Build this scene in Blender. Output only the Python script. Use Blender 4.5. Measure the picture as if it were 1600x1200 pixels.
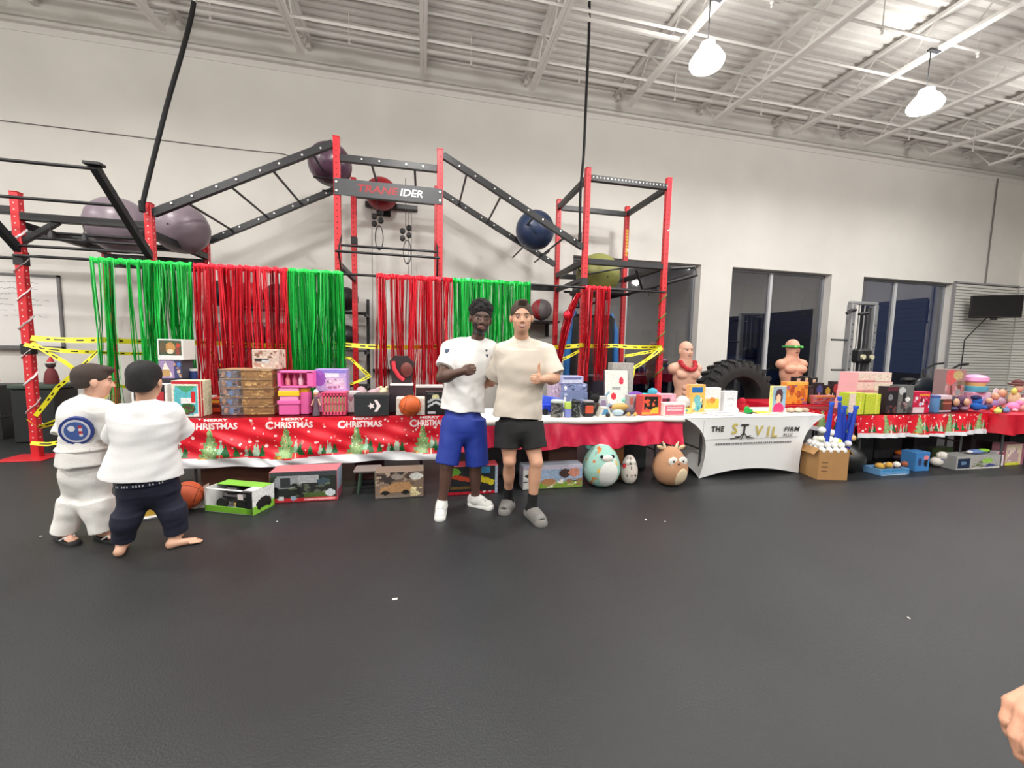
import bpy, math, random
import numpy as np
from mathutils import Vector, Matrix, Euler
from math import sin, cos, radians, pi, tau, atan2, sqrt

for _o in list(bpy.data.objects):
    bpy.data.objects.remove(_o)
S = bpy.context.scene
C = S.collection

# ------------------------------------------------------------------ camera
CAM_H = 1.42
FPX = 630.0
_y, _p, _r = radians(12.5), radians(5.0), radians(1.18)
FWD = Vector((sin(_y)*cos(_p), cos(_y)*cos(_p), -sin(_p)))
_R0 = Vector((cos(_y), -sin(_y), 0))
_U0 = Vector((sin(_y)*sin(_p), cos(_y)*sin(_p), cos(_p)))
RGT = _R0*cos(_r) + _U0*sin(_r)
UPV = -_R0*sin(_r) + _U0*cos(_r)
cam_d = bpy.data.cameras.new('camera')
cam_d.sensor_width = 36
cam_d.sensor_fit = 'HORIZONTAL'
cam_d.lens = FPX/1600*36
cam_d.clip_end = 200
cam_d.clip_start = 0.05
cam = bpy.data.objects.new('camera', cam_d)
C.objects.link(cam)
m = Matrix((RGT, UPV, -FWD)).transposed().to_4x4()
m.translation = Vector((0, 0, CAM_H))
cam.matrix_world = m
S.camera = cam

def ray(u, v):
    return FWD + RGT*((u-800)/FPX) + UPV*((600-v)/FPX)
def PY(u, v, Y):                       # point seen at (u, v) on the plane y = Y
    d = ray(u, v); t = Y/d.y
    return Vector((d.x*t, Y, CAM_H + d.z*t))
def PZ(u, v, z):                       # point seen at (u, v) at the height z
    d = ray(u, v); t = (z-CAM_H)/d.z
    return Vector((d.x*t, d.y*t, z))

# ------------------------------------------------------------------ world, light, exposure
S.view_settings.view_transform = 'Standard'
S.view_settings.look = 'None'
S.view_settings.gamma = 1.0
S.view_settings.use_curve_mapping = False
S.view_settings.exposure = 0.05
W = bpy.data.worlds.new('dusk_sky'); S.world = W
W.use_nodes = True
_bg = W.node_tree.nodes['Background']
_bg.inputs[0].default_value = (0.020, 0.034, 0.080, 1)
_bg.inputs[1].default_value = 1.0
LAMP_POWER = 88.0
DOWN_POWER = 76.0
UP_POWER = 22.0
LAMP_Z = 5.30
LAMP_X = [-7.65, -3.9, -0.15, 3.59, 7.34, 11.1]
LAMP_Y = [4.92, 0.6, -3.9]
def lamp_y(lx, ly): return 4.0 if (ly > 4 and lx < 0) else ly
for lx in LAMP_X:
    for ly in LAMP_Y:
        ld = bpy.data.lights.new('high_bay_light', 'POINT')
        ld.energy = LAMP_POWER
        ld.color = (1.0, 0.98, 0.95)
        ld.shadow_soft_size = 0.12
        lo = bpy.data.objects.new('high_bay_light', ld)
        lo.location = (lx, lamp_y(lx, ly), LAMP_Z-0.24)
        C.objects.link(lo)
        ld = bpy.data.lights.new('high_bay_downlight', 'AREA'); ld.shape = 'DISK'; ld.size = 0.42
        ld.energy = DOWN_POWER*(1.0 if ly > 4 else 1.25); ld.color = (1.0, 0.98, 0.95)
        lo = bpy.data.objects.new('high_bay_downlight', ld); lo.location = (lx, lamp_y(lx, ly), LAMP_Z-0.245)
        C.objects.link(lo)
        ld = bpy.data.lights.new('high_bay_uplight', 'AREA'); ld.shape = 'DISK'; ld.size = 0.44
        ld.energy = UP_POWER; ld.color = (1.0, 0.98, 0.95)
        lo = bpy.data.objects.new('high_bay_uplight', ld); lo.location = (lx, lamp_y(lx, ly), LAMP_Z+0.13); lo.rotation_euler = (pi, 0, 0)
        C.objects.link(lo)

# ------------------------------------------------------------------ helpers
def lin(c):
    return tuple(((x/255)/12.92 if x/255 <= 0.04045 else ((x/255+0.055)/1.055)**2.4) for x in c[:3])
_MC = {}
def M(name, col, rough=0.5, metal=0.0, noise=0.0, scale=6.0, bump=0.0, bscale=40.0, emis=0.0, spec=0.5, coat=0.0, stretch=None):
    if name in _MC: return _MC[name]
    mt = bpy.data.materials.new(name); mt.use_nodes = True
    nt = mt.node_tree; b = nt.nodes['Principled BSDF']
    l = lin(col)
    b.inputs['Base Color'].default_value = (*l, 1)
    b.inputs['Roughness'].default_value = rough
    b.inputs['Metallic'].default_value = metal
    b.inputs['Specular IOR Level'].default_value = spec
    b.inputs['Coat Weight'].default_value = coat
    if emis:
        b.inputs['Emission Color'].default_value = (*l, 1)
        b.inputs['Emission Strength'].default_value = emis
    if noise or bump:
        tc = nt.nodes.new('ShaderNodeTexCoord')
        mp = nt.nodes.new('ShaderNodeMapping')
        nt.links.new(tc.outputs['Object'], mp.inputs[0])
        if stretch: mp.inputs['Scale'].default_value = stretch
    if noise:
        n = nt.nodes.new('ShaderNodeTexNoise'); n.inputs['Scale'].default_value = scale
        n.inputs['Detail'].default_value = 6
        nt.links.new(mp.outputs[0], n.inputs['Vector'])
        r = nt.nodes.new('ShaderNodeValToRGB')
        r.color_ramp.elements[0].position = 0.3; r.color_ramp.elements[1].position = 0.7
        r.color_ramp.elements[0].color = (*[x*(1-noise) for x in l], 1)
        r.color_ramp.elements[1].color = (*[min(1, x*(1+noise)) for x in l], 1)
        nt.links.new(n.outputs['Fac'], r.inputs[0]); nt.links.new(r.outputs[0], b.inputs['Base Color'])
    if bump:
        n2 = nt.nodes.new('ShaderNodeTexNoise'); n2.inputs['Scale'].default_value = bscale
        n2.inputs['Detail'].default_value = 5
        nt.links.new(mp.outputs[0], n2.inputs['Vector'])
        bp = nt.nodes.new('ShaderNodeBump'); bp.inputs['Strength'].default_value = bump
        bp.inputs['Distance'].default_value = 0.01
        nt.links.new(n2.outputs['Fac'], bp.inputs['Height']); nt.links.new(bp.outputs[0], b.inputs['Normal'])
    _MC[name] = mt
    return mt
def MCOL(name, rough=0.5, metal=0.0, coat=0.0, bump=0.0, bscale=60, spec=0.5, sub=0.0):   # colour comes from the printed colour attribute
    if name in _MC: return _MC[name]
    mt = M(name, (200, 200, 200), rough, metal, 0, 6, bump, bscale, spec=spec, coat=coat)
    nt = mt.node_tree; b = nt.nodes['Principled BSDF']
    a = nt.nodes.new('ShaderNodeVertexColor'); a.layer_name = 'Col'
    nt.links.new(a.outputs[0], b.inputs['Base Color'])
    if sub:
        b.inputs['Subsurface Weight'].default_value = sub
        b.inputs['Subsurface Radius'].default_value = (0.02, 0.008, 0.004)
    return mt

WL = {}
def tag(o, label=None, cat=None, group=None, kind=None):
    if label: o['label'] = label
    if cat: o['category'] = cat
    if group: o['group'] = group
    if kind: o['kind'] = kind
    return o
def thing(name, label, cat, loc=(0, 0, 0), group=None, kind=None):
    o = bpy.data.objects.new(name, None); C.objects.link(o)
    o.empty_display_size = 0.1
    o.location = loc; WL[o.name] = Vector(loc)
    return tag(o, label, cat, group, kind)
def copy_tree(o, parent=None):
    c = o.copy(); C.objects.link(c)
    if parent: c.parent = parent
    for ch in o.children: copy_tree(ch, c)
    return c
def link_mesh(name, me, parent=None, origin=None):
    o = bpy.data.objects.new(name, me); C.objects.link(o)
    n = len(me.vertices)
    co = np.empty(n*3, dtype=np.float32); me.vertices.foreach_get('co', co); co = co.reshape(-1, 3)
    if parent:
        L = WL[parent.name]; WL[o.name] = L
    else:
        if origin is None:
            mn, mx = co.min(0), co.max(0)
            L = Vector(((mn[0]+mx[0])/2, (mn[1]+mx[1])/2, mn[2]))
        else: L = Vector(origin)
        WL[o.name] = L
    co -= np.array(L, dtype=np.float32)
    me.vertices.foreach_set('co', co.ravel())
    if parent: o.parent = parent
    else: o.location = L
    me.update()
    return o

class MB:
    def __init__(s): s.v = []; s.f = []; s.c = []; s.mi = []; s.col = (1, 1, 1); s.m = 0
    def add(s, vs, fs, col=None):
        b = len(s.v); s.v += [tuple(v) for v in vs]
        s.f += [tuple(i+b for i in f) for f in fs]
        s.c += [col or s.col]*len(fs); s.mi += [s.m]*len(fs)
        return s
    def box(s, c, d, b=0.0, R=None, col=None):
        hx, hy, hz = d[0]/2, d[1]/2, d[2]/2
        c = Vector(c)
        if b <= 0:
            vs = [Vector((x, y, z)) for x in (-hx, hx) for y in (-hy, hy) for z in (-hz, hz)]
            fs = [(0, 1, 3, 2), (4, 6, 7, 5), (0, 4, 5, 1), (2, 3, 7, 6), (0, 2, 6, 4), (1, 5, 7, 3)]
        else:
            b = min(b, hx*0.9, hy*0.9, hz*0.9)
            vs = []; idx = {}
            for sx in (-1, 1):
                for sy in (-1, 1):
                    for sz in (-1, 1):
                        for a in range(3):
                            v = [sx*(hx-b), sy*(hy-b), sz*(hz-b)]
                            v[a] = (sx*hx, sy*hy, sz*hz)[a]
                            idx[(sx, sy, sz, a)] = len(vs); vs.append(Vector(v))
            fs = []
            for a in range(3):
                o1, o2 = [(1, 2), (2, 0), (0, 1)][a]
                for sg in (-1, 1):
                    q = []
                    for (p, r) in ((-1, -1), (1, -1), (1, 1), (-1, 1)):
                        k = [0, 0, 0]; k[a] = sg; k[o1] = p; k[o2] = r
                        q.append(idx[(*k, a)])
                    fs.append(tuple(q if sg > 0 else q[::-1]))
            for a in range(3):
                o1, o2 = [(1, 2), (2, 0), (0, 1)][a]
                for p in (-1, 1):
                    for r in (-1, 1):
                        k1 = [0]*3; k2 = [0]*3; k1[a] = -1; k2[a] = 1
                        for k in (k1, k2): k[o1] = p; k[o2] = r
                        q = [idx[(*k1, o1)], idx[(*k2, o1)], idx[(*k2, o2)], idx[(*k1, o2)]]
                        fs.append(tuple(q if p*r > 0 else q[::-1]))
            for sx in (-1, 1):
                for sy in (-1, 1):
                    for sz in (-1, 1):
                        q = [idx[(sx, sy, sz, 0)], idx[(sx, sy, sz, 1)], idx[(sx, sy, sz, 2)]]
                        fs.append(tuple(q if sx*sy*sz > 0 else q[::-1]))
        if R is not None: vs = [R @ v for v in vs]
        return s.add([v+c for v in vs], fs, col)
    def span(s, x0, x1, y0, y1, z0, z1, b=0.0, col=None):
        return s.box(((x0+x1)/2, (y0+y1)/2, (z0+z1)/2), (abs(x1-x0), abs(y1-y0), abs(z1-z0)), b, None, col)
    def beam(s, a, bb, w, h, bev=0.0, col=None, up=(0, 0, 1)):
        a = Vector(a); bb = Vector(bb); d = bb-a; L = d.length; d = d/L
        u = Vector(up)
        if abs(d.dot(u)) > 0.98: u = Vector((0, 1, 0))
        x = d.cross(u).normalized(); z = x.cross(d).normalized()
        R = Matrix((x, d, z)).transposed()
        return s.box((a+bb)/2, (w, L, h), bev, R, col)
    def rod(s, a, bb, r, n=10, r2=None, cap=True, col=None):
        a = Vector(a); bb = Vector(bb); d = (bb-a).normalized()
        u = Vector((0, 0, 1)) if abs(d.z) < 0.9 else Vector((1, 0, 0))
        x = d.cross(u).normalized(); y = d.cross(x)
        r2 = r if r2 is None else r2
        vs = [a+(x*cos(tau*i/n)+y*sin(tau*i/n))*r for i in range(n)]+[bb+(x*cos(tau*i/n)+y*sin(tau*i/n))*r2 for i in range(n)]
        fs = [(i, i+n, (i+1) % n+n, (i+1) % n) for i in range(n)]
        if cap: fs += [tuple(range(n)), tuple(range(2*n-1, n-1, -1))]
        return s.add(vs, fs, col)
    def tube(s, pts, r, n=8, col=None, cap=True, flat=1.0):
        pts = [Vector(p) for p in pts]; N = len(pts)
        rs = r if isinstance(r, (list, tuple)) else [r]*N
        vs = []; x = None
        for i, p in enumerate(pts):
            d = (pts[min(i+1, N-1)]-pts[max(i-1, 0)]).normalized()
            if x is None:
                u = Vector((0, 0, 1)) if abs(d.z) < 0.9 else Vector((1, 0, 0))
                x = d.cross(u).normalized()
            else: x = (x-d*x.dot(d)).normalized()
            y = d.cross(x)
            vs += [p+(x*cos(tau*k/n)+y*sin(tau*k/n)*flat)*rs[i] for k in range(n)]
        fs = [(i*n+k, (i+1)*n+k, (i+1)*n+(k+1) % n, i*n+(k+1) % n) for i in range(N-1) for k in range(n)]
        if cap: fs += [tuple(range(n)), tuple(range(N*n-1, (N-1)*n-1, -1))]
        return s.add(vs, fs, col)
    def ball(s, c, r, nu=20, nv=12, R=None, col=None):
        rx, ry, rz = r if isinstance(r, (tuple, list)) else (r, r, r)
        c = Vector(c)
        vs = [Vector((0, 0, rz))]
        for j in range(1, nv):
            t = pi*j/nv
            vs += [Vector((rx*sin(t)*cos(tau*i/nu), ry*sin(t)*sin(tau*i/nu), rz*cos(t))) for i in range(nu)]
        vs.append(Vector((0, 0, -rz)))
        fs = [(0, 1+i, 1+(i+1) % nu) for i in range(nu)]
        for j in range(nv-2):
            o = 1+j*nu
            fs += [(o+i, o+nu+i, o+nu+(i+1) % nu, o+(i+1) % nu) for i in range(nu)]
        o = 1+(nv-2)*nu; e = len(vs)-1
        fs += [(o+i, e, o+(i+1) % nu) for i in range(nu)]
        if R is not None: vs = [R @ v for v in vs]
        return s.add([v+c for v in vs], fs, col)
    def lathe(s, c, prof, n=20, col=None, R=None):         # prof: (radius, z) bottom to top
        c = Vector(c); vs = []
        for (r, z) in prof: vs += [Vector((r*cos(tau*i/n), r*sin(tau*i/n), z)) for i in range(n)]
        k = len(prof)
        fs = [(j*n+i, j*n+(i+1) % n, (j+1)*n+(i+1) % n, (j+1)*n+i) for j in range(k-1) for i in range(n)]
        fs += [tuple(range(n-1, -1, -1)), tuple((k-1)*n+i for i in range(n))]
        if R is not None: vs = [R @ v for v in vs]
        return s.add([v+c for v in vs], fs, col)
    def prism(s, poly, y0, y1, col=None, X=(1, 0, 0), Z=(0, 0, 1), o=(0, 0, 0)):   # poly in the X-Z plane, thickness along X x Z (towards -y first)
        X = Vector(X); Z = Vector(Z); Y = Z.cross(X); o = Vector(o); n = len(poly)
        vs = [o+X*a+Z*b+Y*y0 for a, b in poly]+[o+X*a+Z*b+Y*y1 for a, b in poly]
        fs = [tuple(range(n)), tuple(range(2*n-1, n-1, -1))]+[(i, i+n, (i+1) % n+n, (i+1) % n) for i in range(n)]
        return s.add(vs, fs, col)
    def build(s, name, mat, parent=None, smooth=False, origin=None, label=None, kind=None, bevel=0):
        me = bpy.data.meshes.new(name)
        me.from_pydata(s.v, [], s.f)
        mats = mat if isinstance(mat, list) else [mat]
        for q in mats: me.materials.append(q)
        if len(mats) > 1: me.polygons.foreach_set('material_index', s.mi)
        if any(c != (1, 1, 1) for c in s.c):
            at = me.color_attributes.new('Col', 'FLOAT_COLOR', 'CORNER')
            cc = np.array([lin(c) for c in s.c], dtype=np.float32)
            ln = np.array([len(f) for f in s.f])
            cc = np.repeat(cc, ln, axis=0)
            cc = np.hstack([cc, np.ones((len(cc), 1), dtype=np.float32)])
            at.data.foreach_set('color', cc.ravel())
        if smooth:
            me.polygons.foreach_set('use_smooth', [True]*len(me.polygons))
            if smooth != 'all': me.set_sharp_from_angle(angle=radians(40))
        o = link_mesh(name, me, parent, origin)
        if label: o['label'] = label
        if kind: o['kind'] = kind
        return o

def text_mesh(txt, size, extrude=0.001, bold=0.0, align='CENTER', shear=0.0, spacing=1.0):
    cu = bpy.data.curves.new('lettering', 'FONT'); cu.body = txt; cu.size = size
    cu.extrude = extrude; cu.offset = bold; cu.align_x = align; cu.align_y = 'CENTER'; cu.shear = shear
    cu.space_character = spacing
    cu.resolution_u = 2
    o = bpy.data.objects.new('lettering', cu); C.objects.link(o)
    dg = bpy.context.evaluated_depsgraph_get(); dg.update()
    me = bpy.data.meshes.new_from_object(o.evaluated_get(dg))
    bpy.data.objects.remove(o); bpy.data.curves.remove(cu)
    return me
def text_on(name, txt, size, o, X, Z, mat, parent, bold=0.0, extrude=0.001, fn=None, shear=0.0, width=None, label=None, spacing=1.0, wy=1.0):
    """flat lettering on the plane (o, X, Z); fn maps world points, e.g. onto cloth"""
    me = text_mesh(txt, size, extrude, bold, shear=shear, spacing=spacing)
    X = Vector(X).normalized(); Z = Vector(Z).normalized(); N = X.cross(Z)
    n = len(me.vertices); co = np.empty(n*3, dtype=np.float32); me.vertices.foreach_get('co', co); co = co.reshape(-1, 3)
    sc = 1.0
    if width: sc = width/(co[:, 0].max()-co[:, 0].min())
    W_ = np.array(o)+np.outer(co[:, 0]*sc, X)+np.outer(co[:, 1]*wy, Z)+np.outer(co[:, 2], N)
    if fn is not None: W_ = fn(W_)
    me.vertices.foreach_set('co', W_.astype(np.float32).ravel())
    me.materials.clear(); me.materials.append(mat)
    ob = link_mesh(name, me, parent)
    if label: ob['label'] = label
    return ob

# ---- little painter: shapes drawn in a unit square, sampled on a grid of faces (printed pictures)
def paint(nx, ny, bg, shapes, seed=0, speck=0.0):
    x, y = np.meshgrid((np.arange(nx)+0.5)/nx, (np.arange(ny)+0.5)/ny)
    im = np.zeros((ny, nx, 3)); im[:] = bg
    rg = np.random.RandomState(seed)
    for sh in shapes:
        k = sh[0]
        if k == 'r': mk = (x >= sh[1]) & (x <= sh[3]) & (y >= sh[2]) & (y <= sh[4])
        elif k == 'e': mk = ((x-sh[1])/sh[3])**2+((y-sh[2])/sh[4])**2 <= 1
        elif k == 'p':
            pts = sh[1]; mk = np.zeros_like(x, bool); j = len(pts)-1
            for i in range(len(pts)):
                xi, yi = pts[i]; xj, yj = pts[j]
                with np.errstate(divide='ignore', invalid='ignore'):
                    mk ^= ((yi > y) != (yj > y)) & (x < (xj-xi)*(y-yi)/((yj-yi) if yj != yi else 1e-9)+xi)
                j = i
        elif k == 'n':       # scattered blobs of colours inside a rectangle: n, x0, y0, x1, y1, count, r, [colours]
            for _ in range(sh[5]):
                cx, cy = sh[1]+rg.rand()*(sh[3]-sh[1]), sh[2]+rg.rand()*(sh[4]-sh[2])
                r = sh[6]*(0.5+rg.rand()); a = 0.5+rg.rand()
                q = ((x-cx)/r)**2+((y-cy)/(r*a))**2 <= 1
                q &= (x >= sh[1]) & (x <= sh[3]) & (y >= sh[2]) & (y <= sh[4])
                im[q] = sh[7][rg.randint(len(sh[7]))]
            continue
        im[mk] = sh[-1]
    if speck: im = np.clip(im*(1+speck*(rg.rand(ny, nx, 1)-0.5)*2), 0, 255)
    return im
def pic_mesh(mb, o, X, Z, w, h, im, fn=None):   # o is the lower left corner
    ny, nx = im.shape[:2]; X = Vector(X); Z = Vector(Z); o = Vector(o)
    b = len(mb.v)
    for j in range(ny+1):
        for i in range(nx+1):
            p = o+X*(w*i/nx)+Z*(h*j/ny)
            mb.v.append(tuple(fn(p)) if fn else tuple(p))
    for j in range(ny):
        for i in range(nx):
            a = b+j*(nx+1)+i
            mb.f.append((a, a+1, a+nx+2, a+nx+1)); mb.c.append(tuple(float(q) for q in im[j, i])); mb.mi.append(mb.m)

def smooth_noise(p, s, seed=0):   # cheap sum of sines over an array of points
    rg = np.random.RandomState(seed); out = 0
    for k in range(5):
        d = rg.normal(size=3); d /= np.linalg.norm(d)
        out = out+np.sin((p @ d)*s*(0.6+0.35*k)+rg.rand()*6.28)/(1+0.5*k)
    return out/2.5
# ------------------------------------------------------------------ the room
X0, X1, Y0, Y1 = -9.6, 15.6, -7.5, 7.85
WTOP, DECK = 6.06, 6.52
m_wall = M('painted_wall', (222, 219, 213), 0.85, noise=0.035, scale=1.3, bump=0.06, bscale=90)
m_floor = M('black_rubber_floor', (35, 37, 39), 0.46, noise=0.16, scale=1.4, bump=0.22, bscale=110, spec=0.45)
m_steel = M('painted_steel_white', (220, 217, 212), 0.55)
m_deck = M('painted_deck', (222, 219, 214), 0.6, noise=0.04, scale=3)
b = MB(); b.span(X0-.3, X1+.3, Y0-.3, Y1+.1, -0.2, 0)
flo = tag(b.build('floor', m_floor), kind='structure')
# rubber sheet seams and small scraps of tape on the floor
rg = random.Random(4)
def wall_x(xa, xb, za, zb): w_.span(xa, xb, Y1, Y1+.3, za, zb)
WINS = [(2.95, 5.89, 4.22), (6.68, 9.41, 7.88), (10.36, 13.3, 11.62)]
WZ0, WZ1 = 0.12, 3.32
w_ = MB()
w_.span(X0-.3, X1+.3, Y1, Y1+.3, WZ1, DECK+.1)
wall_x(X0-.3, WINS[0][0], 0, WZ1)
wall_x(WINS[0][1], WINS[1][0], 0, WZ1); wall_x(WINS[1][1], WINS[2][0], 0, WZ1); wall_x(WINS[2][1], X1+.3, 0, WZ1)
for a, c_, _ in WINS: wall_x(a, c_, 0, WZ0)
tag(w_.build('wall_back', m_wall), kind='structure')
for nm, bx in (('wall_left', (X0-.3, X0, Y0, Y1)), ('wall_right', (X1, X1+.3, Y0, Y1))):
    b = MB(); b.span(*bx, 0, DECK+.1); tag(b.build(nm, m_wall), kind='structure')
# front wall behind the camera with a dark shutter added for the window reflections
b = MB()
DRS = [(-1.0, 5.0)]
b.span(X0-.3, X1+.3, Y0-.3, Y0, 3.6, DECK+.1)
for xa, xb in ((X0-.3, -1.0), (5.0, X1+.3)): b.span(xa, xb, Y0-.3, Y0, 0, 3.6)
tag(b.build('wall_front', m_wall), kind='structure')
for i, (xa, xb) in enumerate(DRS):
    b = MB()
    for k in range(24): b.span(xa, xb, Y0-.20, Y0-.14+.02*(k % 2), k*.15, k*.15+.148, 0.004)
    tag(b.build('door_%d' % (i+1), M('dark_shutter', (26, 27, 32), 0.5)), kind='structure')
b = MB()
for k in range(22): b.span(X1-.05, X1-.02-.01*(k % 2), -3.8, 6.3, k*.15, k*.15+.148, .004)
tag(b.build('door_2', M('dark_shutter', (26, 27, 32), 0.5)), kind='structure')  # unseen shutter on the right wall, sized to darken the window reflections
# ceiling: corrugated steel deck, ribs run along the back wall
b = MB(); y = Y0; vs = []
while y < Y1:
    for dy, dz in ((0, 0), (.055, 0), (.075, .04), (.13, .04)): vs.append((y+dy, DECK+dz))
    y += .15
n = len(vs)
V = [(X0, a, z) for a, z in vs]+[(X1, a, z) for a, z in vs]
b.add(V, [(i, i+1, i+1+n, i+n) for i in range(n-1)])
b.span(X0-.3, X1+.3, Y0-.3, Y1+.3, DECK+.1, DECK+.2)
ceil = tag(b.build('ceiling', m_deck), kind='structure')
# bar joists
JB, JT = 5.96, 6.44
def joist(x):
    b = MB()
    for s in (-1, 1):
        b.span(x+s*.028-.026, x+s*.028+.026, -7.3, 7.32, JB-.004, JB+.045)
        b.span(x+s*.032-.03, x+s*.032+.03, Y0, Y1-.01, JT-.02, JT+.03)
    b.span(x-.03, x+.03, Y1-.10, Y1, JT-.10, JT-.02)
    j = b.build('joist', m_steel, ceil)
    wb = MB(); y = -7.2; k = 0
    while y < 7.0:
        z0, z1 = (JB+.02, JT) if k % 2 == 0 else (JT, JB+.02)
        if y > -1: wb.rod((x, y, z0), (x, y+.42, z1), .014, 5, cap=False)
        y += .42; k += 1
    wb.rod((x, 7.3, JB+.02), (x, Y1-.2, JT), .016, 5)
    wb.build('web_bars', m_steel, j, kind='stuff')
for k in range(-5, 9): joist(k*1.872)
# bridging angles between the joists, ledger angle and sprinkler pipe along the wall
for yy, zz in ((6.62, JB+.03), (6.66, JT-.03), (5.55, JB+.03), (4.1, JB+.03), (2.6, JB+.03), (1.0, JB+.03), (2.6, JT-.03), (4.1, JT-.03)):
    b = MB(); b.span(X0, X1, yy-.02, yy+.02, zz+.02, zz+.026); b.span(X0, X1, yy-.02, yy-.014, zz-.02, zz+.024)
    b.build('bridging_bar', m_steel, ceil)
b = MB(); b.span(X0, X1, Y1-.09, Y1, WTOP, WTOP+.012); b.span(X0, X1, Y1-.012, Y1, WTOP-.10, WTOP)
b.span(X0, X1, Y1-.05, Y1, WTOP+.10, WTOP+.12)
tag(b.build('trim_1', m_steel), kind='structure')
def pipe(pts, r, label, n=10):
    t = thing('sprinkler_pipe', label, 'pipe', pts[0])
    b = MB(); b.tube(pts, r, n); b.build('pipe_run', m_steel, t, smooth=True)
    b = MB(); x = X0+1.0
    while x < X1-.5:
        b.rod((x, pts[0][1], pts[0][2]-.03), (x, pts[0][1], pts[0][2]+.4), .008, 6); b.lathe((x, pts[0][1], pts[0][2]-.10), [(.012, 0), (.02, .02), (.012, .05), (.03, .07)], 8)
        x += 1.872
    b.build('hangers_and_heads', m_steel, t, kind='stuff')
pipe([(X0, 7.02, 6.12), (X1, 7.02, 6.12)], .032, 'white sprinkler pipe running along the back wall under the roof deck')
pipe([(X0, 4.9, 6.08), (X1, 4.9, 6.08)], .022, 'white conduit crossing the joists above the row of ceiling lamps')
# thin cable sagging on the wall at the left
t_cab = MB(); pts = [PY(u, v, Y1-.012) for u, v in ((-60, 182), (0, 188), (100, 200), (200, 212), (300, 225), (380, 234), (440, 240), (462, 246))]
t_cab.tube(pts, .007, 6)
tag(t_cab.build('wall_cable', M('cable_grey', (120, 116, 116), 0.6)), 'thin grey cable sloping across the upper left of the white wall', 'cable')
# windows
m_frame = M('window_frame_alu', (150, 152, 158), 0.4, 0.6)
def mglass():
    mt = bpy.data.materials.new('window_glass'); mt.use_nodes = True; nt = mt.node_tree
    for q in list(nt.nodes): nt.nodes.remove(q)
    o = nt.nodes.new('ShaderNodeOutputMaterial'); mx = nt.nodes.new('ShaderNodeMixShader'); fr = nt.nodes.new('ShaderNodeFresnel')
    fr.inputs['IOR'].default_value = 3.5
    tr = nt.nodes.new('ShaderNodeBsdfTransparent'); tr.inputs[0].default_value = (.70, .72, .78, 1)
    gl = nt.nodes.new('ShaderNodeBsdfGlossy'); gl.inputs['Roughness'].default_value = 0.02
    nt.links.new(fr.outputs[0], mx.inputs[0]); nt.links.new(tr.outputs[0], mx.inputs[1]); nt.links.new(gl.outputs[0], mx.inputs[2]); nt.links.new(mx.outputs[0], o.inputs[0])
    return mt
m_glass = mglass()
for i, (a, c_, mu) in enumerate(WINS):
    w = thing('window_%d' % (i+1), None, None, ((a+c_)/2, Y1+.2, WZ0), kind='structure')
    b = MB(); yy0, yy1 = Y1+.17, Y1+.23
    for q in ((a, a+.05, WZ0, WZ1), (c_-.05, c_, WZ0, WZ1), (a, c_, WZ0, WZ0+.08), (a, c_, WZ1-.05, WZ1)): b.span(q[0], q[1], yy0, yy1, q[2], q[3], .004)
    b.build('frame', m_frame, w)
    b = MB(); b.span(mu-.035, mu+.035, yy0-.02, yy1, WZ0+.05, WZ1-.05, .004); b.build('mullion', M('mullion_white', (196, 197, 200), 0.45), w)
    for xa, xb in ((a+.05, mu-.03), (mu+.03, c_-.05)):
        b = MB(); b.add([(xa, Y1+.2, WZ0+.08), (xb, Y1+.2, WZ0+.08), (xb, Y1+.2, WZ1-.05), (xa, Y1+.2, WZ1-.05)], [(0, 1, 2, 3)]); b.build('pane', m_glass, w)
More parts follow.
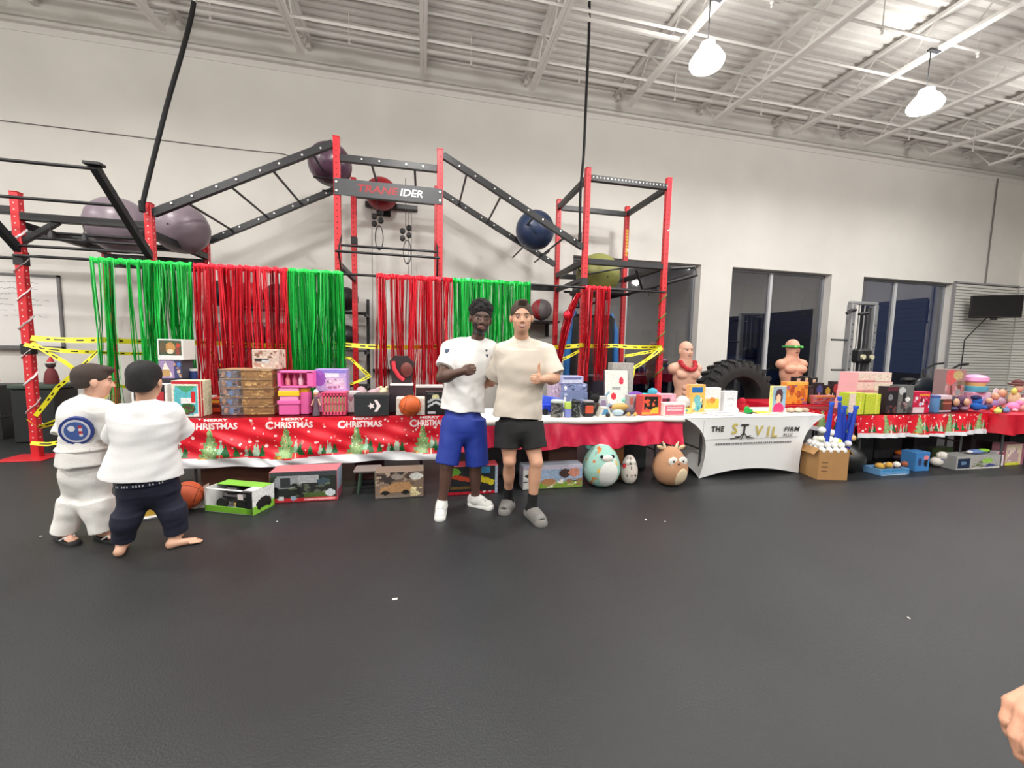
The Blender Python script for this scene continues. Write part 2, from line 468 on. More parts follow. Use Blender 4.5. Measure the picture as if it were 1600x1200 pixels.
# outside at dusk: asphalt, a building opposite, parked cars
b = MB(); b.span(-20, 45, Y1+.3, 45, -.25, -.1)
tag(b.build('parking_lot', M('asphalt_outside', (45, 48, 56), .8, noise=.1)), kind='structure')
t = thing('office_building', 'blue-lit building across the parking lot seen through the rightmost window', 'building', (22, 30, -.1))
b = MB(); b.span(10, 40, 30, 34, -.1, 9, .02); b.build('wall', M('outside_wall', (92, 112, 160), .8), t)  # bluish dusk light is put into the wall colour
for k in range(9):
    for j in range(2):
        q = MB(); q.span(11.2+k*3.1, 13.1+k*3.1, 29.93, 30.01, 1.0+j*4, 3.2+j*4); q.build('window', M('outside_window', (70, 84, 120), .3), t)
b = MB(); b.span(9.6, 40.4, 29.3, 34.4, 9, 9.4, .05); b.build('roof', M('outside_roof', (60, 60, 80), .8), t)
def car(loc, rz, label, col):
    t = thing('parked_car', label, 'car', (0, 0, 0))
    body = [(-2.2, .35), (-2.25, .75), (-2.1, .95), (-1.2, 1.02), (-.6, 1.42), (.8, 1.44), (1.45, 1.05), (2.1, .98), (2.25, .7), (2.2, .35)]
    mb = MB(); mb.prism(body, -.85, .85); mb.build('body', M('car_paint_'+str(col[0]), col, .25, .3, coat=.6), t)
    g = MB(); g.prism([(-1.05, 1.02), (-.58, 1.36), (.76, 1.38), (1.3, 1.05)], -.87, .87); g.build('side_glass', M('car_glass', (14, 20, 30), .1), t)
    g = MB(); g.box((-.9, 0, 1.2), (.72, 1.5, .02), .004, Matrix.Rotation(-radians(34), 3, 'Y')); g.build('windshield', M('car_glass', (14, 20, 30), .1), t)
    for sx in (-1.4, 1.4):
        for sy in (-.82, .82):
            wm = MB(); wm.lathe((sx, sy, .33), [(.2, -.1), (.33, -.09), (.33, .09), (.2, .1)], 18, R=Matrix.Rotation(pi/2, 3, 'X')); wm.build('wheel', M('tyre_black', (18, 18, 19), .8), t)
    for sy in (-.6, .6):
        h = MB(); h.box((-2.22, sy, .72), (.08, .35, .14), .03); h.build('headlight', M('headlight', (190, 200, 215), .2), t)
        h = MB(); h.box((2.22, sy, .78), (.08, .35, .12), .03); h.build('taillight', M('taillight', (120, 10, 14), .3), t)
    t.location = loc; t.rotation_euler = (0, 0, rz)
car((5.4, 11.6, -.1), radians(-100), 'dark blue car parked outside the window behind the red rig tower', (34, 62, 120))
car((9.2, 11.9, -.1), radians(-75), 'blue car parked outside the window behind the tractor tyre', (38, 78, 140))
car((13.9, 12.2, -.1), radians(-95), 'dark grey car parked outside the rightmost window', (36, 42, 58))
# slat wall at the right end of the back wall, and its return on the side wall
t = thing('slat_wall', 'white slatted display panel covering the right end of the wall under the grey wall', 'wall panel', (14.4, Y1-.03, 0))
b = MB(); z = 0.02
while z < 3.3: b.span(13.3, X1, Y1-.035, Y1-.002, z, z+.062, .004); z += .075
b.build('slats', M('slat_white', (214, 212, 206), .5), t, kind='stuff')
b = MB(); b.span(13.3, X1, Y1-.012, Y1-.001, 0, 3.34); b.build('backing', M('slat_gap', (120, 118, 114), .7), t)
b = MB(); b.span(13.27, X1, Y1-.045, Y1, 3.33, 3.37); b.span(13.27, 13.31, Y1-.045, Y1, 0, 3.37); b.build('edge_strip', M('slat_edge', (150, 148, 150), .5), t)
t = thing('slat_wall', 'white slatted panel on the side wall beyond the corner at the far right', 'wall panel', (X1-.03, 7.1, 0))
b = MB(); z = 0.02
while z < 3.3: b.span(X1-.035, X1-.002, 6.5, Y1-.05, z, z+.062, .004); z += .075
b.build('slats', M('slat_white', (214, 212, 206), .5), t, kind='stuff')
b = MB(); b.span(X1-.012, X1-.001, 6.5, Y1-.05, 0, 3.34); b.build('backing', M('slat_gap', (120, 118, 114), .7), t)
b = MB(); b.rod((14.35, Y1-.02, 3.37), (14.35, Y1-.02, WTOP-.05), .016, 8)
tag(b.build('conduit_pipe', M('conduit_dark', (118, 112, 108), .5)), 'thin vertical conduit on the wall above the wall television', 'pipe')
# television on an arm
c_ = PY(1556, 479, 7.35)
t = thing('wall_television', 'black flat screen television on a wall arm in front of the slatted panel', 'television', (c_.x, Y1-.05, c_.z))
R = Matrix.Rotation(radians(-32), 3, 'Z')
b = MB(); b.box(c_, (.98, .05, .56), .01, R); tv = b.build('housing', M('tv_black', (16, 16, 17), .35), t)
b = MB(); b.box(c_+R @ Vector((0, -.027, .01)), (.93, .004, .50), 0, R); b.build('screen', M('tv_screen', (10, 10, 12), .12), tv)
b = MB(); b.beam(c_+R @ Vector((0, .03, 0)), (c_.x+.25, Y1-.1, c_.z), .05, .06); b.box((c_.x+.25, Y1-.06, c_.z), (.18, .06, .3), .005); b.build('wall_arm', M('tv_arm', (40, 40, 42), .5), t)
b = MB(); b.box(c_+R @ Vector((0, .02, -.30)), (.12, .05, .06), .01, R); b.build('sensor_box', M('tv_arm', (40, 40, 42), .5), t)
b = MB(); b.tube([c_+Vector((0, .1, -.2)), (c_.x-.12, Y1-.05, 1.9), (c_.x-.14, Y1-.05, 1.0), (c_.x-.14, Y1-.05, .3)], .012, 6)
b.build('power_cord', M('tv_arm', (40, 40, 42), .5), t)
# ceiling lamps
m_bulb = M('lamp_diffuser', (255, 250, 238), .5, emis=9.0)
m_lampmetal = M('lamp_metal', (190, 188, 184), .4, .5)
proto = thing('high_bay_lamp', None, 'lamp', (0, 0, 0))
b = MB(); b.lathe((0, 0, -.16), [(.20, 0), (.215, .02), (.215, .05), (.16, .14), (.10, .20), (.09, .26), (.05, .28)], 28); b.build('housing', M('lamp_acrylic', (250, 246, 236), .4, emis=1.6), proto, smooth=True)
b = MB(); b.lathe((0, 0, -.22), [(.06, 0), (.13, .012), (.19, .04), (.205, .075)], 28); b.build('diffuser', m_bulb, proto, smooth=True)
b = MB(); b.rod((0, 0, .10), (0, 0, .66), .008, 6); b.span(-.03, .17, -.03, .03, .64, .67, .004); b.build('hanging_cord', M('tv_arm', (40, 40, 42), .5), proto)
WHERE = {(7.34, 4.92): 'round glowing ceiling lamp over the right end of the toy tables', (3.59, 4.92): 'round glowing ceiling lamp above the white windows nearest the red tower'}
ps = [(x, y) for y in LAMP_Y for x in LAMP_X]
first = True
for x, y in ps:
    o = proto if first else copy_tree(proto); first = False
    o.location = (x, lamp_y(x, y), LAMP_Z)
    if (x, y) in WHERE:
        o['label'] = WHERE[(x, y)]
    else:
        o['label'] = '%s ceiling lamp from the left wall in the row %s' % (['first', 'second', 'third', 'fourth', 'fifth', 'sixth'][LAMP_X.index(x)], ['over the toy tables', 'above the camera', 'behind the camera'][LAMP_Y.index(y)])
WL[proto.name] = proto.location.copy()
# whiteboard at the left
t = thing('whiteboard', 'large framed whiteboard with faint handwriting at the left end of the wall', 'whiteboard', (-7.0, Y1-.02, 1.3))
b = MB(); b.span(-9.0, -5.6, Y1-.02, Y1-.002, 1.30, 2.40); b.build('writing_surface', M('whiteboard', (232, 230, 228), .25), t)
b = MB()
for q in ((-9.03, -5.57, 2.38, 2.42), (-9.03, -5.57, 1.27, 1.31), (-5.61, -5.57, 1.27, 2.42), (-9.03, -8.99, 1.27, 2.42)): b.span(q[0], q[1], Y1-.035, Y1-.001, q[2], q[3], .004)
b.build('frame', M('wb_frame', (120, 118, 120), .4, .5), t)
b = MB()
rg = random.Random(2)
for rw in range(7):
    x = -6.9+rg.random()*.1; z = 2.28-rw*.085
    while x < -5.75-(rw % 3)*.1:
        w = .02+rg.random()*.05
        if rg.random() < .8: b.beam((x, Y1-.0215, z+rg.uniform(-.012, .012)), (x+w, Y1-.0215, z+rg.uniform(-.012, .012)), .002, .006)
        x += w+.012
b.build('handwriting', M('marker_grey', (130, 132, 140), .7), t, kind='stuff')
b = MB(); b.span(-9.0, -5.7, Y1-.10, Y1-.02, 1.25, 1.275, .004); b.build('pen_tray', M('pen_tray', (96, 96, 98), .5), t)
# ------------------------------------------------------------------ the red and black training rig
m_red = M('rig_red', (205, 34, 44), 0.38, noise=.04, coat=.2)
m_blk = M('rig_black', (32, 32, 34), 0.42, spec=.5)
m_bolt = M('bolt_zinc', (215, 215, 212), 0.3, 0.6)
m_hole = M('hole_dark', (18, 12, 12), 0.8)
YF, YR = 5.86, 7.17
PXS = [(-4.52, 3.07), (-3.23, 3.07), (-1.10, 4.10), (.225, 4.10), (2.385, 4.10), (3.73, 4.10)]
rig = thing('training_rig', 'tall red and black steel training rig with monkey bar ladders and a square tower', 'gym rig', (-.4, 6.5, 0))
PW = .08
for Y in (YF, YR):
    for (x, h) in PXS:
        b = MB(); b.box((x, Y, h/2), (PW, PW, h), .006)
        po = b.build('post', m_red, rig)
        b = MB(); z = .25
        while z < h-.05:
            b.rod((x, Y-PW/2-.0012, z), (x, Y-PW/2+.001, z), .009, 6)
            sx = -1 if x > .5 else 1
            b.rod((x+sx*(PW/2+.0012), Y, z), (x+sx*(PW/2-.001), Y, z), .009, 6); z += .075
        b.build('bolt_holes', M('hole_pale', (226, 196, 190), .6) if x < -3 else m_hole, po, kind='stuff')
        b = MB(); b.box((x, Y, .006), (.22, .22, .012), .003)
        if x == -4.52 and Y == YF: b.box((x-.05, Y-.02, .007), (.46, .34, .012), .003)
        b.build('base_plate', m_red, po)
        b = MB(); b.box((x, Y, h+.004), (PW+.004, PW+.004, .01), .003); b.build('post_cap', m_red, po)
def bm(name, a, c, w=.075, h=.085, mat=None, lab=None):
    b = MB(); b.beam(a, c, w, h, .004); return b.build(name, mat or m_blk, rig, label=lab)
bolts = MB()
def bolt(x, y, z): bolts.rod((x, y-.014, z), (x, y, z), .013, 6)
g = PW/2
# inclined ladders (left, up) and (right, down), flat ladder in the middle
def ladder(xa, za, xb, zb, nr, skip=()):
    for Y in (YF, YR):
        bm('ladder_rail', (xa+g, Y, za), (xb-g, Y, zb), .06, .09)
    for k in range(nr):
        t = (k+.75)/(nr+.35)
        x = xa+(xb-xa)*t; z = za+(zb-za)*t
        if k not in skip:
            b = MB(); b.rod((x, YF, z), (x, YR, z), .016, 10); b.build('rung', m_blk, rig, smooth=True)
        for dx in (-.11, .11):
            bolt(x+dx, YF-.032, z+(zb-za)/(xb-xa)*dx); bolt(x+dx, YR-.032, z+(zb-za)/(xb-xa)*dx)
ladder(-3.23, 2.96, -1.10, 4.02, 4)
ladder(-1.10, 3.85, .225, 3.85, 2)
ladder(.225, 4.04, 2.385, 2.96, 4)
# name plate
b = MB(); b.span(-1.10-.03, .225+.03, YF-g-.012, YF-g-.002, 3.37, 3.58, .002)
sg = b.build('sign_plate', M('sign_charcoal', (62, 63, 66), .45), rig)
text_on('lettering', 'TRANE', .13, (-.60, YF-g-.013, 3.475), (1, 0, 0), (0, 0, 1), M('sign_red', (150, 30, 38), .5), sg, bold=.003, shear=.2, width=.52)
text_on('lettering', 'IDER', .13, (-.16, YF-g-.013, 3.475), (1, 0, 0), (0, 0, 1), M('sign_white', (225, 225, 225), .5), sg, bold=.003, shear=.2, width=.30)
for x in (-1.1, .225):
    for z in (3.42, 3.53): bolts.rod((x, YF-g-.024, z), (x, YF-g-.01, z), .016, 8)
bolts.build('bolt_heads', m_bolt, rig, kind='stuff')
# square tower
for z, w in ((3.97, .085), (2.76, .085)):
    for Y in (YF, YR): bm('cross_beam', (2.385+g, Y, z), (3.73-g, Y, z), .07, w)
    for x in (2.385, 3.73): bm('cross_beam', (x, YF+g, z), (x, YR-g, z), .07, w)
b = MB()
for k in range(22): b.box((2.385+g+.04+k*.058, YF-.036, 3.98), (.018, .004, .022))
b.build('beam_slots', m_bolt, rig, kind='stuff')
# dip handles and zigzag brace inside the tower
b = MB()
b.tube([(3.30, YF+.1, 2.70), (3.52, YF+.25, 2.42), (3.70, YF+.1, 2.42)], .022, 8)
b.tube([(3.52, YF+.25, 2.42), (4.15, YF-.25, 2.62), (4.12, YF-.22, 2.74), (3.85, YF, 2.74)], .024, 8)
b.tube([(3.52, YF+.25, 2.42), (3.05, YR-.3, 2.30), (3.0, YR-.05, 2.24)], .022, 8)
b.rod((3.55, YF+.1, 2.42), (3.55, YF+.1, 2.32), .02, 8)
b.build('dip_handles', m_blk, rig, smooth=True)
b = MB(); b.tube([(2.45, YR-.9, 2.72), (2.95, YR-.5, 2.55), (3.4, YR-.1, 2.75)], .014, 8); b.tube([(2.43, YF+.3, 2.6), (3.3, YF+.15, 2.78)], .014, 8)
b.build('brace_rod', m_blk, rig, smooth=True)
# left bay
for Y in (YF, YR):
    bm('cross_beam', (-4.52+g, Y, 2.81), (-3.23-g, Y, 2.81))
    bm('cross_beam', (-6.4, Y, 2.87), (-4.52-g, Y, 2.87))
for x in (-4.52, -3.23): bm('cross_beam', (x, YF+g, 2.72), (x, YR-g, 2.72), .075, .085)
for x, z0, z1, dx in ((-4.52, 2.45, 2.80, -.42), (-4.52, 2.45, 2.78, .38)):
    bm('gusset_arm', (x+.03*(1 if dx > 0 else -1), YF, z0+.08), (x+dx, YF, z1), .05, .06)
b = MB(); b.rod((-4.52, YF, 2.58), (-3.23, YF, 2.58), .017, 10); b.build('pull_up_bar', m_blk, rig, smooth=True)
arm0, arm1 = Vector((0, 5.90, 2.38)), Vector((0, 5.04, 3.16))
for x in (-3.23, -4.52):
    ar = bm('flying_arm', arm0+Vector((x, 0, 0)), arm1+Vector((x, 0, 0)), .07, .075)
    for k in range(5):
        b = MB(); p = arm0+(arm1-arm0)*(.15+.19*k)+Vector((x, -.03, .045)); b.box(p, (.074, .05, .05), .004, Matrix.Rotation(radians(-40), 3, 'X')); b.build('arm_hook', m_blk, ar)
    b = MB(); b.box(arm1+Vector((x, 0, .02)), (.15, .09, .03), .004); b.build('end_plate', m_blk, ar)
for t in (.98, .64, .12):
    p = arm0+(arm1-arm0)*t
    b = MB(); b.rod((-6.3 if t > .5 else -4.52, p.y, p.z), (-3.23, p.y, p.z), .017, 10); b.build('pull_up_bar', m_blk, rig, smooth=True)
for x in (-4.18, -3.86):
    b = MB(); b.rod((x, YF-.06, 2.80), (x, YF-.06, 2.66), .004, 6); b.lathe((x, YF-.06, 2.58), [(.035, 0), (.03, .03), (.008, .085)], 10); b.build('hanging_hook', m_blk, rig)
# ball storage rails at the back of the left bay
for Y in (6.30, 6.86):
    b = MB(); b.rod((-4.52, Y, 2.74), (-3.23, Y, 2.74), .02, 10); b.build('storage_rail', m_blk, rig, smooth=True)
bm('storage_beam', (-4.50, YR-.06, 2.62), (-3.25, YR-.06, 2.62), .05, .10)
bm('cross_beam', (-4.52, YR, 2.52), (-3.23, YR, 2.52), .06, .06)
# middle pull up bars
for z, dy in ((2.74, -.02), (2.62, -.20)):
    b = MB(); b.rod((-1.10, YF+dy, z), (.225, YF+dy, z), .016, 10); b.build('pull_up_bar', m_blk, rig, smooth=True)
for x in (-1.06, .19):
    b = MB(); b.tube([(x, YF, 2.86), (x, YF-.20, 2.62), (x, YF, 2.36)], .012, 8); b.build('bar_bracket', m_blk, rig)
# long bar along the front that carries the foil curtains
b = MB(); b.rod((-4.52, YF-.07, 2.36), (3.73, YF-.07, 2.355), .017, 10); b.build('long_bar', m_blk, rig, smooth=True)
b = MB(); b.rod((-4.5, YF, 2.34), (-6.4, YF, 2.34), .017, 10); b.build('pull_up_bar', m_blk, rig, smooth=True)
bm('cross_beam', (2.385, YR, 2.52), (1.9, YR, 2.52), .06, .07)
for x in (2.385, .225, -1.1): bm('cross_beam', (x, YF+g, 2.50), (x, YR-g, 2.50), .06, .07)
for x, z in ((-4.52, 1.30), (2.385, 2.45), (-4.52, 2.32), (-3.23, 2.2), (-1.1, 3.12)):
    Yc = YR if x == -1.1 else YF
    b = MB(); b.box((x, Yc, z), (PW+.016, PW+.016, .12), .004); b.build('sleeve', m_blk, rig)
# silver ribbon wound round the left post, green tinsel on the right one
b = MB(); pts = []
for k in range(150):
    t = k/149; a = t*tau*7.5; q = max(abs(cos(a)), abs(sin(a)))
    pts.append((-4.52+.047*cos(a)/q, YF+.047*sin(a)/q, .35+t*2.45))
b.tube(pts, .011, 5, flat=.4)
b.build('ribbon', M('ribbon_silver', (226, 216, 216), .35, .3), rig, label='silver ribbon wound round the leftmost post')
b = MB(); pts = []
for k in range(110):
    t = k/109; a = t*tau*5; q = max(abs(cos(a)), abs(sin(a)))
    pts.append((3.73+.048*cos(a)/q, YF+.048*sin(a)/q, .9+t*1.45))
b.tube(pts, .009, 5)
b.build('garland', M('garland_green', (70, 128, 48), .6), rig, label='thin green garland wound round the rightmost post')
b = MB()
for k in range(9): b.box((3.73, YR-g-.002, 3.22+.055*k), (.045, .003, .04), 0, Matrix.Rotation(.5, 3, 'Y'))
b.build('sticker', M('sticker_yellow', (222, 178, 60), .6), rig, label='yellow vertical sticker on a rear tower post')
# climbing ropes
m_rope = M('rope_black', (20, 20, 21), .85, bump=.8, bscale=120)
def rope(uv, Ys, label, r):
    pts = [PY(u, v, y) for (u, v), y in zip(uv, Ys)]
    fine = []
    for i in range(len(pts)-1):
        p0, p1, p2, p3 = pts[max(i-1, 0)], pts[i], pts[i+1], pts[min(i+2, len(pts)-1)]
        for k in range(6):
            t = k/6; fine.append(.5*((2*p1)+(-p0+p2)*t+(2*p0-5*p1+4*p2-p3)*t*t+(-p0+3*p1-3*p2+p3)*t**3))
    fine.append(pts[-1])
    top = fine[0]+(fine[0]-fine[2]).normalized()*.12
    t = thing('climbing_rope', label, 'rope', pts[-1])
    b = MB(); b.tube(fine, r, 8); b.build('rope', m_rope, t, smooth=True)
    b = MB(); k = math.floor(fine[0].x/1.872)*1.872
    b.tube([fine[0], Vector((fine[0].x, fine[0].y, JB+.06))], r*.9, 8); b.span(k, k+1.872, fine[0].y-.025, fine[0].y+.025, JB+.05, JB+.10, .004); b.build('anchor_bar', m_steel, t)
    b = MB(); b.lathe(pts[-1]-Vector((0, 0, .05)), [(r*.6, 0), (r*1.25, .01), (r*1.25, .12), (r, .13)], 10); b.build('rope_end', m_rope, t)
rope([(303, 3), (298, 30), (285, 80), (262, 160), (243, 235), (227, 300), (222, 325)], [5.75]*7, 'thick black climbing rope slanting from the ceiling to the left end of the rig', .025)
rope([(921, 3), (920, 60), (916, 150), (912, 240), (907, 300), (906, 372)], [5.74]*6, 'straight black climbing rope hanging beside the square rig tower', .021)
# ---------------------------------------------------------------- balls
def grooved(name, label, c, r, mat, group=None, cat='ball', n=9, tilt=(0, 0), band=None, nu=36, nv=24):
    mb = MB(); mb.ball((0, 0, 0), r, nu, nv)
    R = Euler((tilt[0], tilt[1], 0)).to_matrix()
    out = []
    for v in mb.v:
        z = v[2]/r
        k = 1-.012*max(0, cos(z*n*pi*1.0))**6 if n else 1
        out.append(tuple(Vector(c)+R @ Vector((v[0]*k, v[1]*k, v[2]))))
    mb.v = out
    o = thing(name, label, cat, (c[0], c[1], c[2]-r), group)
    mb.build('shell', mat, o, smooth='all')
    q = MB(); q.rod(Vector(c)+R @ Vector((0, -r*1.0, 0)), Vector(c)+R @ Vector((0, -r*.985, 0)), .012, 8)
    q.build('valve', M('valve_dark', (40, 36, 40), .6), o)
    if band:
        q = MB(); a0, a1 = band[0], band[1]; vs = []; nn = 16; mm = 5
        for i in range(mm+1):
            a = a0+(a1-a0)*i/mm
            for j in range(nn+1):
                t = -pi/2+pi*j/nn
                vs.append(Vector(c)+Vector((cos(t)*cos(a), cos(t)*sin(a), sin(t)))*r*1.004)
        q.add(vs, [(i*(nn+1)+j, (i+1)*(nn+1)+j, (i+1)*(nn+1)+j+1, i*(nn+1)+j+1) for i in range(mm) for j in range(nn)])
        q.build('band', band[2], o, smooth='all', label='red end of the ball')
    return o
m_purp = M('ball_mauve', (132, 118, 128), .34, noise=.03)
grooved('stability_ball', 'large mauve stability ball with a red left side, at the left end of the rig', PY(187, 353, 6.58), .36, m_purp, band=(pi*.80, pi*1.12, M('ball_red', (196, 36, 48), .35)), tilt=(.2, .5))
grooved('stability_ball', 'plain mauve stability ball stored between the two short red posts on the left', PY(283, 357, 6.58), .335, m_purp, tilt=(.1, -.4))
grooved('stability_ball', 'dark plum stability ball under the upper end of the left monkey bar ladder', PY(516, 257, 6.60), .30, M('ball_plum', (78, 52, 70), .28), tilt=(.3, .3))
grooved('stability_ball', 'dark navy blue stability ball resting in the right monkey bar ladder', PY(836, 360, 6.55), .315, M('ball_navy', (44, 60, 92), .35), tilt=(.5, .6), n=7)
grooved('stability_ball', 'olive yellow stability ball in the middle of the square tower', PY(934, 431, 6.55), .37, M('ball_olive', (124, 126, 64), .45), tilt=(.2, -.2))  # shadow inside the tower is put into this darker olive
b = MB()
for Y in (6.25, 6.85): b.rod((2.42, Y, 2.44), (3.69, Y, 2.44), .02, 8)
b.span(2.5, 3.3, 6.3, 6.8, 2.36, 2.44, .02); b.build('ball_tray', m_blk, rig)
for x, z in ((1.76, 3.10),):
    b = MB(); b.rod((x-.2, 6.3, z-.06), (x-.2, YR, z-.06), .014, 8); b.rod((x+.2, 6.3, z-.12), (x+.2, YR, z-.12), .014, 8); b.build('ball_holder', m_blk, rig)
b = MB(); b.rod((-1.5, 6.35, 3.76), (-1.1, 6.35, 3.76), .014, 8); b.rod((-1.5, 6.85, 3.76), (-1.1, 6.85, 3.76), .014, 8); b.build('ball_holder', m_blk, rig)
# big dark red ball on the wall bracket behind the sign
t = grooved('exercise_ball', 'dark red ball fixed high on the wall behind the rig name plate', PY(596, 303, 7.45), .265, M('ball_dark_red', (158, 22, 36), .45), n=5)
b = MB(); c_ = PY(596, 303, 7.45); b.box(c_+Vector((0, .3, -.16)), (.2, .22, .04), .005); b.box(c_+Vector((0, .39, -.05)), (.24, .02, .4), .004); b.build('wall_bracket', m_blk, t)
# suspension trainer handles and cables of the wall pulley
t = thing('suspension_trainer', 'pair of black suspension handles hanging from the middle of the rig', 'trainer', (-.4, YF+.1, 2.9))
for k, (u, v, hl) in enumerate(((590, 342, 34), (634, 365, 42))):
    p = PY(u, v, YF+.3)
    b = MB(); b.tube([Vector((p.x, YF+.3, 3.80)), p+Vector((0, 0, .1))], .005, 6); b.build('strap', m_blk, t)
    b = MB()
    for s in range(4): b.ball(p+Vector((.045*(-1)**s, 0, .08-.05*s)), (.04, .03, .045), 8, 6)
    b.build('cam_buckle', m_blk, t)
    h = MB(); pts = [p+Vector((0.02+.09*sin(a)*.6, 0, -.26+.17*cos(a))) for a in [i*tau/14 for i in range(15)]]
    h.tube(pts, .007, 6, cap=False); h.rod(pts[6]-Vector((.03, 0, 0)), pts[8]+Vector((.03, 0, 0)), .018, 8); h.build('handle', m_blk, t)
t = thing('cable_pulley', 'pair of thin steel pulley cables on the wall behind the middle of the rig', 'cable', (-.6, 7.78, 1))
for u in (581, 638, 643):
    p = PY(u, 330, 7.76); b = MB(); b.rod((p.x, 7.76, 1.0), (p.x, 7.76, 3.9), .005, 6); b.build('cable', M('cable_grey', (120, 116, 116), .6), t)
b = MB(); b.span(-1.0, -.1, 7.74, 7.84, 3.88, 3.96, .005); b.build('head_bracket', m_blk, t)
b = MB(); b.span(-.9, -.2, 7.74, 7.84, .94, 1.0, .005); b.build('foot_bracket', m_blk, t)
# wall rack of medicine balls behind the curtains
t = thing('ball_rack', 'long black wall rack holding three rows of medicine balls behind the foil curtains', 'rack', (-2, 7.6, 0))
for k, z in enumerate((1.98, 1.33, .72)):
    for dy in (-.16, .10):
        b = MB(); b.rod((-3.1, 7.55+dy, z), (-.95, 7.55+dy, z), .016, 8); b.build('rail', m_blk, t)
for x in (-3.08, -2.0, -.97):
    b = MB(); b.span(x-.025, x+.025, 7.72, 7.78, 0, 2.25, .004)
    for z in (1.98, 1.33, .72): b.span(x-.02, x+.02, 7.36, 7.74, z-.06, z-.015, .004)
    b.build('upright', m_blk, t)
mb_mats = [M('med_black', (34, 32, 34), .5), M('med_grey', (120, 116, 118), .5), M('med_red', (176, 30, 42), .5), M('med_maroon', (74, 26, 34), .5)]
rows = [(2.0, [(345, 0, 'black medicine ball at the left of the top shelf behind the red curtain'), (392, 2, 'bright red medicine ball on the top shelf behind the red curtain'), (435, 3, 'maroon medicine ball on the top shelf behind the edge of the red curtain'), (478, 0, 'black medicine ball on the top shelf behind the green curtain'), (541, 0, 'black medicine ball sticking out right of the green curtain on the top shelf')]),
        (1.35, [(352, 1, 'grey medicine ball at the left of the middle shelf'), (398, 3, 'maroon medicine ball in the middle of the middle shelf'), (440, 2, 'red medicine ball on the middle shelf behind the curtain edge'), (480, 0, 'black medicine ball on the middle shelf behind the green curtain'), (541, 0, 'black medicine ball at the right end of the middle shelf')]),
        (.74, [(352, 3, 'maroon medicine ball on the bottom shelf'), (395, 0, 'black medicine ball on the bottom shelf behind the red curtain'), (438, 2, 'red medicine ball on the bottom shelf behind the red curtain'), (500, 0, 'black medicine ball on the bottom shelf behind the green curtain')])]
for z, items in rows:
    for u, mi, lab in items:
        p = PY(u, 500, 7.52); grooved('medicine_ball', lab, (p.x, 7.52, z+.215), .205, mb_mats[mi], 'medicine balls on the wall rack', n=5, tilt=(.4+u*.01, .3+u), nu=20, nv=14)
c_ = PY(846, 484, 7.45)
o = grooved('medicine_ball', 'grey and red medicine ball on a small wall shelf right of the beige shirted man', c_, .20, M('med_grey', (120, 116, 118), .5), n=3, tilt=(.9, .5), band=(pi*1.0, pi*1.35, mb_mats[2]))
b = MB(); b.span(c_.x-.45, c_.x+.3, 7.25, 7.84, c_.z-.25, c_.z-.215, .006); b.span(c_.x-.4, c_.x-.36, 7.7, 7.84, c_.z-.5, c_.z-.25, .004); b.span(c_.x+.2, c_.x+.24, 7.7, 7.84, c_.z-.5, c_.z-.25, .004)
tag(b.build('wall_shelf', m_blk), 'small black wall shelf under the grey and red medicine ball', 'shelf')
# ---------------------------------------------------------------- foil curtains
m_gfoil = MCOL('foil_green', .22, .6)
m_rfoil = MCOL('foil_red', .22, .6)
GSH = [(10, 104, 38), (18, 150, 54), (26, 178, 66), (34, 200, 80), (110, 232, 140)]  # strand tones from dark to pale put the foil's sparkle into the colour
RSH = [(120, 10, 22), (176, 20, 34), (214, 28, 46), (232, 40, 58), (250, 110, 120)]
def curtain(label, u0, u1, v, dens, mat, zend=.62, seed=1, sway=.03, gap=(), off=0.0):
    Yc = YF-.115-off
    a = PY(u0, v, Yc).x; c_ = PY(u1, v, Yc).x
    rr = random.Random(seed)
    t = thing('foil_curtain', label, 'curtain', ((a+c_)/2, Yc, 2.36), 'metallic foil fringe curtains on the rig')
    shd = GSH if mat is m_gfoil else RSH
    h = MB(); n = 24; h.col = shd[2]
    vs = []
    for i in range(n+1):
        x = a+(c_-a)*i/n; dz = .008*sin(i*1.3+seed); dy = .012*sin(i*2.1)
        vs += [(x, Yc+dy-.0, 2.385+dz), (x, Yc+dy*1.2-.008, 2.345+dz), (x, Yc+dy-.004, 2.315+dz+.01*sin(i*3))]
    h.add(vs, [(3*i+k, 3*i+3+k, 3*i+4+k, 3*i+1+k) for i in range(n) for k in range(2)])
    h.build('header_band', mat, t, smooth='all')
    s = MB(); N = int((c_-a)*dens*1.3)
    for i in range(N):
        f = rr.random()
        if any(g0 < f < g1 and rr.random() < .93 for g0, g1 in gap): continue
        x = a+(c_-a)*f; w = rr.uniform(.003, .009)
        L = 2.35-zend-rr.random()**3*.5; cl = sin(f*9+seed)*.025; ph = rr.random()*6; am = rr.uniform(.004, .02)
        tw = rr.uniform(-1.2, 1.2); tr = rr.uniform(-2.5, 2.5); ns = 7; vs = []
        y0 = Yc+rr.uniform(-.02, .012)
        for j in range(ns+1):
            q = j/ns; z = 2.35-L*q
            xx = x+am*sin(ph+q*5)*q*2+cl*q*1.2+sway*q*(f-.5)*.3; an = tw+tr*q
            yy = y0+am*.6*sin(ph*2+q*4)*q*1.3
            vs += [(xx-w*cos(an), yy-w*sin(an), z), (xx+w*cos(an), yy+w*sin(an), z)]
        s.add(vs, [(2*j, 2*j+1, 2*j+3, 2*j+2) for j in range(ns)], shd[rr.choice((0, 1, 1, 2, 2, 2, 3, 3, 4))])
    s.build('fringe', mat, t, kind='stuff')
    return t
curtain('green foil fringe curtain at the far left with wide gaps showing the wall', 140, 217, 404, 150, m_gfoil, seed=1, gap=((.1, .22), (.52, .75), (.8, .97)))
curtain('green foil fringe curtain hanging behind the boy with black hair', 215, 299, 406, 230, m_gfoil, seed=2, zend=.95)
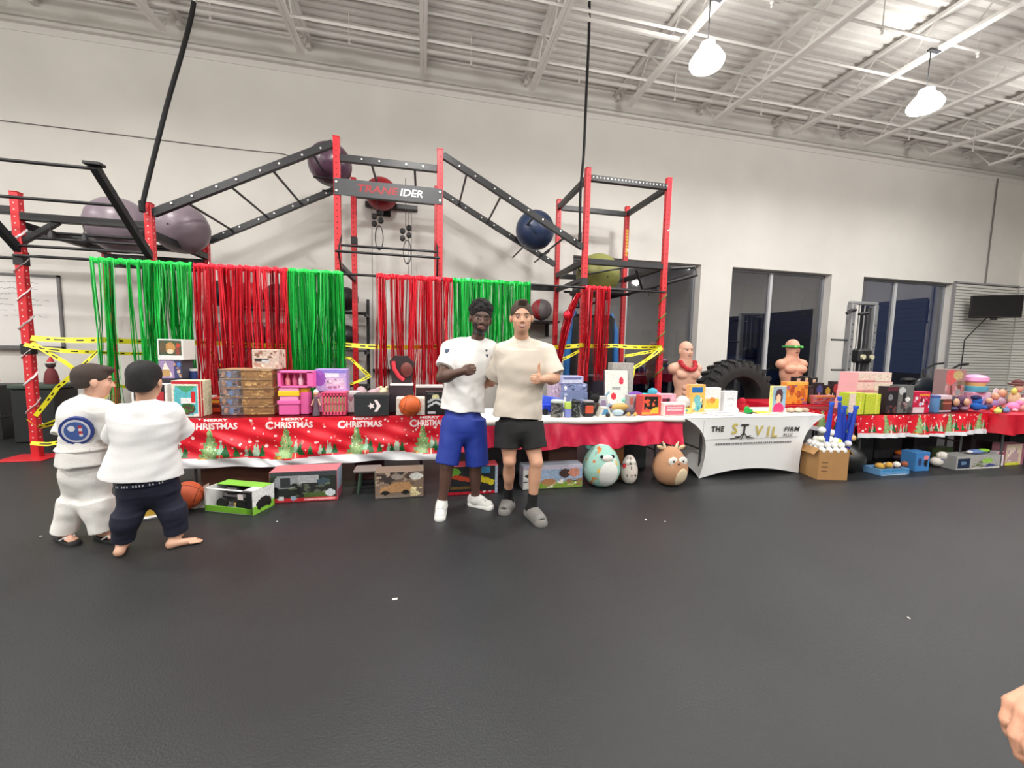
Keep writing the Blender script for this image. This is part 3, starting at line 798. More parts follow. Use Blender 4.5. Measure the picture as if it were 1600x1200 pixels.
curtain('red foil fringe curtain just right of the left green one, over the short red post', 302, 378, 412, 210, m_rfoil, seed=3, gap=((.42, .5),))
curtain('red foil fringe curtain whose right edge meets green foil', 376, 450, 417, 190, m_rfoil, seed=4, gap=((.2, .26), (.55, .62)))
curtain('green foil fringe curtain in front of the tall left red post', 449, 536, 424, 290, m_gfoil, seed=5)
curtain('red foil fringe curtain to the left of the man in the white shirt', 588, 690, 434, 190, m_rfoil, seed=6, gap=((.13, .2), (.42, .5), (.62, .68)))
curtain('narrow strip of red foil fringe right of the middle red post', 692, 707, 438, 140, m_rfoil, seed=7, zend=1.0)
curtain('green foil fringe curtain behind the heads of the two men', 708, 829, 441, 300, m_gfoil, seed=8, zend=.9)
curtain('red foil fringe curtain inside the front of the square tower', 914, 954, 452, 190, m_rfoil, seed=9, zend=.95, gap=((.3, .4),))
# swept red bundle
b = MB(); rr = random.Random(3)
pa, pb, pc = PY(905, 458, YF-.13), PY(880, 500, YF-.18), PY(869, 600, YF-.05)
for i in range(70):
    o1 = Vector((rr.uniform(-.06, .06), rr.uniform(-.03, .03), 0)); w = rr.uniform(.003, .008); vs = []
    for j in range(9):
        q = j/8
        p = pa*(1-q)**2+pb*2*q*(1-q)+pc*q*q
        p = p+o1*(1-abs(q-.45)*1.0)+Vector((.012*sin(i+q*6), 0, 0))
        a = i+q*2
        vs += [p+Vector((w*cos(a), w*sin(a), 0)), p-Vector((w*cos(a), w*sin(a), 0))]
    b.add(vs, [(2*j, 2*j+1, 2*j+3, 2*j+2) for j in range(8)], RSH[rr.choice((0, 1, 2, 2, 3))])
t = thing('foil_bundle', 'red foil fringe pulled aside and bunched at the left post of the tower', 'curtain', pc)
b.build('fringe', m_rfoil, t, kind='stuff')
k = MB(); k.col = RSH[2]; k.ball((pa+pb)*.5+Vector((-.06, 0, -.13)), (.06, .04, .07), 10, 8); k.build('knot', m_rfoil, t, smooth='all')
# ---------------------------------------------------------------- caution tape
def mtape():
    mt = M('tape_yellow', (233, 222, 40), .45)
    nt = mt.node_tree; bs = nt.nodes['Principled BSDF']
    a = nt.nodes.new('ShaderNodeVertexColor'); a.layer_name = 'Col'; nt.links.new(a.outputs[0], bs.inputs['Base Color'])
    return mt
m_tape = mtape()
YEL, INK = (232, 222, 44), (44, 42, 20)
def tape(mb, pts, w=.04, seed=0, tw=.3, sag=.02):
    pts = [Vector(p) for p in pts]; rr = random.Random(seed)
    P = []
    for i in range(len(pts)-1):
        L = (pts[i+1]-pts[i]).length; n = max(3, int(L/.035))
        for k in range(n): q = k/n; P.append(pts[i].lerp(pts[i+1], q)-Vector((0, 0, sag*L*4*q*(1-q))))
    P.append(pts[-1]); ph = rr.random()*6
    vs = []; 
    for i, p in enumerate(P):
        d = (P[min(i+1, len(P)-1)]-P[max(i-1, 0)]).normalized()
        n1 = d.cross(Vector((0, 1, 0))); n1 = n1.normalized() if n1.length > .2 else Vector((1, 0, 0))
        an = tw*sin(i*.13+ph)*2.2
        u = n1*cos(an)+Vector((0, 1, 0))*sin(an)
        vs += [p-u*w/2, p-u*w/6, p+u*w/6, p+u*w/2]
    base = len(mb.v)
    mb.v += [tuple(v) for v in vs]
    for i in range(len(P)-1):
        for k in range(3):
            a = base+4*i+k
            mb.f.append((a, a+1, a+5, a+4)); mb.mi.append(0)
            ink = k == 1 and (i % 9) not in (0, 1, 5) and rr.random() < .75
            mb.c.append(INK if ink else YEL)
YT = YF-.055
T = [('long yellow caution tape stretched across the rig from the left post to the tower', [(48, 528), (165, 531), (245, 533), (322, 535), (532, 538), (686, 541), (905, 540)], 1),
     ('yellow caution tape stretched across the square tower at the right end of the rig', [(905, 539), (960, 540), (1034, 542)], 2),
     ('lower yellow caution tape running from the leftmost post to the second post', [(38, 538), (70, 545), (150, 550), (238, 552)], 3),
     ('slack caution tape running down from the leftmost post behind the heads of the boys', [(50, 535), (100, 565), (140, 592), (200, 605), (240, 560)], 4),
     ('caution tape crossing upward from the foot of the leftmost post', [(55, 650), (90, 605), (130, 570), (160, 540)], 5),
     ('wide caution tape wrapped low round the leftmost post and pulled to the right', [(42, 655), (60, 668), (110, 650), (170, 618)], 6),
     ('bottom caution tape pulled from the leftmost post toward the boy in the white uniform', [(48, 692), (75, 694), (120, 684), (150, 676)], 7),
     ('caution tape zigzagging between the posts right of the second green curtain', [(520, 555), (548, 560), (578, 588), (545, 601), (535, 606)], 8),
     ('caution tape hanging diagonally behind the blue pads of the tower', [(905, 548), (878, 562), (868, 570)], 9),
     ('caution tape angled down from the right tower post to the big gift boxes', [(1034, 543), (1020, 555), (990, 575), (982, 610)], 10),
     ('thin caution tape angled left from the right tower post', [(1030, 546), (1000, 552), (975, 556)], 11),
     ('caution tape sagging behind the board game stack', [(322, 536), (345, 575), (360, 590), (450, 592), (490, 570), (532, 548)], 12)]
for lab, uv, sd in T:
    mb = MB(); tape(mb, [PY(u, v, YT-.003*(sd % 3)-(.10 if sd in (6, 7, 10) else 0)) for u, v in uv], .065 if sd in (1, 2, 6, 10) else .045, sd, .5 if sd in (6, 8, 10) else .22, .02)
    tag(mb.build('caution_tape', m_tape), lab, 'tape')
# ------------------------------------------------------------------ tables and cloths
TT = 0.715
m_print = MCOL('printed_card', .45)
m_cloth = MCOL('printed_cloth', .38, bump=.15, bscale=30)
RED = (222, 22, 46)
def folding_table(label, x0, x1, y0, y1, h=.70):
    t = thing('folding_table', label, 'table', ((x0+x1)/2, (y0+y1)/2, 0))
    b = MB(); b.span(x0, x1, y0, y1, h-.04, h, .008); b.build('tabletop', M('table_plastic', (206, 204, 198), .5), t)
    m_leg = M('table_leg', (92, 92, 96), .4, .6)
    for x in (x0+.22, x1-.22):
        for y in (y0+.10, y1-.10):
            b = MB(); b.rod((x, y, 0), (x, y, h-.04), .014, 8); b.build('leg', m_leg, t)
        b = MB(); b.rod((x, y0+.10, .32), (x, y1-.10, .32), .010, 8); b.build('leg_brace', m_leg, t)
    return t
def hill(x): return .012*sin(x*4.1)+.008*sin(x*9.3+1)
def xmas(L, Hc, trees, snow, tree_h, sc=1.0, seed=0, words=False):
    """painted Christmas print L x Hc metres; 8 mm cells; u from the left, v from the bottom"""
    nx, ny = int(L/.008), int(Hc/.008)
    X, Z = np.meshgrid((np.arange(nx)+.5)*.008, (np.arange(ny)+.5)*.008)
    im = np.zeros((ny, nx, 3)); im[:] = (221, 22, 44); rg = np.random.RandomState(seed)
    def put(mk, c): im[mk] = c
    for _ in range(int(L*52)):
        cx, cz, r = rg.rand()*L, snow+rg.rand()*(Hc-snow), rg.choice([.006, .008, .010, .014])
        a = rg.rand(); put((X-cx)**2+(Z-cz)**2 < r*r, (255, 235, 232) if a > .4 else (240, 120, 120))
    def tri(cx, zb, w, h, c, rag=0.0):
        t = (Z-zb)/h; lay = 1+rag*(((t*6) % 1)-.5)
        put((t >= 0) & (t <= 1) & (np.abs(X-cx) < w/2*(1-t)*lay), c)
    for tx in trees:
        for dx, w, h, c in ((-.25, .05, .14, (176, 204, 180)), (-.21, .06, .12, (22, 96, 48)), (.09, .07, .17, (150, 190, 165)), (.13, .08, .14, (16, 92, 46)), (.22, .06, .12, (28, 104, 50)), (.31, .055, .11, (170, 202, 178)), (-.31, .05, .10, (30, 100, 54)), (.38, .05, .14, (182, 206, 184))):
            tri(tx+dx*sc, snow-.01, w*sc, h*min(1, tree_h/.32), c, .3)
        mk0 = im.copy()
        tri(tx, snow-.03, .19*sc, tree_h, (112, 158, 96), .5)
        tri(tx-.012, snow-.03, .10*sc, tree_h, (150, 184, 122), .5)
        for _ in range(38):
            q = rg.rand(); cx = tx+(rg.rand()-.5)*.17*sc*(1-q); cz = snow-.03+q*tree_h
            put((X-cx)**2+(Z-cz)**2 < .0052**2, [(206, 64, 50), (236, 220, 150), (220, 236, 210), (52, 104, 58)][rg.randint(4)])
        put((X-tx)**2+(Z-(snow-.03+tree_h))**2 < .011**2, (240, 200, 120))
        put(Z < snow-.028+.012*np.sin(X*4.1)+.006*np.sin(X*9.3+1), (226, 228, 232))
        put((np.abs(X-(tx+.085*sc)) < .030*sc) & (np.abs(Z-(snow-.015)) < .03), (214, 62, 48))
        put((np.abs(X-(tx+.085*sc)) < .005) & (np.abs(Z-(snow-.015)) < .03), (244, 220, 200))
        put((np.abs(X-(tx-.075*sc)) < .032*sc) & (np.abs(Z-(snow-.03)) < .018), (176, 104, 46))
        put((np.abs(X-(tx-.055*sc)) < .014*sc) & (np.abs(Z-(snow-.035)) < .016), (232, 180, 70))
    put(Z < snow-.028+.012*np.sin(X*4.1)+.006*np.sin(X*9.3+1), (226, 228, 232))
    return im
def cloth_front(mb, x0, L, y, z1, im, fold):
    ny, nx = im.shape[:2]; b0 = len(mb.v); Hc = ny*.008
    for j in range(ny+1):
        for i in range(nx+1):
            x = x0+L*i/nx; q = 1-j/ny           # q 0 at the top, 1 at the hem
            mb.v.append((x, fold(x, q), z1-Hc*q-hem(x)*q))
    for j in range(ny):
        for i in range(nx):
            a = b0+j*(nx+1)+i
            mb.f.append((a, a+1, a+nx+2, a+nx+1)); mb.c.append(tuple(float(c) for c in im[j, i])); mb.mi.append(0)
hem = lambda x: .006*sin(x*3.3)
# table 1: Christmas cloth
T1 = (-2.36, .20, 4.26, 5.00)
folding_table('folding table on the left, under the printed Christmas cloth', *T1)
def fold1(x, q):
    s = x-T1[0]
    d = .020*sin((x+.9*q)*9.0)*q+.012*sin((x-1.3*q)*15)*q**.7+.03*q
    d += .028*math.exp(-((s-.15-.85*q)/.06)**2)*q                       # long crease running down from the left corner
    return T1[2]-.010-d
im = xmas(2.60, .472, [.43, 1.08, 1.73, 2.38], .105, .31, seed=5)
b = MB(); cloth_front(b, T1[0]-.02, 2.60, T1[2], .712, im, fold1)
# top sheet and the drop at both ends
for (xa, xb) in ((T1[0]-.02, T1[1]+.04),):
    b.span(xa, xb, T1[2]-.010, T1[3]+.012, .702, .712, 0.003, col=(222, 26, 48))
imr = xmas(.74, .472, [.35], .105, .30, seed=8); pic_mesh(b, (T1[1]+.04, T1[2]-.012, .24), (0, 1, 0), (0, 0, 1), .74, .472, imr)
pic_mesh(b, (T1[0]-.02, T1[3]+.01, .24), (0, -1, 0), (0, 0, 1), .74, .472, imr)
tcl = tag(b.build('tablecloth', m_cloth, smooth='all'), 'red Christmas tablecloth with trees, snow and greetings covering the left table', 'tablecloth')
m_white = M('print_white', (250, 238, 238), .45)
def oncl(P):
    P = P.copy()
    for k in range(len(P)):
        q = min(1, max(0, (.712-P[k, 2])/.472)); P[k, 1] = fold1(P[k, 0], q)-.0025+(P[k, 1]-T1[2])*.2
    return P
for x, dz in ((-1.93, .0), (-1.27, .0), (-.62, -.004), (.035, -.004)):
    text_on('lettering', 'HRISTMAS', .075, (x+.04, T1[2], .634+dz), (1, 0, 0), (0, 0, 1), m_white, tcl, bold=.0025, fn=oncl, width=.34 if x < 0 else .26, wy=1.1)
    text_on('lettering', 'C', .10, (x-.175+(0 if x < 0 else .04), T1[2], .632+dz), (1, 0, 0), (0, 0, 1), m_white, tcl, bold=.004, fn=oncl)
    text_on('lettering', 'MERRY', .05, (x+.03, T1[2], .693+dz), (1, 0, 0), (0, 0, 1), m_white, tcl, bold=.002, fn=oncl, width=.20, wy=.62)
# table 2: white top sheet and crimson plastic cover
T2 = (.27, 2.76, 3.88, 4.66)
folding_table('folding table in the middle, under the crimson plastic cover', *T2)
b = MB(); nx, ny = 320, 26; L = T2[1]-T2[0]+.03
def fold2(x, q):
    d = .030*sin(x*11+1.9*sin(x*2.3+.5)+.8*q)*q**.6+.016*sin(x*23+3*sin(x*5)+2*q)*q+.006*sin(x*41-5*q)*q+.035*q
    return T2[2]-.014-d
for j in range(ny+1):
    for i in range(nx+1):
        x = T2[0]-.01+L*i/nx; q = 1-j/ny
        b.v.append((x, fold2(x, q), .700-(.275+.012*sin(x*7)+.008*sin(x*17)+.02*max(0, x-2.2))*q))
b.f += [(j*(nx+1)+i, j*(nx+1)+i+1, (j+1)*(nx+1)+i+1, (j+1)*(nx+1)+i) for j in range(ny) for i in range(nx)]
b.c = [(1, 1, 1)]*len(b.f); b.mi = [0]*len(b.f)
b.span(T2[0]-.02, T2[1]+.03, T2[2]+.0, T2[3]+.01, .7015, .7055)
tag(b.build('tablecloth', M('crimson_plastic', (205, 30, 68), .33, noise=.08, scale=2, bump=.2, bscale=25, coat=.2), smooth='all'), 'crimson plastic table cover with loose pleats on the middle table', 'tablecloth')
b = MB(); nx = 120
for i in range(nx+1):
    x = T2[0]-.02+(T2[1]-T2[0]+.06)*i/nx; d = .006*sin(x*11)
    b.v += [(x, T2[3]+.012, .7125), (x, T2[2]-.012, .7125), (x, T2[2]-.030+d, .706), (x, T2[2]-.034+d*1.5, .668+.006*sin(x*6)), (x, T2[2]-.026+d*1.5, .668+.006*sin(x*6)), (x, T2[3]+.012, .7065)]
b.f = [(6*i+k, 6*i+k+1, 6*i+k+7, 6*i+k+6) for i in range(nx) for k in range(5)]; b.c = [(1, 1, 1)]*len(b.f); b.mi = [0]*len(b.f)
tag(b.build('table_sheet', M('sheet_white', (232, 228, 220), .6), smooth='all'), 'white sheet laid over the top of the crimson covered table', 'tablecloth')
# stretch covered table
CX, CY0, CY1 = 3.735, 3.83, 4.50
folding_table('folding table hidden inside the white stretch cover', 2.88, 4.58, CY0+.03, CY1-.03, .695)
def halfw(z):
    t = z/.70; return .64+.30*t**5+.045*(1-t)**3+.0*t
def inset(z): t = z/.70; return .13*sin(pi*min(1, t))**.8*(1-.15*t)
b = MB(); nz, nx = 22, 40
def side(fn):
    base = len(b.v)
    for j in range(nz+1):
        for i in range(nx+1):
            b.v.append(tuple(fn(i/nx, j/nz)))
    b.f.extend([(base+j*(nx+1)+i, base+j*(nx+1)+i+1, base+(j+1)*(nx+1)+i+1, base+(j+1)*(nx+1)+i) for j in range(nz) for i in range(nx)])
def frontp(u, w, back=False):
    arch = (.085 if not back else .10)*(1-(2*u-1)**2)**1.1
    z = arch+(.70-arch)*w; hw = halfw(z)
    y = CY0+inset(z)*.55*(1-(abs(2*u-1))**6)*.35+(.06*(1-w)**2)
    x = CX+(2*u-1)*hw
    if back: y = CY1-(y-CY0)
    return (x, y, z)
def endp(s):
    def f(u, w):
        arch = .08*(1-(2*u-1)**2); z = arch+(.70-arch)*w; hw = halfw(z)
        y0, y1 = CY0+.06*(1-w)**2, CY1-.06*(1-w)**2
        return (CX+s*(hw-.10*(1-(2*u-1)**2)*sin(pi*w)), y0+(y1-y0)*u, z)
    return f
side(lambda u, w: frontp(u, w)); side(lambda u, w: frontp(1-u, w, True)); side(endp(1)); side(lambda u, w: endp(-1)(1-u, w))
b.c = [(1, 1, 1)]*len(b.f); b.mi = [0]*len(b.f)
b.span(CX-.935, CX+.935, CY0, CY1, .698, .712, .004)
wt = tag(b.build('stretch_cover', M('stretch_white', (238, 238, 237), .55, bump=.05, bscale=14), smooth=True), 'white stretch table cover printed with a law firm name and tree logo', 'tablecloth')
def onst(P):
    P = P.copy()
    for k in range(len(P)):
        u = (P[k, 0]-CX)/max(.2, halfw(P[k, 2]))/2+.5; u = min(1, max(0, u)); w = P[k, 2]/.70
        P[k, 1] = frontp(u, w)[1]-.004+(P[k, 1]-CY0)*.15-.004
    return P
X_, Z_ = (1, 0, 0), (0, 0, 1)
m_gold, m_dk, m_gy = M('print_gold', (206, 186, 96), .5), M('print_dark', (58, 48, 48), .5), M('print_grey', (120, 118, 122), .5)
def wt_pt(u, v): return PY(u, v, CY0)
for s, u, v, h, w, mt_ in (('THE', 1122, 671, .085, .165, m_dk), ('S', 1149, 671, .17, None, m_gold), ('V', 1187, 674, .17, None, m_gold), ('I', 1202, 675, .17, None, m_gold), ('L', 1212, 676, .17, None, m_gold), ('FIRM', 1238, 671, .075, .21, m_dk), ('PLLC', 1233, 680, .05, .13, m_gy)):
    p = wt_pt(u, v); text_on('lettering', s, h, p, X_, Z_, mt_, wt, bold=.0015 if mt_ is m_gy or s == 'FIRM' else .003, spacing=1.15 if len(s) > 2 else 1.0, fn=onst, width=w, shear=.12 if s in ('FIRM', 'PLLC') else 0)
p = wt_pt(1164, 672)
text_on('lettering', 'T', .17, p, X_, Z_, m_dk, wt, bold=.003, fn=onst)
q = MB()
for a, bb_ in (((0, -.03), (-.05, -.085)), ((-.05, -.085), (-.17, -.10)), ((-.04, -.08), (-.11, -.075)), ((0, -.03), (.05, -.085)), ((.05, -.085), (.15, -.10)), ((.04, -.08), (.10, -.07)), ((0, -.04), (.015, -.12)), ((0, -.05), (-.03, -.115))):
    q.beam(Vector((p.x+a[0], CY0-.002, p.z+a[1])), Vector((p.x+bb_[0], CY0-.002, p.z+bb_[1])), .003, .012)
q.v = [tuple(v) for v in onst(np.array([tuple(v) for v in q.v]))]
q.build('tree_roots', m_dk, wt)
q = MB()
pa = wt_pt(1100, 656); pz = wt_pt(1253, 656); pb = wt_pt(1100, 687)
for k in range(40):
    xa, xb = pa.x+(4.30-pa.x)*k/40, pa.x+(4.30-pa.x)*(k+1)/40
    q.beam((xa, CY0, pb.z-.006), (xb, CY0, pb.z-.006), .002, .004)
q.beam((pa.x, CY0, pb.z), (pa.x, CY0, pa.z-.01), .002, .004)
rr = random.Random(5); x = wt_pt(1120, 694).x; xe = wt_pt(1238, 694).x
while x < xe:
    w = rr.uniform(.012, .03); q.beam((x, CY0, pb.z-.062), (x+w, CY0, pb.z-.062), .002, .018); x += w+.008
q.v = [tuple(v) for v in onst(np.array([tuple(v) for v in q.v]))]
q.build('printed_lines', m_gy, wt, kind='stuff')
# table 3: Christmas cloth, table 4 red, back table red
T3 = (5.02, 7.16, 3.74, 4.50)
folding_table('folding table on the right, under the second Christmas cloth', *T3)
def fold3(x, q): return T3[2]-.012-(.028*sin(x*14+2*sin(x*4))*q**.7+.012*sin(x*33)*q+.02*q)
im = xmas(2.14, .272, [.44, .97, 1.48, 1.99], .075, .27, .75, seed=9)
b = MB(); cloth_front(b, T3[0]-.02, 2.18, T3[2], .712, im, fold3)
b.span(T3[0]-.02, T3[1]+.02, T3[2]-.010, T3[3]+.012, .702, .712, .003, col=(222, 26, 48))
imr = xmas(.74, .272, [.35], .075, .26, .75, seed=3)
pic_mesh(b, (T3[0]-.02, T3[3], .44), (0, -1, 0), (0, 0, 1), .77, .272, imr); pic_mesh(b, (T3[1]+.02, T3[2]-.01, .44), (0, 1, 0), (0, 0, 1), .77, .272, imr)
tag(b.build('tablecloth', m_cloth, smooth='all'), 'red Christmas tablecloth with trees and snow on the right table, gathered in folds', 'tablecloth')
def plain_cloth(label, x0, x1, y0, y1, drop, mt, amp=.025):
    b = MB(); per = []
    N = 60
    for k in range(N): per.append((x0+(x1-x0)*k/N, y0))
    for k in range(24): per.append((x1, y0+(y1-y0)*k/24))
    for k in range(N): per.append((x1-(x1-x0)*k/N, y1))
    for k in range(24): per.append((x0, y1-(y1-y0)*k/24))
    cx, cy = (x0+x1)/2, (y0+y1)/2; n = len(per); rows = 8
    for j in range(rows+1):
        q = j/rows
        for k, (x, y) in enumerate(per):
            d = (.012+amp*q*(1+sin(k*.55+sin(k*.21)))+.01)
            nx_ = -1 if x == x0 and y != y0 else (1 if x == x1 else 0); ny_ = -1 if y == y0 else (1 if y == y1 else 0)
            b.v.append((x+nx_*d, y+ny_*d, .708-(drop+.01*sin(k*.4))*q))
    b.f += [(j*n+(k+1) % n, j*n+k, (j+1)*n+k, (j+1)*n+(k+1) % n) for j in range(rows) for k in range(n)]
    b.f.append(tuple(range(n))); b.c = [(1, 1, 1)]*len(b.f); b.mi = [0]*len(b.f)
    return tag(b.build('tablecloth', mt, smooth=True), label, 'tablecloth')
m_redpl = M('red_plastic', (196, 22, 44), .35, noise=.06, bump=.2, bscale=20)
folding_table('folding table at the far right edge, under a plain red cover', 7.25, 9.2, 3.62, 4.4)
plain_cloth('plain red plastic cover on the table at the far right edge', 7.25, 9.2, 3.62, 4.4, .25, m_redpl)
folding_table('folding table standing back behind the white covered table', 4.84, 6.4, 4.62, 5.34)
plain_cloth('plain red cover on the table standing back behind the white covered one', 4.84, 6.4, 4.62, 5.34, .25, m_redpl)
# ------------------------------------------------------------------ toys and boxes
WH, BK, GY = (235, 233, 230), (24, 24, 26), (130, 130, 132)
def pbox(name, label, cat, u0, u1, vt, Y, dep, im=None, side=WH, base=TT, rot=0, group=None, mid=None, front='front_picture', top=None, lid=0, res=22, sideim=None, vb=None, window=None, tilt=0):
    vm = mid or (vt+640)/2
    xa, xb = PY(u0, vm, Y).x, PY(u1, vm, Y).x
    zt = PY((u0+u1)/2, vt, Y).z
    if vb is not None: base = PY((u0+u1)/2, vb, Y).z
    w, h = xb-xa, max(.015, zt-base)
    t = thing(name, label, cat, ((xa+xb)/2, Y+dep/2, base), group)
    b = MB(); b.span(xa, xb, Y, Y+dep, base, base+h, .003, col=side)
    if top: b.span(xa+.004, xb-.004, Y+.004, Y+dep-.004, base+h-.002, base+h+.0012, col=top)
    b.build('carton', m_print, t)
    if im is not None:
        nx = max(6, min(40, int(w/.009))); ny = max(4, min(40, int(h/.009)))
        I = paint(nx, ny, im[0], im[1], seed=int(u0+vt), speck=.08)
        b = MB(); pic_mesh(b, (xa+.004, Y-.0015, base+.004), (1, 0, 0), (0, 0, 1), w-.008, h-.008, I)
        # thin rim closes the picture panel to the carton
        b.build(front, m_print, t)
    if sideim is not None:
        I = paint(max(5, int(dep/.012)), max(4, int(h/.012)), sideim[0], sideim[1], seed=int(u0*3+vt), speck=.08)
        b = MB()
        if (u0+u1)/2 > 668: pic_mesh(b, (xa-.0015, Y+dep-.004, base+.004), (0, -1, 0), (0, 0, 1), dep-.008, h-.008, I)
        else: pic_mesh(b, (xb+.0015, Y+.004, base+.004), (0, 1, 0), (0, 0, 1), dep-.008, h-.008, I)
        b.build('side_picture', m_print, t)
    if lid:
        b = MB(); b.span(xa-.003, xb+.003, Y-.003, Y+dep+.003, base+h-lid, base+h+.002, .002, col=top or side); b.build('lid', m_print, t)
    if rot or tilt:
        cx, cy = (xa+xb)/2, Y+dep/2
        R = Euler((radians(tilt), 0, radians(rot))).to_matrix()
        for ch in t.children:
            me = ch.data; n = len(me.vertices); co = np.empty(n*3, dtype=np.float32); me.vertices.foreach_get('co', co); co = co.reshape(-1, 3)
            me.vertices.foreach_set('co', (co @ np.array(R.transposed(), dtype=np.float32)).ravel()); me.update()
    t['_box'] = (xa, xb, base, base+h)
    del t['_box']
    return t, xa, xb, base, base+h
mm = lambda n, c, r=.5, **k: M(n, c, r, **k)
PINK, LPINK, PURP, LAV, YELW, TEAL, SKY, ORG, GRN, DGRN, CRM, BRN = (238, 110, 178), (246, 190, 200), (170, 110, 200), (186, 170, 222), (244, 204, 60), (70, 190, 180), (110, 170, 214), (228, 110, 50), (150, 200, 60), (40, 110, 50), (226, 214, 190), (120, 78, 50)
DRED = (150, 24, 34)
# ---- left table, back left stack
pbox('game_box', 'dark game box at the bottom of the stack behind the boy with black hair', 'box', 247, 287, 592, 4.66, .25, ((40, 36, 44), [('n', 0, 0, 1, 1, 10, .12, [(90, 60, 60), (60, 60, 90), (200, 160, 60)])]), (48, 44, 50))
zc = PY(267, 592, 4.66).z+.002
pbox('puzzle_box', 'puzzle box with a white mountain picture, under the animal picture box', 'box', 249, 285, 563, 4.66, .22, ((90, 110, 160), [('r', .0, .0, .66, 1, (150, 130, 170)), ('p', [(.05, .1), (.3, .95), (.62, .1)], (226, 214, 204)), ('e', .3, .3, .22, .22, (176, 140, 90)), ('r', .68, 0, 1, 1, (60, 60, 110)), ('n', .7, .05, .98, .95, 8, .06, [(210, 200, 170), (70, 120, 190), (190, 140, 90)])]), (70, 70, 80), base=zc)
zc = PY(267, 563, 4.66).z+.002
pbox('puzzle_box', 'white puzzle box with a leopard picture on top of the left stack', 'box', 248, 288, 530, 4.66, .22, ((232, 230, 226), [('r', .05, .22, .95, .95, (64, 84, 60)), ('e', .5, .6, .2, .28, (190, 140, 80)), ('e', .5, .42, .12, .12, (226, 206, 180)), ('e', .2, .6, .13, .3, (96, 84, 60)), ('e', .82, .72, .09, .12, (190, 70, 50)), ('e', .8, .4, .1, .2, (140, 70, 60))]), (226, 224, 220), base=zc)
for i, (u, c, lb) in enumerate(((293, (26, 120, 90), 'green cardboard tube standing behind the left stack of puzzle boxes'), (303, (44, 62, 118), 'blue cardboard tube standing right of the green tube'))):
    p = PZ(u, 630, TT); p = Vector((PY(u, 600, 4.82).x, 4.82, TT))
    t = thing('poster_tube', lb, 'tube', p); b = MB(); b.rod(p, p+Vector((0, 0, .42)), .035, 16); b.build('tube', mm('tube%d' % i, c, .4), t, smooth=True)
    b = MB(); b.rod(p+Vector((0, 0, .405)), p+Vector((0, 0, .43)), .038, 16); b.build('cap', mm('tube_cap', (210, 210, 208), .4), t)
pbox('game_box', 'black and white box with red pictures just behind the head of the black haired boy', 'box', 205, 262, 600, 4.50, .12, ((30, 28, 32), [('r', 0, 0, .06, 1, WH), ('r', .94, 0, 1, 1, WH), ('e', .25, .7, .12, .12, (214, 70, 130)), ('e', .4, .45, .1, .1, (230, 200, 60)), ('r', .7, .35, .9, .75, (190, 50, 60)), ('r', .7, .2, .9, .34, (200, 180, 160))]), (220, 220, 218))
pbox('game_box', 'turquoise and red game box with a wreath picture near the right shoulder of the boy', 'box', 268, 316, 595, 4.34, .17, ((200, 30, 48), [('r', .0, 0, .94, .93, (232, 224, 206)), ('p', [(.04, .03), (.1, .88), (.88, .88), (.9, .03)], (92, 186, 196)), ('p', [(.15, .86), (.5, .66), (.84, .86)], (70, 160, 110)), ('r', .3, .38, .8, .52, WH), ('r', .68, .40, .80, .72, (210, 36, 44)), ('e', .52, .22, .28, .16, (44, 96, 44)), ('e', .52, .17, .24, .11, (96, 54, 50)), ('n', .3, .1, .75, .3, 8, .04, [(60, 120, 50), (180, 60, 50)]), ('r', .75, 0, .92, .08, WH)]), (214, 208, 180), rot=-4, sideim=((214, 206, 178), [('r', 0, 0, .12, 1, (196, 40, 54)), ('n', .1, 0, 1, 1, 14, .06, [(190, 180, 150), (220, 216, 196)])]))
pbox('toy_box', 'small orange red box with a brown base right of the turquoise game box', 'box', 327, 344, 622, 4.60, .15, ((196, 60, 30), [('r', 0, .7, 1, .9, (232, 170, 60)), ('r', 0, .3, 1, .55, (90, 30, 24))]), (170, 60, 40))
t = thing('cup', 'small white cup standing left of the board game stack', 'cup', PY(331, 610, 4.75))
p = PY(331, 620, 4.86); p.z = TT; t.location = p; WL[t.name] = p.copy()
b = MB(); b.lathe(p, [(.03, 0), (.04, .02), (.05, .14), (.047, .14), (.036, .03)], 16); b.build('cup_body', mm('cup_white', (226, 224, 224), .3), t, smooth=True)
b = MB(); b.tube([p+Vector((.045, 0, .11)), p+Vector((.08, 0, .10)), p+Vector((.078, 0, .05)), p+Vector((.04, 0, .04))], .006, 6); b.build('handle', mm('cup_white', (226, 224, 224), .3), t)
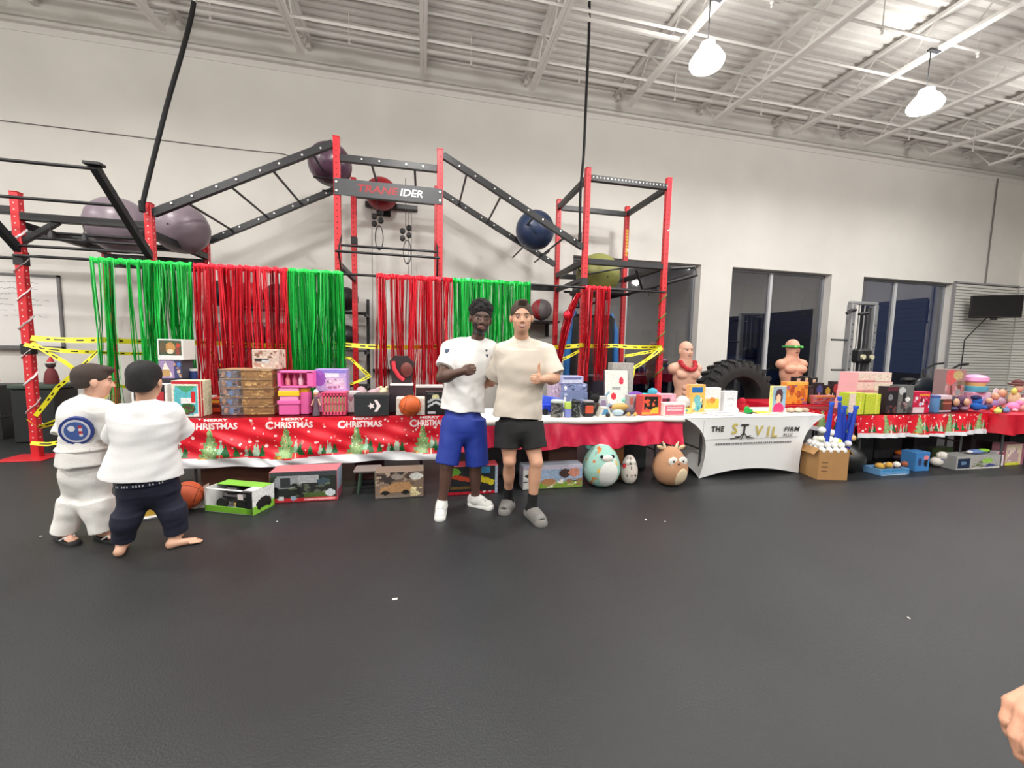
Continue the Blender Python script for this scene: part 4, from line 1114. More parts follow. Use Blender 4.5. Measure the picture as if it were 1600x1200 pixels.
# stack of five identical board games
labs = ['bottom', 'second from the bottom', 'middle', 'second from the top', 'top']
Yg = 4.42; z0 = TT; ztop = PY(390, 577, Yg).z; hh = (ztop-z0)/5
for k in range(5):
    rr = random.Random(k); dx = rr.uniform(-.008, .008)
    xa, xb = PY(344, 610, Yg).x+dx, PY(427, 610, Yg).x+dx; zb = z0+k*hh
    t = thing('board_game', '%s board game box in the stack of five brown board games' % labs[k], 'box', ((xa+xb)/2, Yg+.14, zb), 'stack of board games on the left table')
    b = MB(); b.span(xa, xb, Yg, Yg+.27, zb+.001, zb+hh-.002, .002, col=(150, 112, 74)); b.build('tray', m_print, t)
    I = paint(44, 7, (150, 112, 72), [('n', .42, 0, 1, 1, 26, .05, [(176, 138, 90), (120, 84, 54), (196, 158, 104)]), ('r', .42, .78, 1, .92, (104, 74, 50)), ('r', 0, 0, .42, 1, (112, 104, 108)), ('n', 0, 0, .42, 1, 26, .045, [(150, 96, 84), (86, 96, 128), (180, 160, 140), (70, 62, 66), (128, 140, 160)]), ('e', .19, .4, .045, .35, (108, 128, 166)), ('e', .08, .5, .03, .3, (168, 130, 110)), ('r', .33, .1, .42, .9, (84, 70, 62))], seed=k, speck=.1)
    b = MB(); pic_mesh(b, (xa, Yg-.0015, zb+.003), (1, 0, 0), (0, 0, 1), xb-xa, hh-.007, I)
    I = paint(12, 5, (150, 100, 66), [('n', 0, 0, 1, 1, 18, .12, [(186, 120, 90), (110, 74, 50), (190, 70, 70)])], seed=k+9)
    pic_mesh(b, (xb+.0015, Yg+.003, zb+.003), (0, 1, 0), (0, 0, 1), .262, hh-.007, I); b.build('printed_sides', m_print, t)
    b = MB(); b.span(xa-.002, xb+.002, Yg-.002, Yg+.272, zb+hh-.006, zb+hh-.001, .001, col=(178, 146, 108)); b.build('lid', m_print, t)
pbox('game_box', 'pinkish game box with a black label on top of the board game stack', 'box', 395, 437, 546, Yg+.03, .2, ((206, 182, 168), [('n', .05, .55, .95, .95, 14, .07, [(120, 84, 66), (230, 210, 190), (160, 110, 90)]), ('r', .06, .38, .62, .5, (30, 26, 30)), ('e', .5, .42, .16, .08, (200, 200, 204)), ('n', .05, .05, .95, .35, 14, .06, [(190, 140, 120), (236, 216, 200)])]), (208, 190, 176), base=ztop+.001, sideim=((206, 186, 172), [('n', 0, 0, 1, 1, 20, .1, [(150, 110, 90), (226, 206, 190)])]))
pbox('toy_box', 'narrow dark box with red and pink print between the board games and the pink playset', 'box', 427, 437, 583, 4.66, .16, ((70, 24, 40), [('r', 0, .6, 1, 1, (206, 80, 110)), ('n', 0, 0, 1, 1, 8, .2, [(190, 60, 80), (240, 180, 150)])]), (60, 24, 34))
# pink dollhouse playset
t = thing('doll_playset', 'bright pink doll playset with a big window box on top and a yellow band', 'toy', PY(460, 646, 4.36))
Yp = 4.36; X = lambda u: PY(u, 610, Yp).x
Zp = lambda v, u=460: PY(u, v, Yp).z
pk = mm('toy_pink', (240, 108, 176), .4); pk2 = mm('toy_pink_light', (246, 160, 205), .4); yl = mm('toy_yellow', (250, 206, 40), .4)
b = MB()
z_a, z_b = Zp(606), Zp(580)
b.span(X(434), X(489), Yp, Yp+.20, z_a, z_a+.018, .003); b.span(X(434), X(489), Yp, Yp+.20, z_b-.018, z_b, .003)
b.span(X(434), X(439), Yp, Yp+.20, z_a, z_b, .002); b.span(X(480), X(489), Yp, Yp+.20, z_a, z_b, .002); b.span(X(434), X(489), Yp+.185, Yp+.2, z_a, z_b)
b.build('window_box', pk, t)
for k, u in enumerate((446, 457, 467)):
    b = MB(); q = Vector((X(u), Yp+.08, z_a+.02)); b.lathe(q, [(.022, 0), (.024, .06), (.010, .09), (.014, .12), (.002, .135)], 10); b.build('figurine', mm('fig%d' % k, ((226, 140, 150), (200, 90, 130), (232, 200, 210))[k], .5), t, smooth=True)
b = MB(); b.span(X(434), X(466), Yp+.01, Yp+.17, TT, Zp(630), .006); b.span(X(432), X(468), Yp, Yp+.18, Zp(632), Zp(626), .003); b.build('tower_base', pk, t)
b = MB(); b.span(X(436), X(465), Yp+.01, Yp+.16, Zp(626), Zp(618), .003); b.span(X(435), X(466), Yp+.01, Yp+.16, Zp(612), z_a, .003); b.build('tower_floor', pk2, t)
b = MB(); b.span(X(434), X(467), Yp, Yp+.17, Zp(619), Zp(611), .003); b.span(X(467), X(478), Yp+.05, Yp+.17, Zp(614), Zp(607), .003); b.build('yellow_band', yl, t)
b = MB(); b.span(X(467), X(480), Yp+.04, Yp+.18, TT, Zp(614), .004); b.build('side_wing', pk, t)
# grey doll, purple box, pink basket
p = PY(494, 640, 4.32); p.z = TT
t = thing('fashion_doll', 'small doll in a grey dress standing in front of the purple toy box', 'doll', p)
b = MB(); b.lathe(p, [(.035, 0), (.03, .05), (.014, .13), (.02, .17), (.012, .19)], 12); b.build('dress', mm('doll_grey', (96, 78, 90), .6), t, smooth=True)
b = MB(); b.ball(p+Vector((0, 0, .222)), (.02, .02, .026), 12, 8); b.rod(p+Vector((0, 0, .18)), p+Vector((0, 0, .205)), .008, 8); b.build('head', mm('doll_skin', (226, 180, 150), .5), t, smooth=True)
b = MB(); b.ball(p+Vector((0, .008, .235)), (.025, .024, .024), 10, 8); b.build('hair', mm('doll_hair', (230, 224, 220), .6), t, smooth=True)
for s in (-1, 1):
    b = MB(); b.rod(p+Vector((s*.018, 0, .165)), p+Vector((s*.042, -.005, .10)), .006, 6); b.build('arm', mm('doll_skin', (226, 180, 150), .5), t)
pbox('toy_box', 'lower pink box with a clear window under the purple toy box', 'box', 490, 540, 613, 4.52, .2, ((220, 130, 170), [('r', .1, .1, .9, .8, (180, 120, 150)), ('n', .1, .1, .9, .8, 20, .08, [(110, 60, 80), (230, 190, 200)])]), (226, 150, 180))
pbox('toy_box', 'purple and lavender toy box with white window, standing above the pink basket', 'box', 493, 542, 577, 4.50, .18, ((190, 168, 222), [('r', 0, .86, 1, 1, (140, 130, 214)), ('e', .12, .6, .2, .36, (150, 90, 190)), ('r', .3, .66, .75, .82, (236, 230, 240)), ('r', .34, .12, .95, .6, (206, 186, 214)), ('n', .36, .14, .93, .58, 14, .06, [(150, 110, 150), (236, 220, 236), (120, 100, 130)])]), (176, 150, 214), base=PY(515, 612, 4.52).z+.003)
t = thing('basket', 'small pink plastic basket with open slots in front of the purple box', 'basket', PY(523, 645, 4.33))
Yb = 4.33; xa, xb = PY(504, 630, Yb).x, PY(540, 630, Yb).x; zt = PY(522, 613, Yb).z
b = MB()
for (y0_, y1_) in ((Yb, Yb+.006), (Yb+.15, Yb+.156)):
    b.span(xa, xb, y0_, y1_, TT, TT+.03); b.span(xa, xb, y0_, y1_, zt-.035, zt)
    for k in range(8): x = xa+(xb-xa)*k/7; b.span(x-.005, x+.005, y0_, y1_, TT, zt)
    b.span(xa, xb, y0_, y1_, (TT+zt)/2-.004, (TT+zt)/2+.004)
for x in (xa, xb-.006):
    b.span(x, x+.006, Yb, Yb+.156, TT, TT+.03); b.span(x, x+.006, Yb, Yb+.156, zt-.035, zt)
    for k in range(6): y = Yb+.15*k/5; b.span(x, x+.006, y, y+.01, TT, zt)
b.span(xa, xb, Yb, Yb+.156, TT, TT+.006)
b.build('slotted_shell', mm('basket_pink', (240, 84, 124), .4), t)
b = MB(); b.span(xa-.008, xb+.008, Yb-.008, Yb+.164, zt-.012, zt, .003); b.build('rim', mm('basket_pink', (240, 84, 124), .4), t)
b = MB(); b.span(xa+.01, xb-.01, Yb+.01, Yb+.146, TT+.008, zt-.05, .004, col=(170, 160, 120)); b.build('contents', m_print, t)
pbox('toy_box', 'whitish pink clear pack with white lid between the basket and the black shoe box', 'box', 541, 562, 612, 4.48, .14, ((214, 176, 190), [('r', 0, .86, 1, 1, WH), ('n', 0, 0, 1, .8, 16, .15, [(190, 130, 150), (236, 214, 220)])]), (226, 206, 214))
# black shoe box with a star and chevron
t, xa, xb, za, zb = pbox('shoe_box', 'black shoe box with a white star and chevron emblem on the left table', 'box', 553, 607, 617, 4.22, .20, None, (44, 47, 50), base=TT+.002, lid=.03, top=(50, 53, 56))
cx, cz, Yq = (xa+xb)/2+.01, (za+zb)/2-.004, 4.218
b = MB(); s = .060
b.prism([(cx-.003+.3*s, cz+s), (cx+.45*s+.3*s, cz+s), (cx+1.35*s, cz), (cx+.75*s, cz-s), (cx-.003+.3*s, cz-s), (cx+.75*s, cz)], 4.2165, 4.2185)
st = []
for k in range(10):
    r = .62*s if k % 2 == 0 else .27*s; a = pi/2+k*pi/5+.0
    st.append((cx-.18*s+r*cos(a+pi/2), cz+r*sin(a+pi/2)))
b.prism(st, 4.2165, 4.2185)
b.build('emblem', m_white, t)
t = thing('plush_toy', 'fluffy pink and white soft toy lying behind the black shoe box', 'toy', (PY(575, 610, 4.55).x, 4.6, TT)); p = Vector(t.location)
b = MB(); rr = random.Random(3)
for k in range(16): b.ball(p+Vector((rr.uniform(-.15, .15), rr.uniform(-.05, .05), .05+rr.random()*.17)), rr.uniform(.04, .06), 10, 8)
b.build('body', mm('plush_pinkgrey', (206, 176, 182), .95, bump=1, bscale=200), t, smooth='all')
b = MB(); b.ball(p+Vector((.16, 0, .2)), .05, 12, 8); b.ball(p+Vector((.13, 0, .25)), .02, 8, 6); b.ball(p+Vector((.19, 0, .25)), .02, 8, 6); b.build('head', mm('plush_cream', (224, 214, 176), .95), t, smooth='all')
b = MB(); b.span(p.x-.19, p.x+.19, p.y-.07, p.y+.07, TT, TT+.03, .01); b.build('base', mm('plush_cream', (224, 214, 176), .95), t)
# basketball on a white box
t, xa, xb, za, zb = pbox('gift_box', 'white open gift box that holds the orange basketball', 'box', 619, 664, 622, 4.24, .16, ((222, 214, 204), []), (224, 216, 206))
def basketball(name, label, c, r, mat):
    o = thing(name, label, 'ball', (c[0], c[1], c[2]-r)); b = MB(); b.ball(c, r, 32, 20); b.build('shell', mat, o, smooth='all')
    b = MB(); R = Euler((.5, .3, .2)).to_matrix()
    for f in (lambda a: (cos(a), sin(a), 0), lambda a: (cos(a), 0, sin(a)), lambda a: (.62, cos(a)*.785, sin(a)*.785), lambda a: (-.62, cos(a)*.785, sin(a)*.785)):
        b.tube([Vector(c)+R @ (Vector(f(tau*k/40))*r*1.0) for k in range(41)], r*.017, 5, cap=False)
    b.build('seams', mm('seam_black', (36, 20, 16), .6), o, kind='stuff'); return o
m_bb = M('basketball', (206, 92, 34), .5, bump=.4, bscale=220)
c_ = PY(641, 628, 4.09)
c_ = PY(641, 628, 4.17); c_.y = 4.13; c_.z = max(c_.z, TT+.0)
basketball('basketball', 'orange basketball at the front of the table left of the white shirted man', (c_.x, 4.135, TT+.112), .108, m_bb)
# mini hoop / backpack toy
p = PY(628, 603, 4.50); t = thing('toy_hoop_set', 'black, red and white boxed toy standing behind the basketball', 'toy', (p.x, 4.5, TT))
za = PY(628, 602, 4.5).z; zt = PY(628, 556, 4.5).z
b = MB(); b.span(p.x-.13, p.x+.12, 4.45, 4.62, TT, za, .004); b.build('base_box', mm('hoop_base', (54, 42, 50), .5), t)
b = MB(); b.prism([(p.x-.10, za), (p.x+.10, za), (p.x+.13, zt-.08), (p.x+.06, zt), (p.x-.08, zt), (p.x-.13, zt-.06)], -4.60, -4.52)
b.v = [(v[0], abs(v[1]), v[2]) for v in b.v]; b.build('back_shell', mm('hoop_black', (46, 34, 38), .5), t)
b = MB(); pts = [Vector((p.x-.09, 4.505, zt-.06)), Vector((p.x-.08, 4.50, zt-.14)), Vector((p.x-.03, 4.495, zt-.22)), Vector((p.x+.02, 4.505, zt-.26))]; b.tube(pts, .022, 8); b.build('red_strap', mm('hoop_red', (214, 50, 66), .5), t, smooth=True)
b = MB(); b.ball((p.x+.05, 4.50, zt-.15), (.065, .03, .08), 14, 10); b.build('brown_pad', mm('hoop_brown', (104, 44, 36), .6), t, smooth='all')
b = MB(); b.span(p.x-.12, p.x+.12, 4.44, 4.63, za, za+.018, .004); b.build('white_band', m_white, t)
pbox('game_box', 'dark box with a white lid beside the elbow of the white shirted man', 'box', 650, 692, 603, 4.50, .16, ((52, 30, 36), [('r', 0, .1, .5, .5, (70, 40, 44)), ('n', 0, 0, 1, .7, 8, .1, [(96, 60, 50), (30, 24, 28)])]), (50, 32, 36), lid=.02, top=(214, 206, 204))
pbox('toy_box', 'black toy box with white and silver zigzag stripes beside the blue shorts', 'box', 665, 696, 612, 4.24, .14, ((20, 20, 22), [('p', [(.1, .3), (.5, .5), (.9, .35), (.9, .45), (.5, .6), (.1, .4)], (200, 204, 208)), ('p', [(.1, .5), (.5, .68), (.9, .55), (.9, .66), (.5, .8), (.1, .62)], (170, 176, 180)), ('e', .5, .8, .2, .1, (200, 196, 150)), ('r', .1, .05, .5, .14, (190, 190, 190)), ('r', .1, .9, .4, .98, (70, 70, 74))]), (26, 26, 28))
# ---------------- middle table
def P2(u, Y): return PY(u, 630, Y).x
zc = TT
pbox('truck_box', 'lowest lavender blue boxed toy truck in the stack beside the beige shirt', 'box', 878, 918, 613, 4.30, .2, ((120, 134, 176), [('r', 0, .0, 1, .4, (70, 84, 110)), ('n', 0, 0, 1, 1, 18, .07, [(190, 200, 226), (60, 66, 90), (150, 170, 200)]), ('e', .1, .5, .06, .3, WH)]), (140, 150, 190))
z1 = PY(898, 613, 4.30).z+.002
pbox('truck_box', 'middle lavender blue boxed toy truck in the stack beside the beige shirt', 'box', 879, 917, 600, 4.30, .2, ((130, 142, 186), [('n', 0, .2, 1, 1, 18, .07, [(190, 204, 232), (70, 76, 104), (100, 120, 160)]), ('e', .1, .5, .06, .3, WH)]), (140, 150, 190), base=z1)
z1 = PY(898, 600, 4.30).z+.002
pbox('truck_box', 'topmost pale lavender boxed toy with white window in the stack beside the beige shirt', 'box', 876, 911, 588, 4.30, .18, ((168, 172, 214), [('r', .1, .6, .9, .9, (112, 114, 160)), ('r', .05, .1, .95, .5, (206, 210, 234))]), (176, 178, 214), base=z1)
pbox('doll_box', 'pinkish patterned doll box left of the lavender truck boxes', 'box', 860, 879, 598, 4.36, .14, ((190, 164, 184), [('n', 0, 0, 1, 1, 22, .09, [(140, 104, 120), (220, 200, 210), (90, 70, 80)])]), (190, 170, 190))
p = PY(858, 632, 4.15); t = thing('toy_truck', 'bright blue plastic toy truck beside the thumb of the beige shirted man', 'toy', (p.x, 4.2, TT))
b = MB(); b.span(p.x-.08, p.x+.09, 4.14, 4.30, TT+.03, TT+.12, .015); b.build('bed', mm('toy_blue', (34, 66, 206), .35), t)
b = MB(); b.prism([(p.x-.09, TT+.12), (p.x+.10, TT+.12), (p.x+.14, TT+.17), (p.x-.05, TT+.20), (p.x-.09, TT+.17)], -4.28, -4.16); b.v = [(v[0], abs(v[1]), v[2]) for v in b.v]; b.build('cab', mm('toy_blue2', (66, 96, 226), .35), t)
for dx in (-.05, .06):
    for yy in (4.135, 4.305):
        b = MB(); b.rod((p.x+dx, yy-.012, TT+.033), (p.x+dx, yy+.012, TT+.033), .033, 14); b.build('wheel', mm('toy_wheel', (30, 32, 44), .6), t)
def tub(label, u, v0, Y, r, h, c, lidc, cat='tub', base=TT, name='toy_tub', pat=None, lidh=.02):
    p = PY(u, v0, Y); p.z = base
    t = thing(name, label, cat, p); b = MB()
    if pat:
        rr = random.Random(int(u)); nn = 20; rows = 10
        for j in range(rows):
            for i in range(nn):
                a0, a1 = tau*i/nn, tau*(i+1)/nn; za, zb = base+h*j/rows, base+h*(j+1)/rows
                b.add([(p.x+r*cos(a), p.y+r*sin(a), z) for a, z in ((a0, za), (a1, za), (a1, zb), (a0, zb))], [(0, 1, 2, 3)], col=pat[rr.randrange(len(pat))])
        b.add([(p.x+r*.999*cos(tau*i/nn), p.y+r*.999*sin(tau*i/nn), base+h*.99) for i in range(nn)], [tuple(range(nn))], col=c)
        b.build('container', m_print, t)
    else:
        b.lathe(p, [(r*.9, 0), (r, h*.1), (r, h*.9), (r*.95, h)], 20); b.build('container', mm('tub_%d_%d_%d' % c, c, .4), t, smooth=True)
    b = MB(); b.lathe(p+Vector((0, 0, h)), [(r*1.06, -lidh*.4), (r*1.06, lidh*.6), (r*.9, lidh)], 20); b.build('lid', mm('lid_%d_%d_%d' % lidc, lidc, .4), t, smooth=True)
    return t
tub('clear tub of dark blocks with a pale lid, front left of the middle table', 870, 640, 4.02, .063, .16, (80, 78, 84), (196, 206, 200), pat=[(60, 60, 66), (96, 92, 96), (40, 40, 44), (120, 120, 110)])
tub('pale blue tub with a lime green cap beside the dark block tub', 887, 640, 3.98, .038, .11, (130, 140, 206), (190, 214, 96), lidh=.05)
tub('black and grey skull patterned tumbler at the front of the middle table', 900, 640, 3.98, .047, .155, (40, 40, 42), (34, 34, 36), 'cup', name='tumbler', pat=[(28, 28, 30), (40, 40, 42), (110, 116, 112), (60, 70, 66)])
p = PY(919, 640, 4.0); t = thing('toy_robot', 'small black toy with an orange red body panel at the front of the middle table', 'toy', (p.x, 4.0, TT))
b = MB(); b.span(p.x-.055, p.x+.06, 3.97, 4.07, TT, TT+.15, .012); b.build('frame', mm('toy_black', (34, 32, 34), .5), t)
b = MB(); b.span(p.x-.045, p.x+.045, 3.96, 3.99, TT+.035, TT+.12, .008); b.build('body_panel', mm('toy_orange', (206, 84, 56), .45), t)
b = MB(); b.span(p.x-.05, p.x+.05, 3.965, 4.06, TT+.15, TT+.172, .006); b.build('top_plate', mm('toy_grey', (150, 146, 150), .45), t)
def blob_toy(name, label, u, Y, parts, base=TT, cat='toy', v=635):
    p = PY(u, v, Y); p.z = base; t = thing(name, label, cat, p)
    for nm, c, mt_ in parts:
        b = MB()
        for q in c: b.ball(p+Vector(q[:3]), q[3] if len(q) == 4 else (q[3], q[4], q[5]), 14, 10)
        b.build(nm, mt_, t, smooth='all')
    return t
pl = lambda n, c: mm(n, c, .95, bump=.8, bscale=180)
blob_toy('plush_toy', 'black plush toy with ears slumped behind the orange panelled toy', 924, 4.22, [('body', [(0, 0, .075, .09, .06, .075)], pl('plush_black', (24, 24, 24))), ('head', [(.03, -.02, .17, .06, .05, .05)], pl('plush_black', (24, 24, 24))), ('ear', [(-.01, -.01, .22, .018, .01, .028)], pl('plush_black', (24, 24, 24))), ('ear', [(.07, -.01, .21, .018, .01, .028)], pl('plush_black', (24, 24, 24)))])
def frame_toy(label, u, Y, base, w, h, c1, c2):
    p = PY(u, 640, Y); p.z = base; t = thing('toy_camper', label, 'toy', p)
    b = MB(); b.prism([(p.x-w, base), (p.x+w, base), (p.x+w*.55, base+h), (p.x-w*.45, base+h)], -Y-.05, -Y+.05); b.v = [(v[0], abs(v[1]), v[2]) for v in b.v]; b.build('shell', mm('ft_%d' % c1[0], c1, .45), t)
    b = MB(); b.prism([(p.x-w*.6, base+h*.25), (p.x+w*.6, base+h*.25), (p.x+w*.3, base+h*.8), (p.x-w*.25, base+h*.8)], -Y+.05, -Y+.056); b.v = [(v[0], abs(v[1]) if False else Y-.052, v[2]) if True else v for v in b.v]
    b.v = [(v[0], Y-.051-(.003 if i < 4 else 0), v[2]) for i, v in enumerate(b.v)]; b.build('window', mm('ftw_%d' % c2[0], c2, .3), t)
    b = MB(); b.ball((p.x+w*.35, Y-.055, base+h*.2), .025, 10, 8); b.build('knob', mm('toy_black', (34, 32, 34), .5), t)
    b = MB(); b.rod((p.x+w*.55, Y, base+h), (p.x+w*.9, Y-.03, base+h*1.3), .012, 8); b.build('antenna', mm('toy_skyblue', (150, 186, 214), .4), t)
frame_toy('white and blue camper shaped toy pack lying at the front of the middle table', 943, 4.0, TT, .075, .10, (216, 212, 200), (90, 150, 190))
frame_toy('greyish white camper toy behind the front camper toy', 939, 4.20, TT+.0, .085, .19, (196, 196, 198), (150, 130, 160))
pbox('toy_box', 'small dark box with brown print between the orange panelled toy and the camper toy', 'box', 928, 937, 630, 4.05, .06, ((50, 44, 44), [('n', 0, 0, 1, 1, 6, .3, [(110, 90, 80), (30, 30, 30)])]), (44, 40, 40))
blob_toy('toy_football', 'golden tan toy ball lying long ways on the middle table', 969, 4.12, [('shell', [(0, 0, .045+.03, .105, .045, .045)], mm('gold_toy', (196, 160, 84), .5)), ('stand', [(0, 0, .018, .06, .04, .02)], mm('toy_black', (34, 32, 34), .5))])
blob_toy('toy_rocket', 'pale blue and grey clear toy pack at the front right of the tan ball', 966, 4.0, [('body', [(0, 0, .035, .07, .04, .035)], mm('toy_paleblue', (170, 192, 206), .35)), ('nose', [(.06, 0, .03, .03, .025, .025)], mm('toy_black', (34, 32, 34), .5))])
blob_toy('toy_car', 'small purple grey toy car with a gold wheel at the table front', 985, 4.0, [('body', [(0, 0, .05, .065, .04, .04)], mm('toy_plum', (84, 70, 84), .4)), ('wheel', [(-.04, -.04, .022, .022, .01, .022)], mm('gold_toy', (196, 160, 84), .5)), ('wheel', [(.04, -.04, .022, .022, .01, .022)], mm('gold_toy', (196, 160, 84), .5))])
blob_toy('toy_pod', 'teal green plastic toy lying flat behind the tan ball', 985, 4.36, [('body', [(0, 0, .12, .12, .05, .035)], mm('toy_teal', (120, 206, 180), .4)), ('stand', [(0, 0, .045, .09, .05, .045)], mm('toy_silver', (176, 176, 180), .4)), ('tip', [(.11, 0, .13, .04, .03, .02)], mm('toy_teal', (120, 206, 180), .4))])
blob_toy('toy_set', 'cluster of white and maroon small parts in a clear pack left of the teal toy', 958, 4.30, [('tray', [(0, 0, .03, .09, .06, .03)], mm('toy_silver', (176, 176, 180), .4)), ('white_part', [(-.02, -.02, .09, .04, .03, .035)], mm('toy_whitep', (220, 214, 216), .4)), ('maroon_part', [(-.06, -.03, .07, .03, .03, .03)], mm('toy_maroon', (120, 60, 74), .5))])
pbox('toy_box', 'clear pack with a grey wheel shaped toy left of the red and yellow truck box', 'box', 983, 1003, 618, 4.12, .10, ((178, 166, 172), [('e', .65, .5, .3, .4, (110, 100, 110)), ('r', .0, .5, .3, .9, (190, 110, 96))]), (176, 168, 172))
pbox('truck_box', 'red and yellow box with a black toy truck behind its window', 'box', 1003, 1033, 618, 3.98, .13, ((226, 84, 70), [('r', .12, .3, .85, .95, (22, 20, 16)), ('e', .28, .72, .16, .1, (232, 86, 54)), ('p', [(.4, .1), (.9, .1), (.9, .45), (.55, .35)], (222, 186, 50)), ('r', 0, .05, .5, .16, (236, 150, 60)), ('n', .15, .3, .85, .8, 8, .06, [(70, 64, 54), (206, 90, 50)])]), (206, 70, 70))
pbox('toy_box', 'pink and magenta box with a dark window behind the flat pink box', 'box', 1032, 1056, 616, 4.12, .1, ((232, 156, 176), [('r', .1, .3, .6, .8, (120, 20, 50)), ('e', .5, .7, .12, .1, (40, 24, 40)), ('r', .7, .1, .95, .9, (240, 180, 196))]), (236, 190, 204))
pbox('game_box', 'flat pink and white box at the right end of the middle table', 'box', 1037, 1072, 630, 3.93, .12, ((236, 226, 222), [('r', .08, .1, .92, .88, (230, 112, 130)), ('r', .15, .62, .85, .72, (246, 200, 204)), ('r', .15, .38, .85, .5, (246, 200, 204))]), (236, 214, 210))
# dino plush
blob_toy('plush_dinosaur', 'turquoise and purple plush dinosaur lying at the back right of the middle table', 1006, 4.52, [('body', [(0, 0, .12, .12, .07, .07), (-.10, 0, .09, .08, .05, .05)], pl('plush_teal', (60, 190, 190))), ('head', [(.10, -.02, .20, .065, .055, .055)], pl('plush_teal2', (80, 170, 190))), ('wing', [(-.14, -.03, .16, .11, .03, .055)], pl('plush_purple', (124, 80, 170))), ('snout', [(.155, -.05, .18, .035, .035, .03)], pl('plush_mauve', (190, 130, 190))), ('foot', [(.03, -.06, .03, .05, .04, .03)], pl('plush_orange', (236, 160, 50))), ('foot', [(-.07, -.06, .03, .05, .04, .03)], pl('plush_teal', (60, 190, 190)))])
# card game box tilted, grey panel behind
t, *_ = pbox('card_game_box', 'tilted white game box with red hearts leaning back on the middle table', 'box', 948, 982, 578, 4.52, .05, ((214, 216, 206), [('r', .0, 0, 1, .04, (60, 56, 60)), ('e', .72, .72, .1, .1, (200, 24, 60)), ('e', .38, .3, .12, .09, (206, 24, 50)), ('r', .3, .48, .7, .54, (150, 150, 150)), ('r', .1, .05, .5, .12, (230, 228, 224))]), (70, 60, 74), tilt=-12, rot=-14)
pbox('plastic_case', 'tall light grey plastic case standing behind the tilted card game box', 'case', 955, 989, 567, 4.80, .12, ((178, 174, 170), [('r', .1, .8, .6, .84, (150, 146, 142)), ('n', .7, .05, .98, .5, 6, .05, [(200, 60, 80), (220, 200, 206)])]), (160, 156, 152), base=0)
b = MB(); pp = PY(930, 616, 4.52); b.span(pp.x-.22, pp.x+.2, 4.42, 4.66, TT, TT+.045, .01); tt_ = tag(b.build('white_bag', mm('bag_white', (226, 216, 208), .5)), 'flat white paper bag lying behind the black plush toy', 'bag')
# ---------------- white stretch table
YW = 3.95
t = thing('toy_globe', 'round yellow and clear toy at the left end of the white covered table', 'toy', (PY(1067, 620, 4.1).x, 4.1, TT)); p = Vector(t.location)
b = MB(); b.lathe(p, [(.085, 0), (.10, .02), (.10, .06), (.07, .07)], 20); b.build('base', mm('toy_lemon', (232, 214, 110), .4), t, smooth=True)
b = MB(); b.ball(p+Vector((0, 0, .13)), (.088, .075, .075), 18, 12); b.build('dome', mm('toy_dome', (206, 200, 196), .2), t, smooth='all')
for k in range(5): b = MB(); b.ball(p+Vector((.075*cos(k*1.2+3.4), .085*sin(k*1.2+3.4), .045)), .02, 8, 6); b.build('button', mm('toy_btn%d' % (k % 3), ((120, 80, 60), (60, 150, 150), (220, 120, 60))[k % 3], .4), t)
pbox('game_box', 'yellow and blue game box with a blue title at the left of the white table', 'box', 1078, 1102, 601, 4.06, .08, ((232, 186, 90), [('r', .08, .72, .8, .92, (30, 104, 176)), ('e', .5, .35, .3, .3, (120, 190, 190)), ('n', .15, .1, .85, .6, 8, .08, [(40, 40, 50), (60, 150, 170), (240, 220, 170)])]), (226, 170, 110))
pbox('toy_box', 'white and yellow rounded pack with orange figures right of the yellow game box', 'box', 1100, 1126, 606, 4.10, .09, ((236, 234, 228), [('r', .08, .15, .9, .55, (244, 200, 70)), ('e', .5, .5, .2, .12, (226, 140, 60)), ('e', .25, .45, .1, .1, (240, 170, 90))]), (236, 232, 226))
pbox('gadget_box', 'small white box with a faint grey drawing in the middle of the white table', 'box', 1131, 1152, 611, 4.10, .07, ((226, 226, 228), [('e', .5, .58, .24, .12, (190, 190, 194)), ('e', .5, .52, .2, .1, (226, 226, 228)), ('r', .3, .3, .7, .36, (206, 206, 208))]), (230, 230, 232))
blob_toy('plush_toy', 'crimson plush toy sitting right of the small white box', 1160, 4.16, [('body', [(0, 0, .06, .05, .045, .06)], pl('plush_crimson', (196, 24, 50))), ('head', [(-.01, -.01, .13, .04, .035, .04)], pl('plush_crimson', (196, 24, 50))), ('arm', [(.04, -.03, .07, .03, .02, .02)], pl('plush_crimson', (196, 24, 50)))], v=625)
blob_toy('plush_toy', 'small green plush toy beside the crimson one on the white table', 1170, 4.0, [('body', [(0, 0, .03, .055, .04, .03)], pl('plush_green', (40, 160, 70))), ('head', [(-.03, -.01, .06, .03, .03, .028)], pl('plush_green', (40, 160, 70)))], v=632)
def flat(name, label, u0, u1, Y, dep, h, c, cat, rot=0, z=TT, line=None):
    x0_, x1_ = PY(u0, 636, Y).x, PY(u1, 636, Y).x; cx, cy = (x0_+x1_)/2, Y+dep/2
    R = Matrix.Rotation(radians(rot), 3, 'Z'); b = MB(); b.box((cx, cy, z+h/2), (x1_-x0_, dep, h), .003, R)
    t = thing(name, label, cat, (cx, cy, z)); b.build('cover', mm('flat_%d_%d_%d' % c, c, .5), t)
    b = MB(); b.box((cx, cy-.0, z+h/2), (x1_-x0_-.006, dep+.001, h*.6), 0, R); b.build('pages', mm('paper', (236, 234, 226), .7), t)
    if line:
        b = MB(); b.box((cx, cy, z+h+.0006), ((x1_-x0_)*.6, dep*.3, .001), 0, R); b.build('print', mm('line_%d_%d_%d' % line, line, .5), t)
flat('picture_book', 'white book with grey lettering lying flat at the front of the white table', 1120, 1160, 3.88, .18, .022, (226, 226, 228), 'book', 4, line=(150, 150, 160))
flat('notepad', 'pale notepad with violet print lying at the left front of the white table', 1083, 1105, 3.86, .14, .008, (228, 226, 236), 'notepad', -10, line=(150, 140, 200))
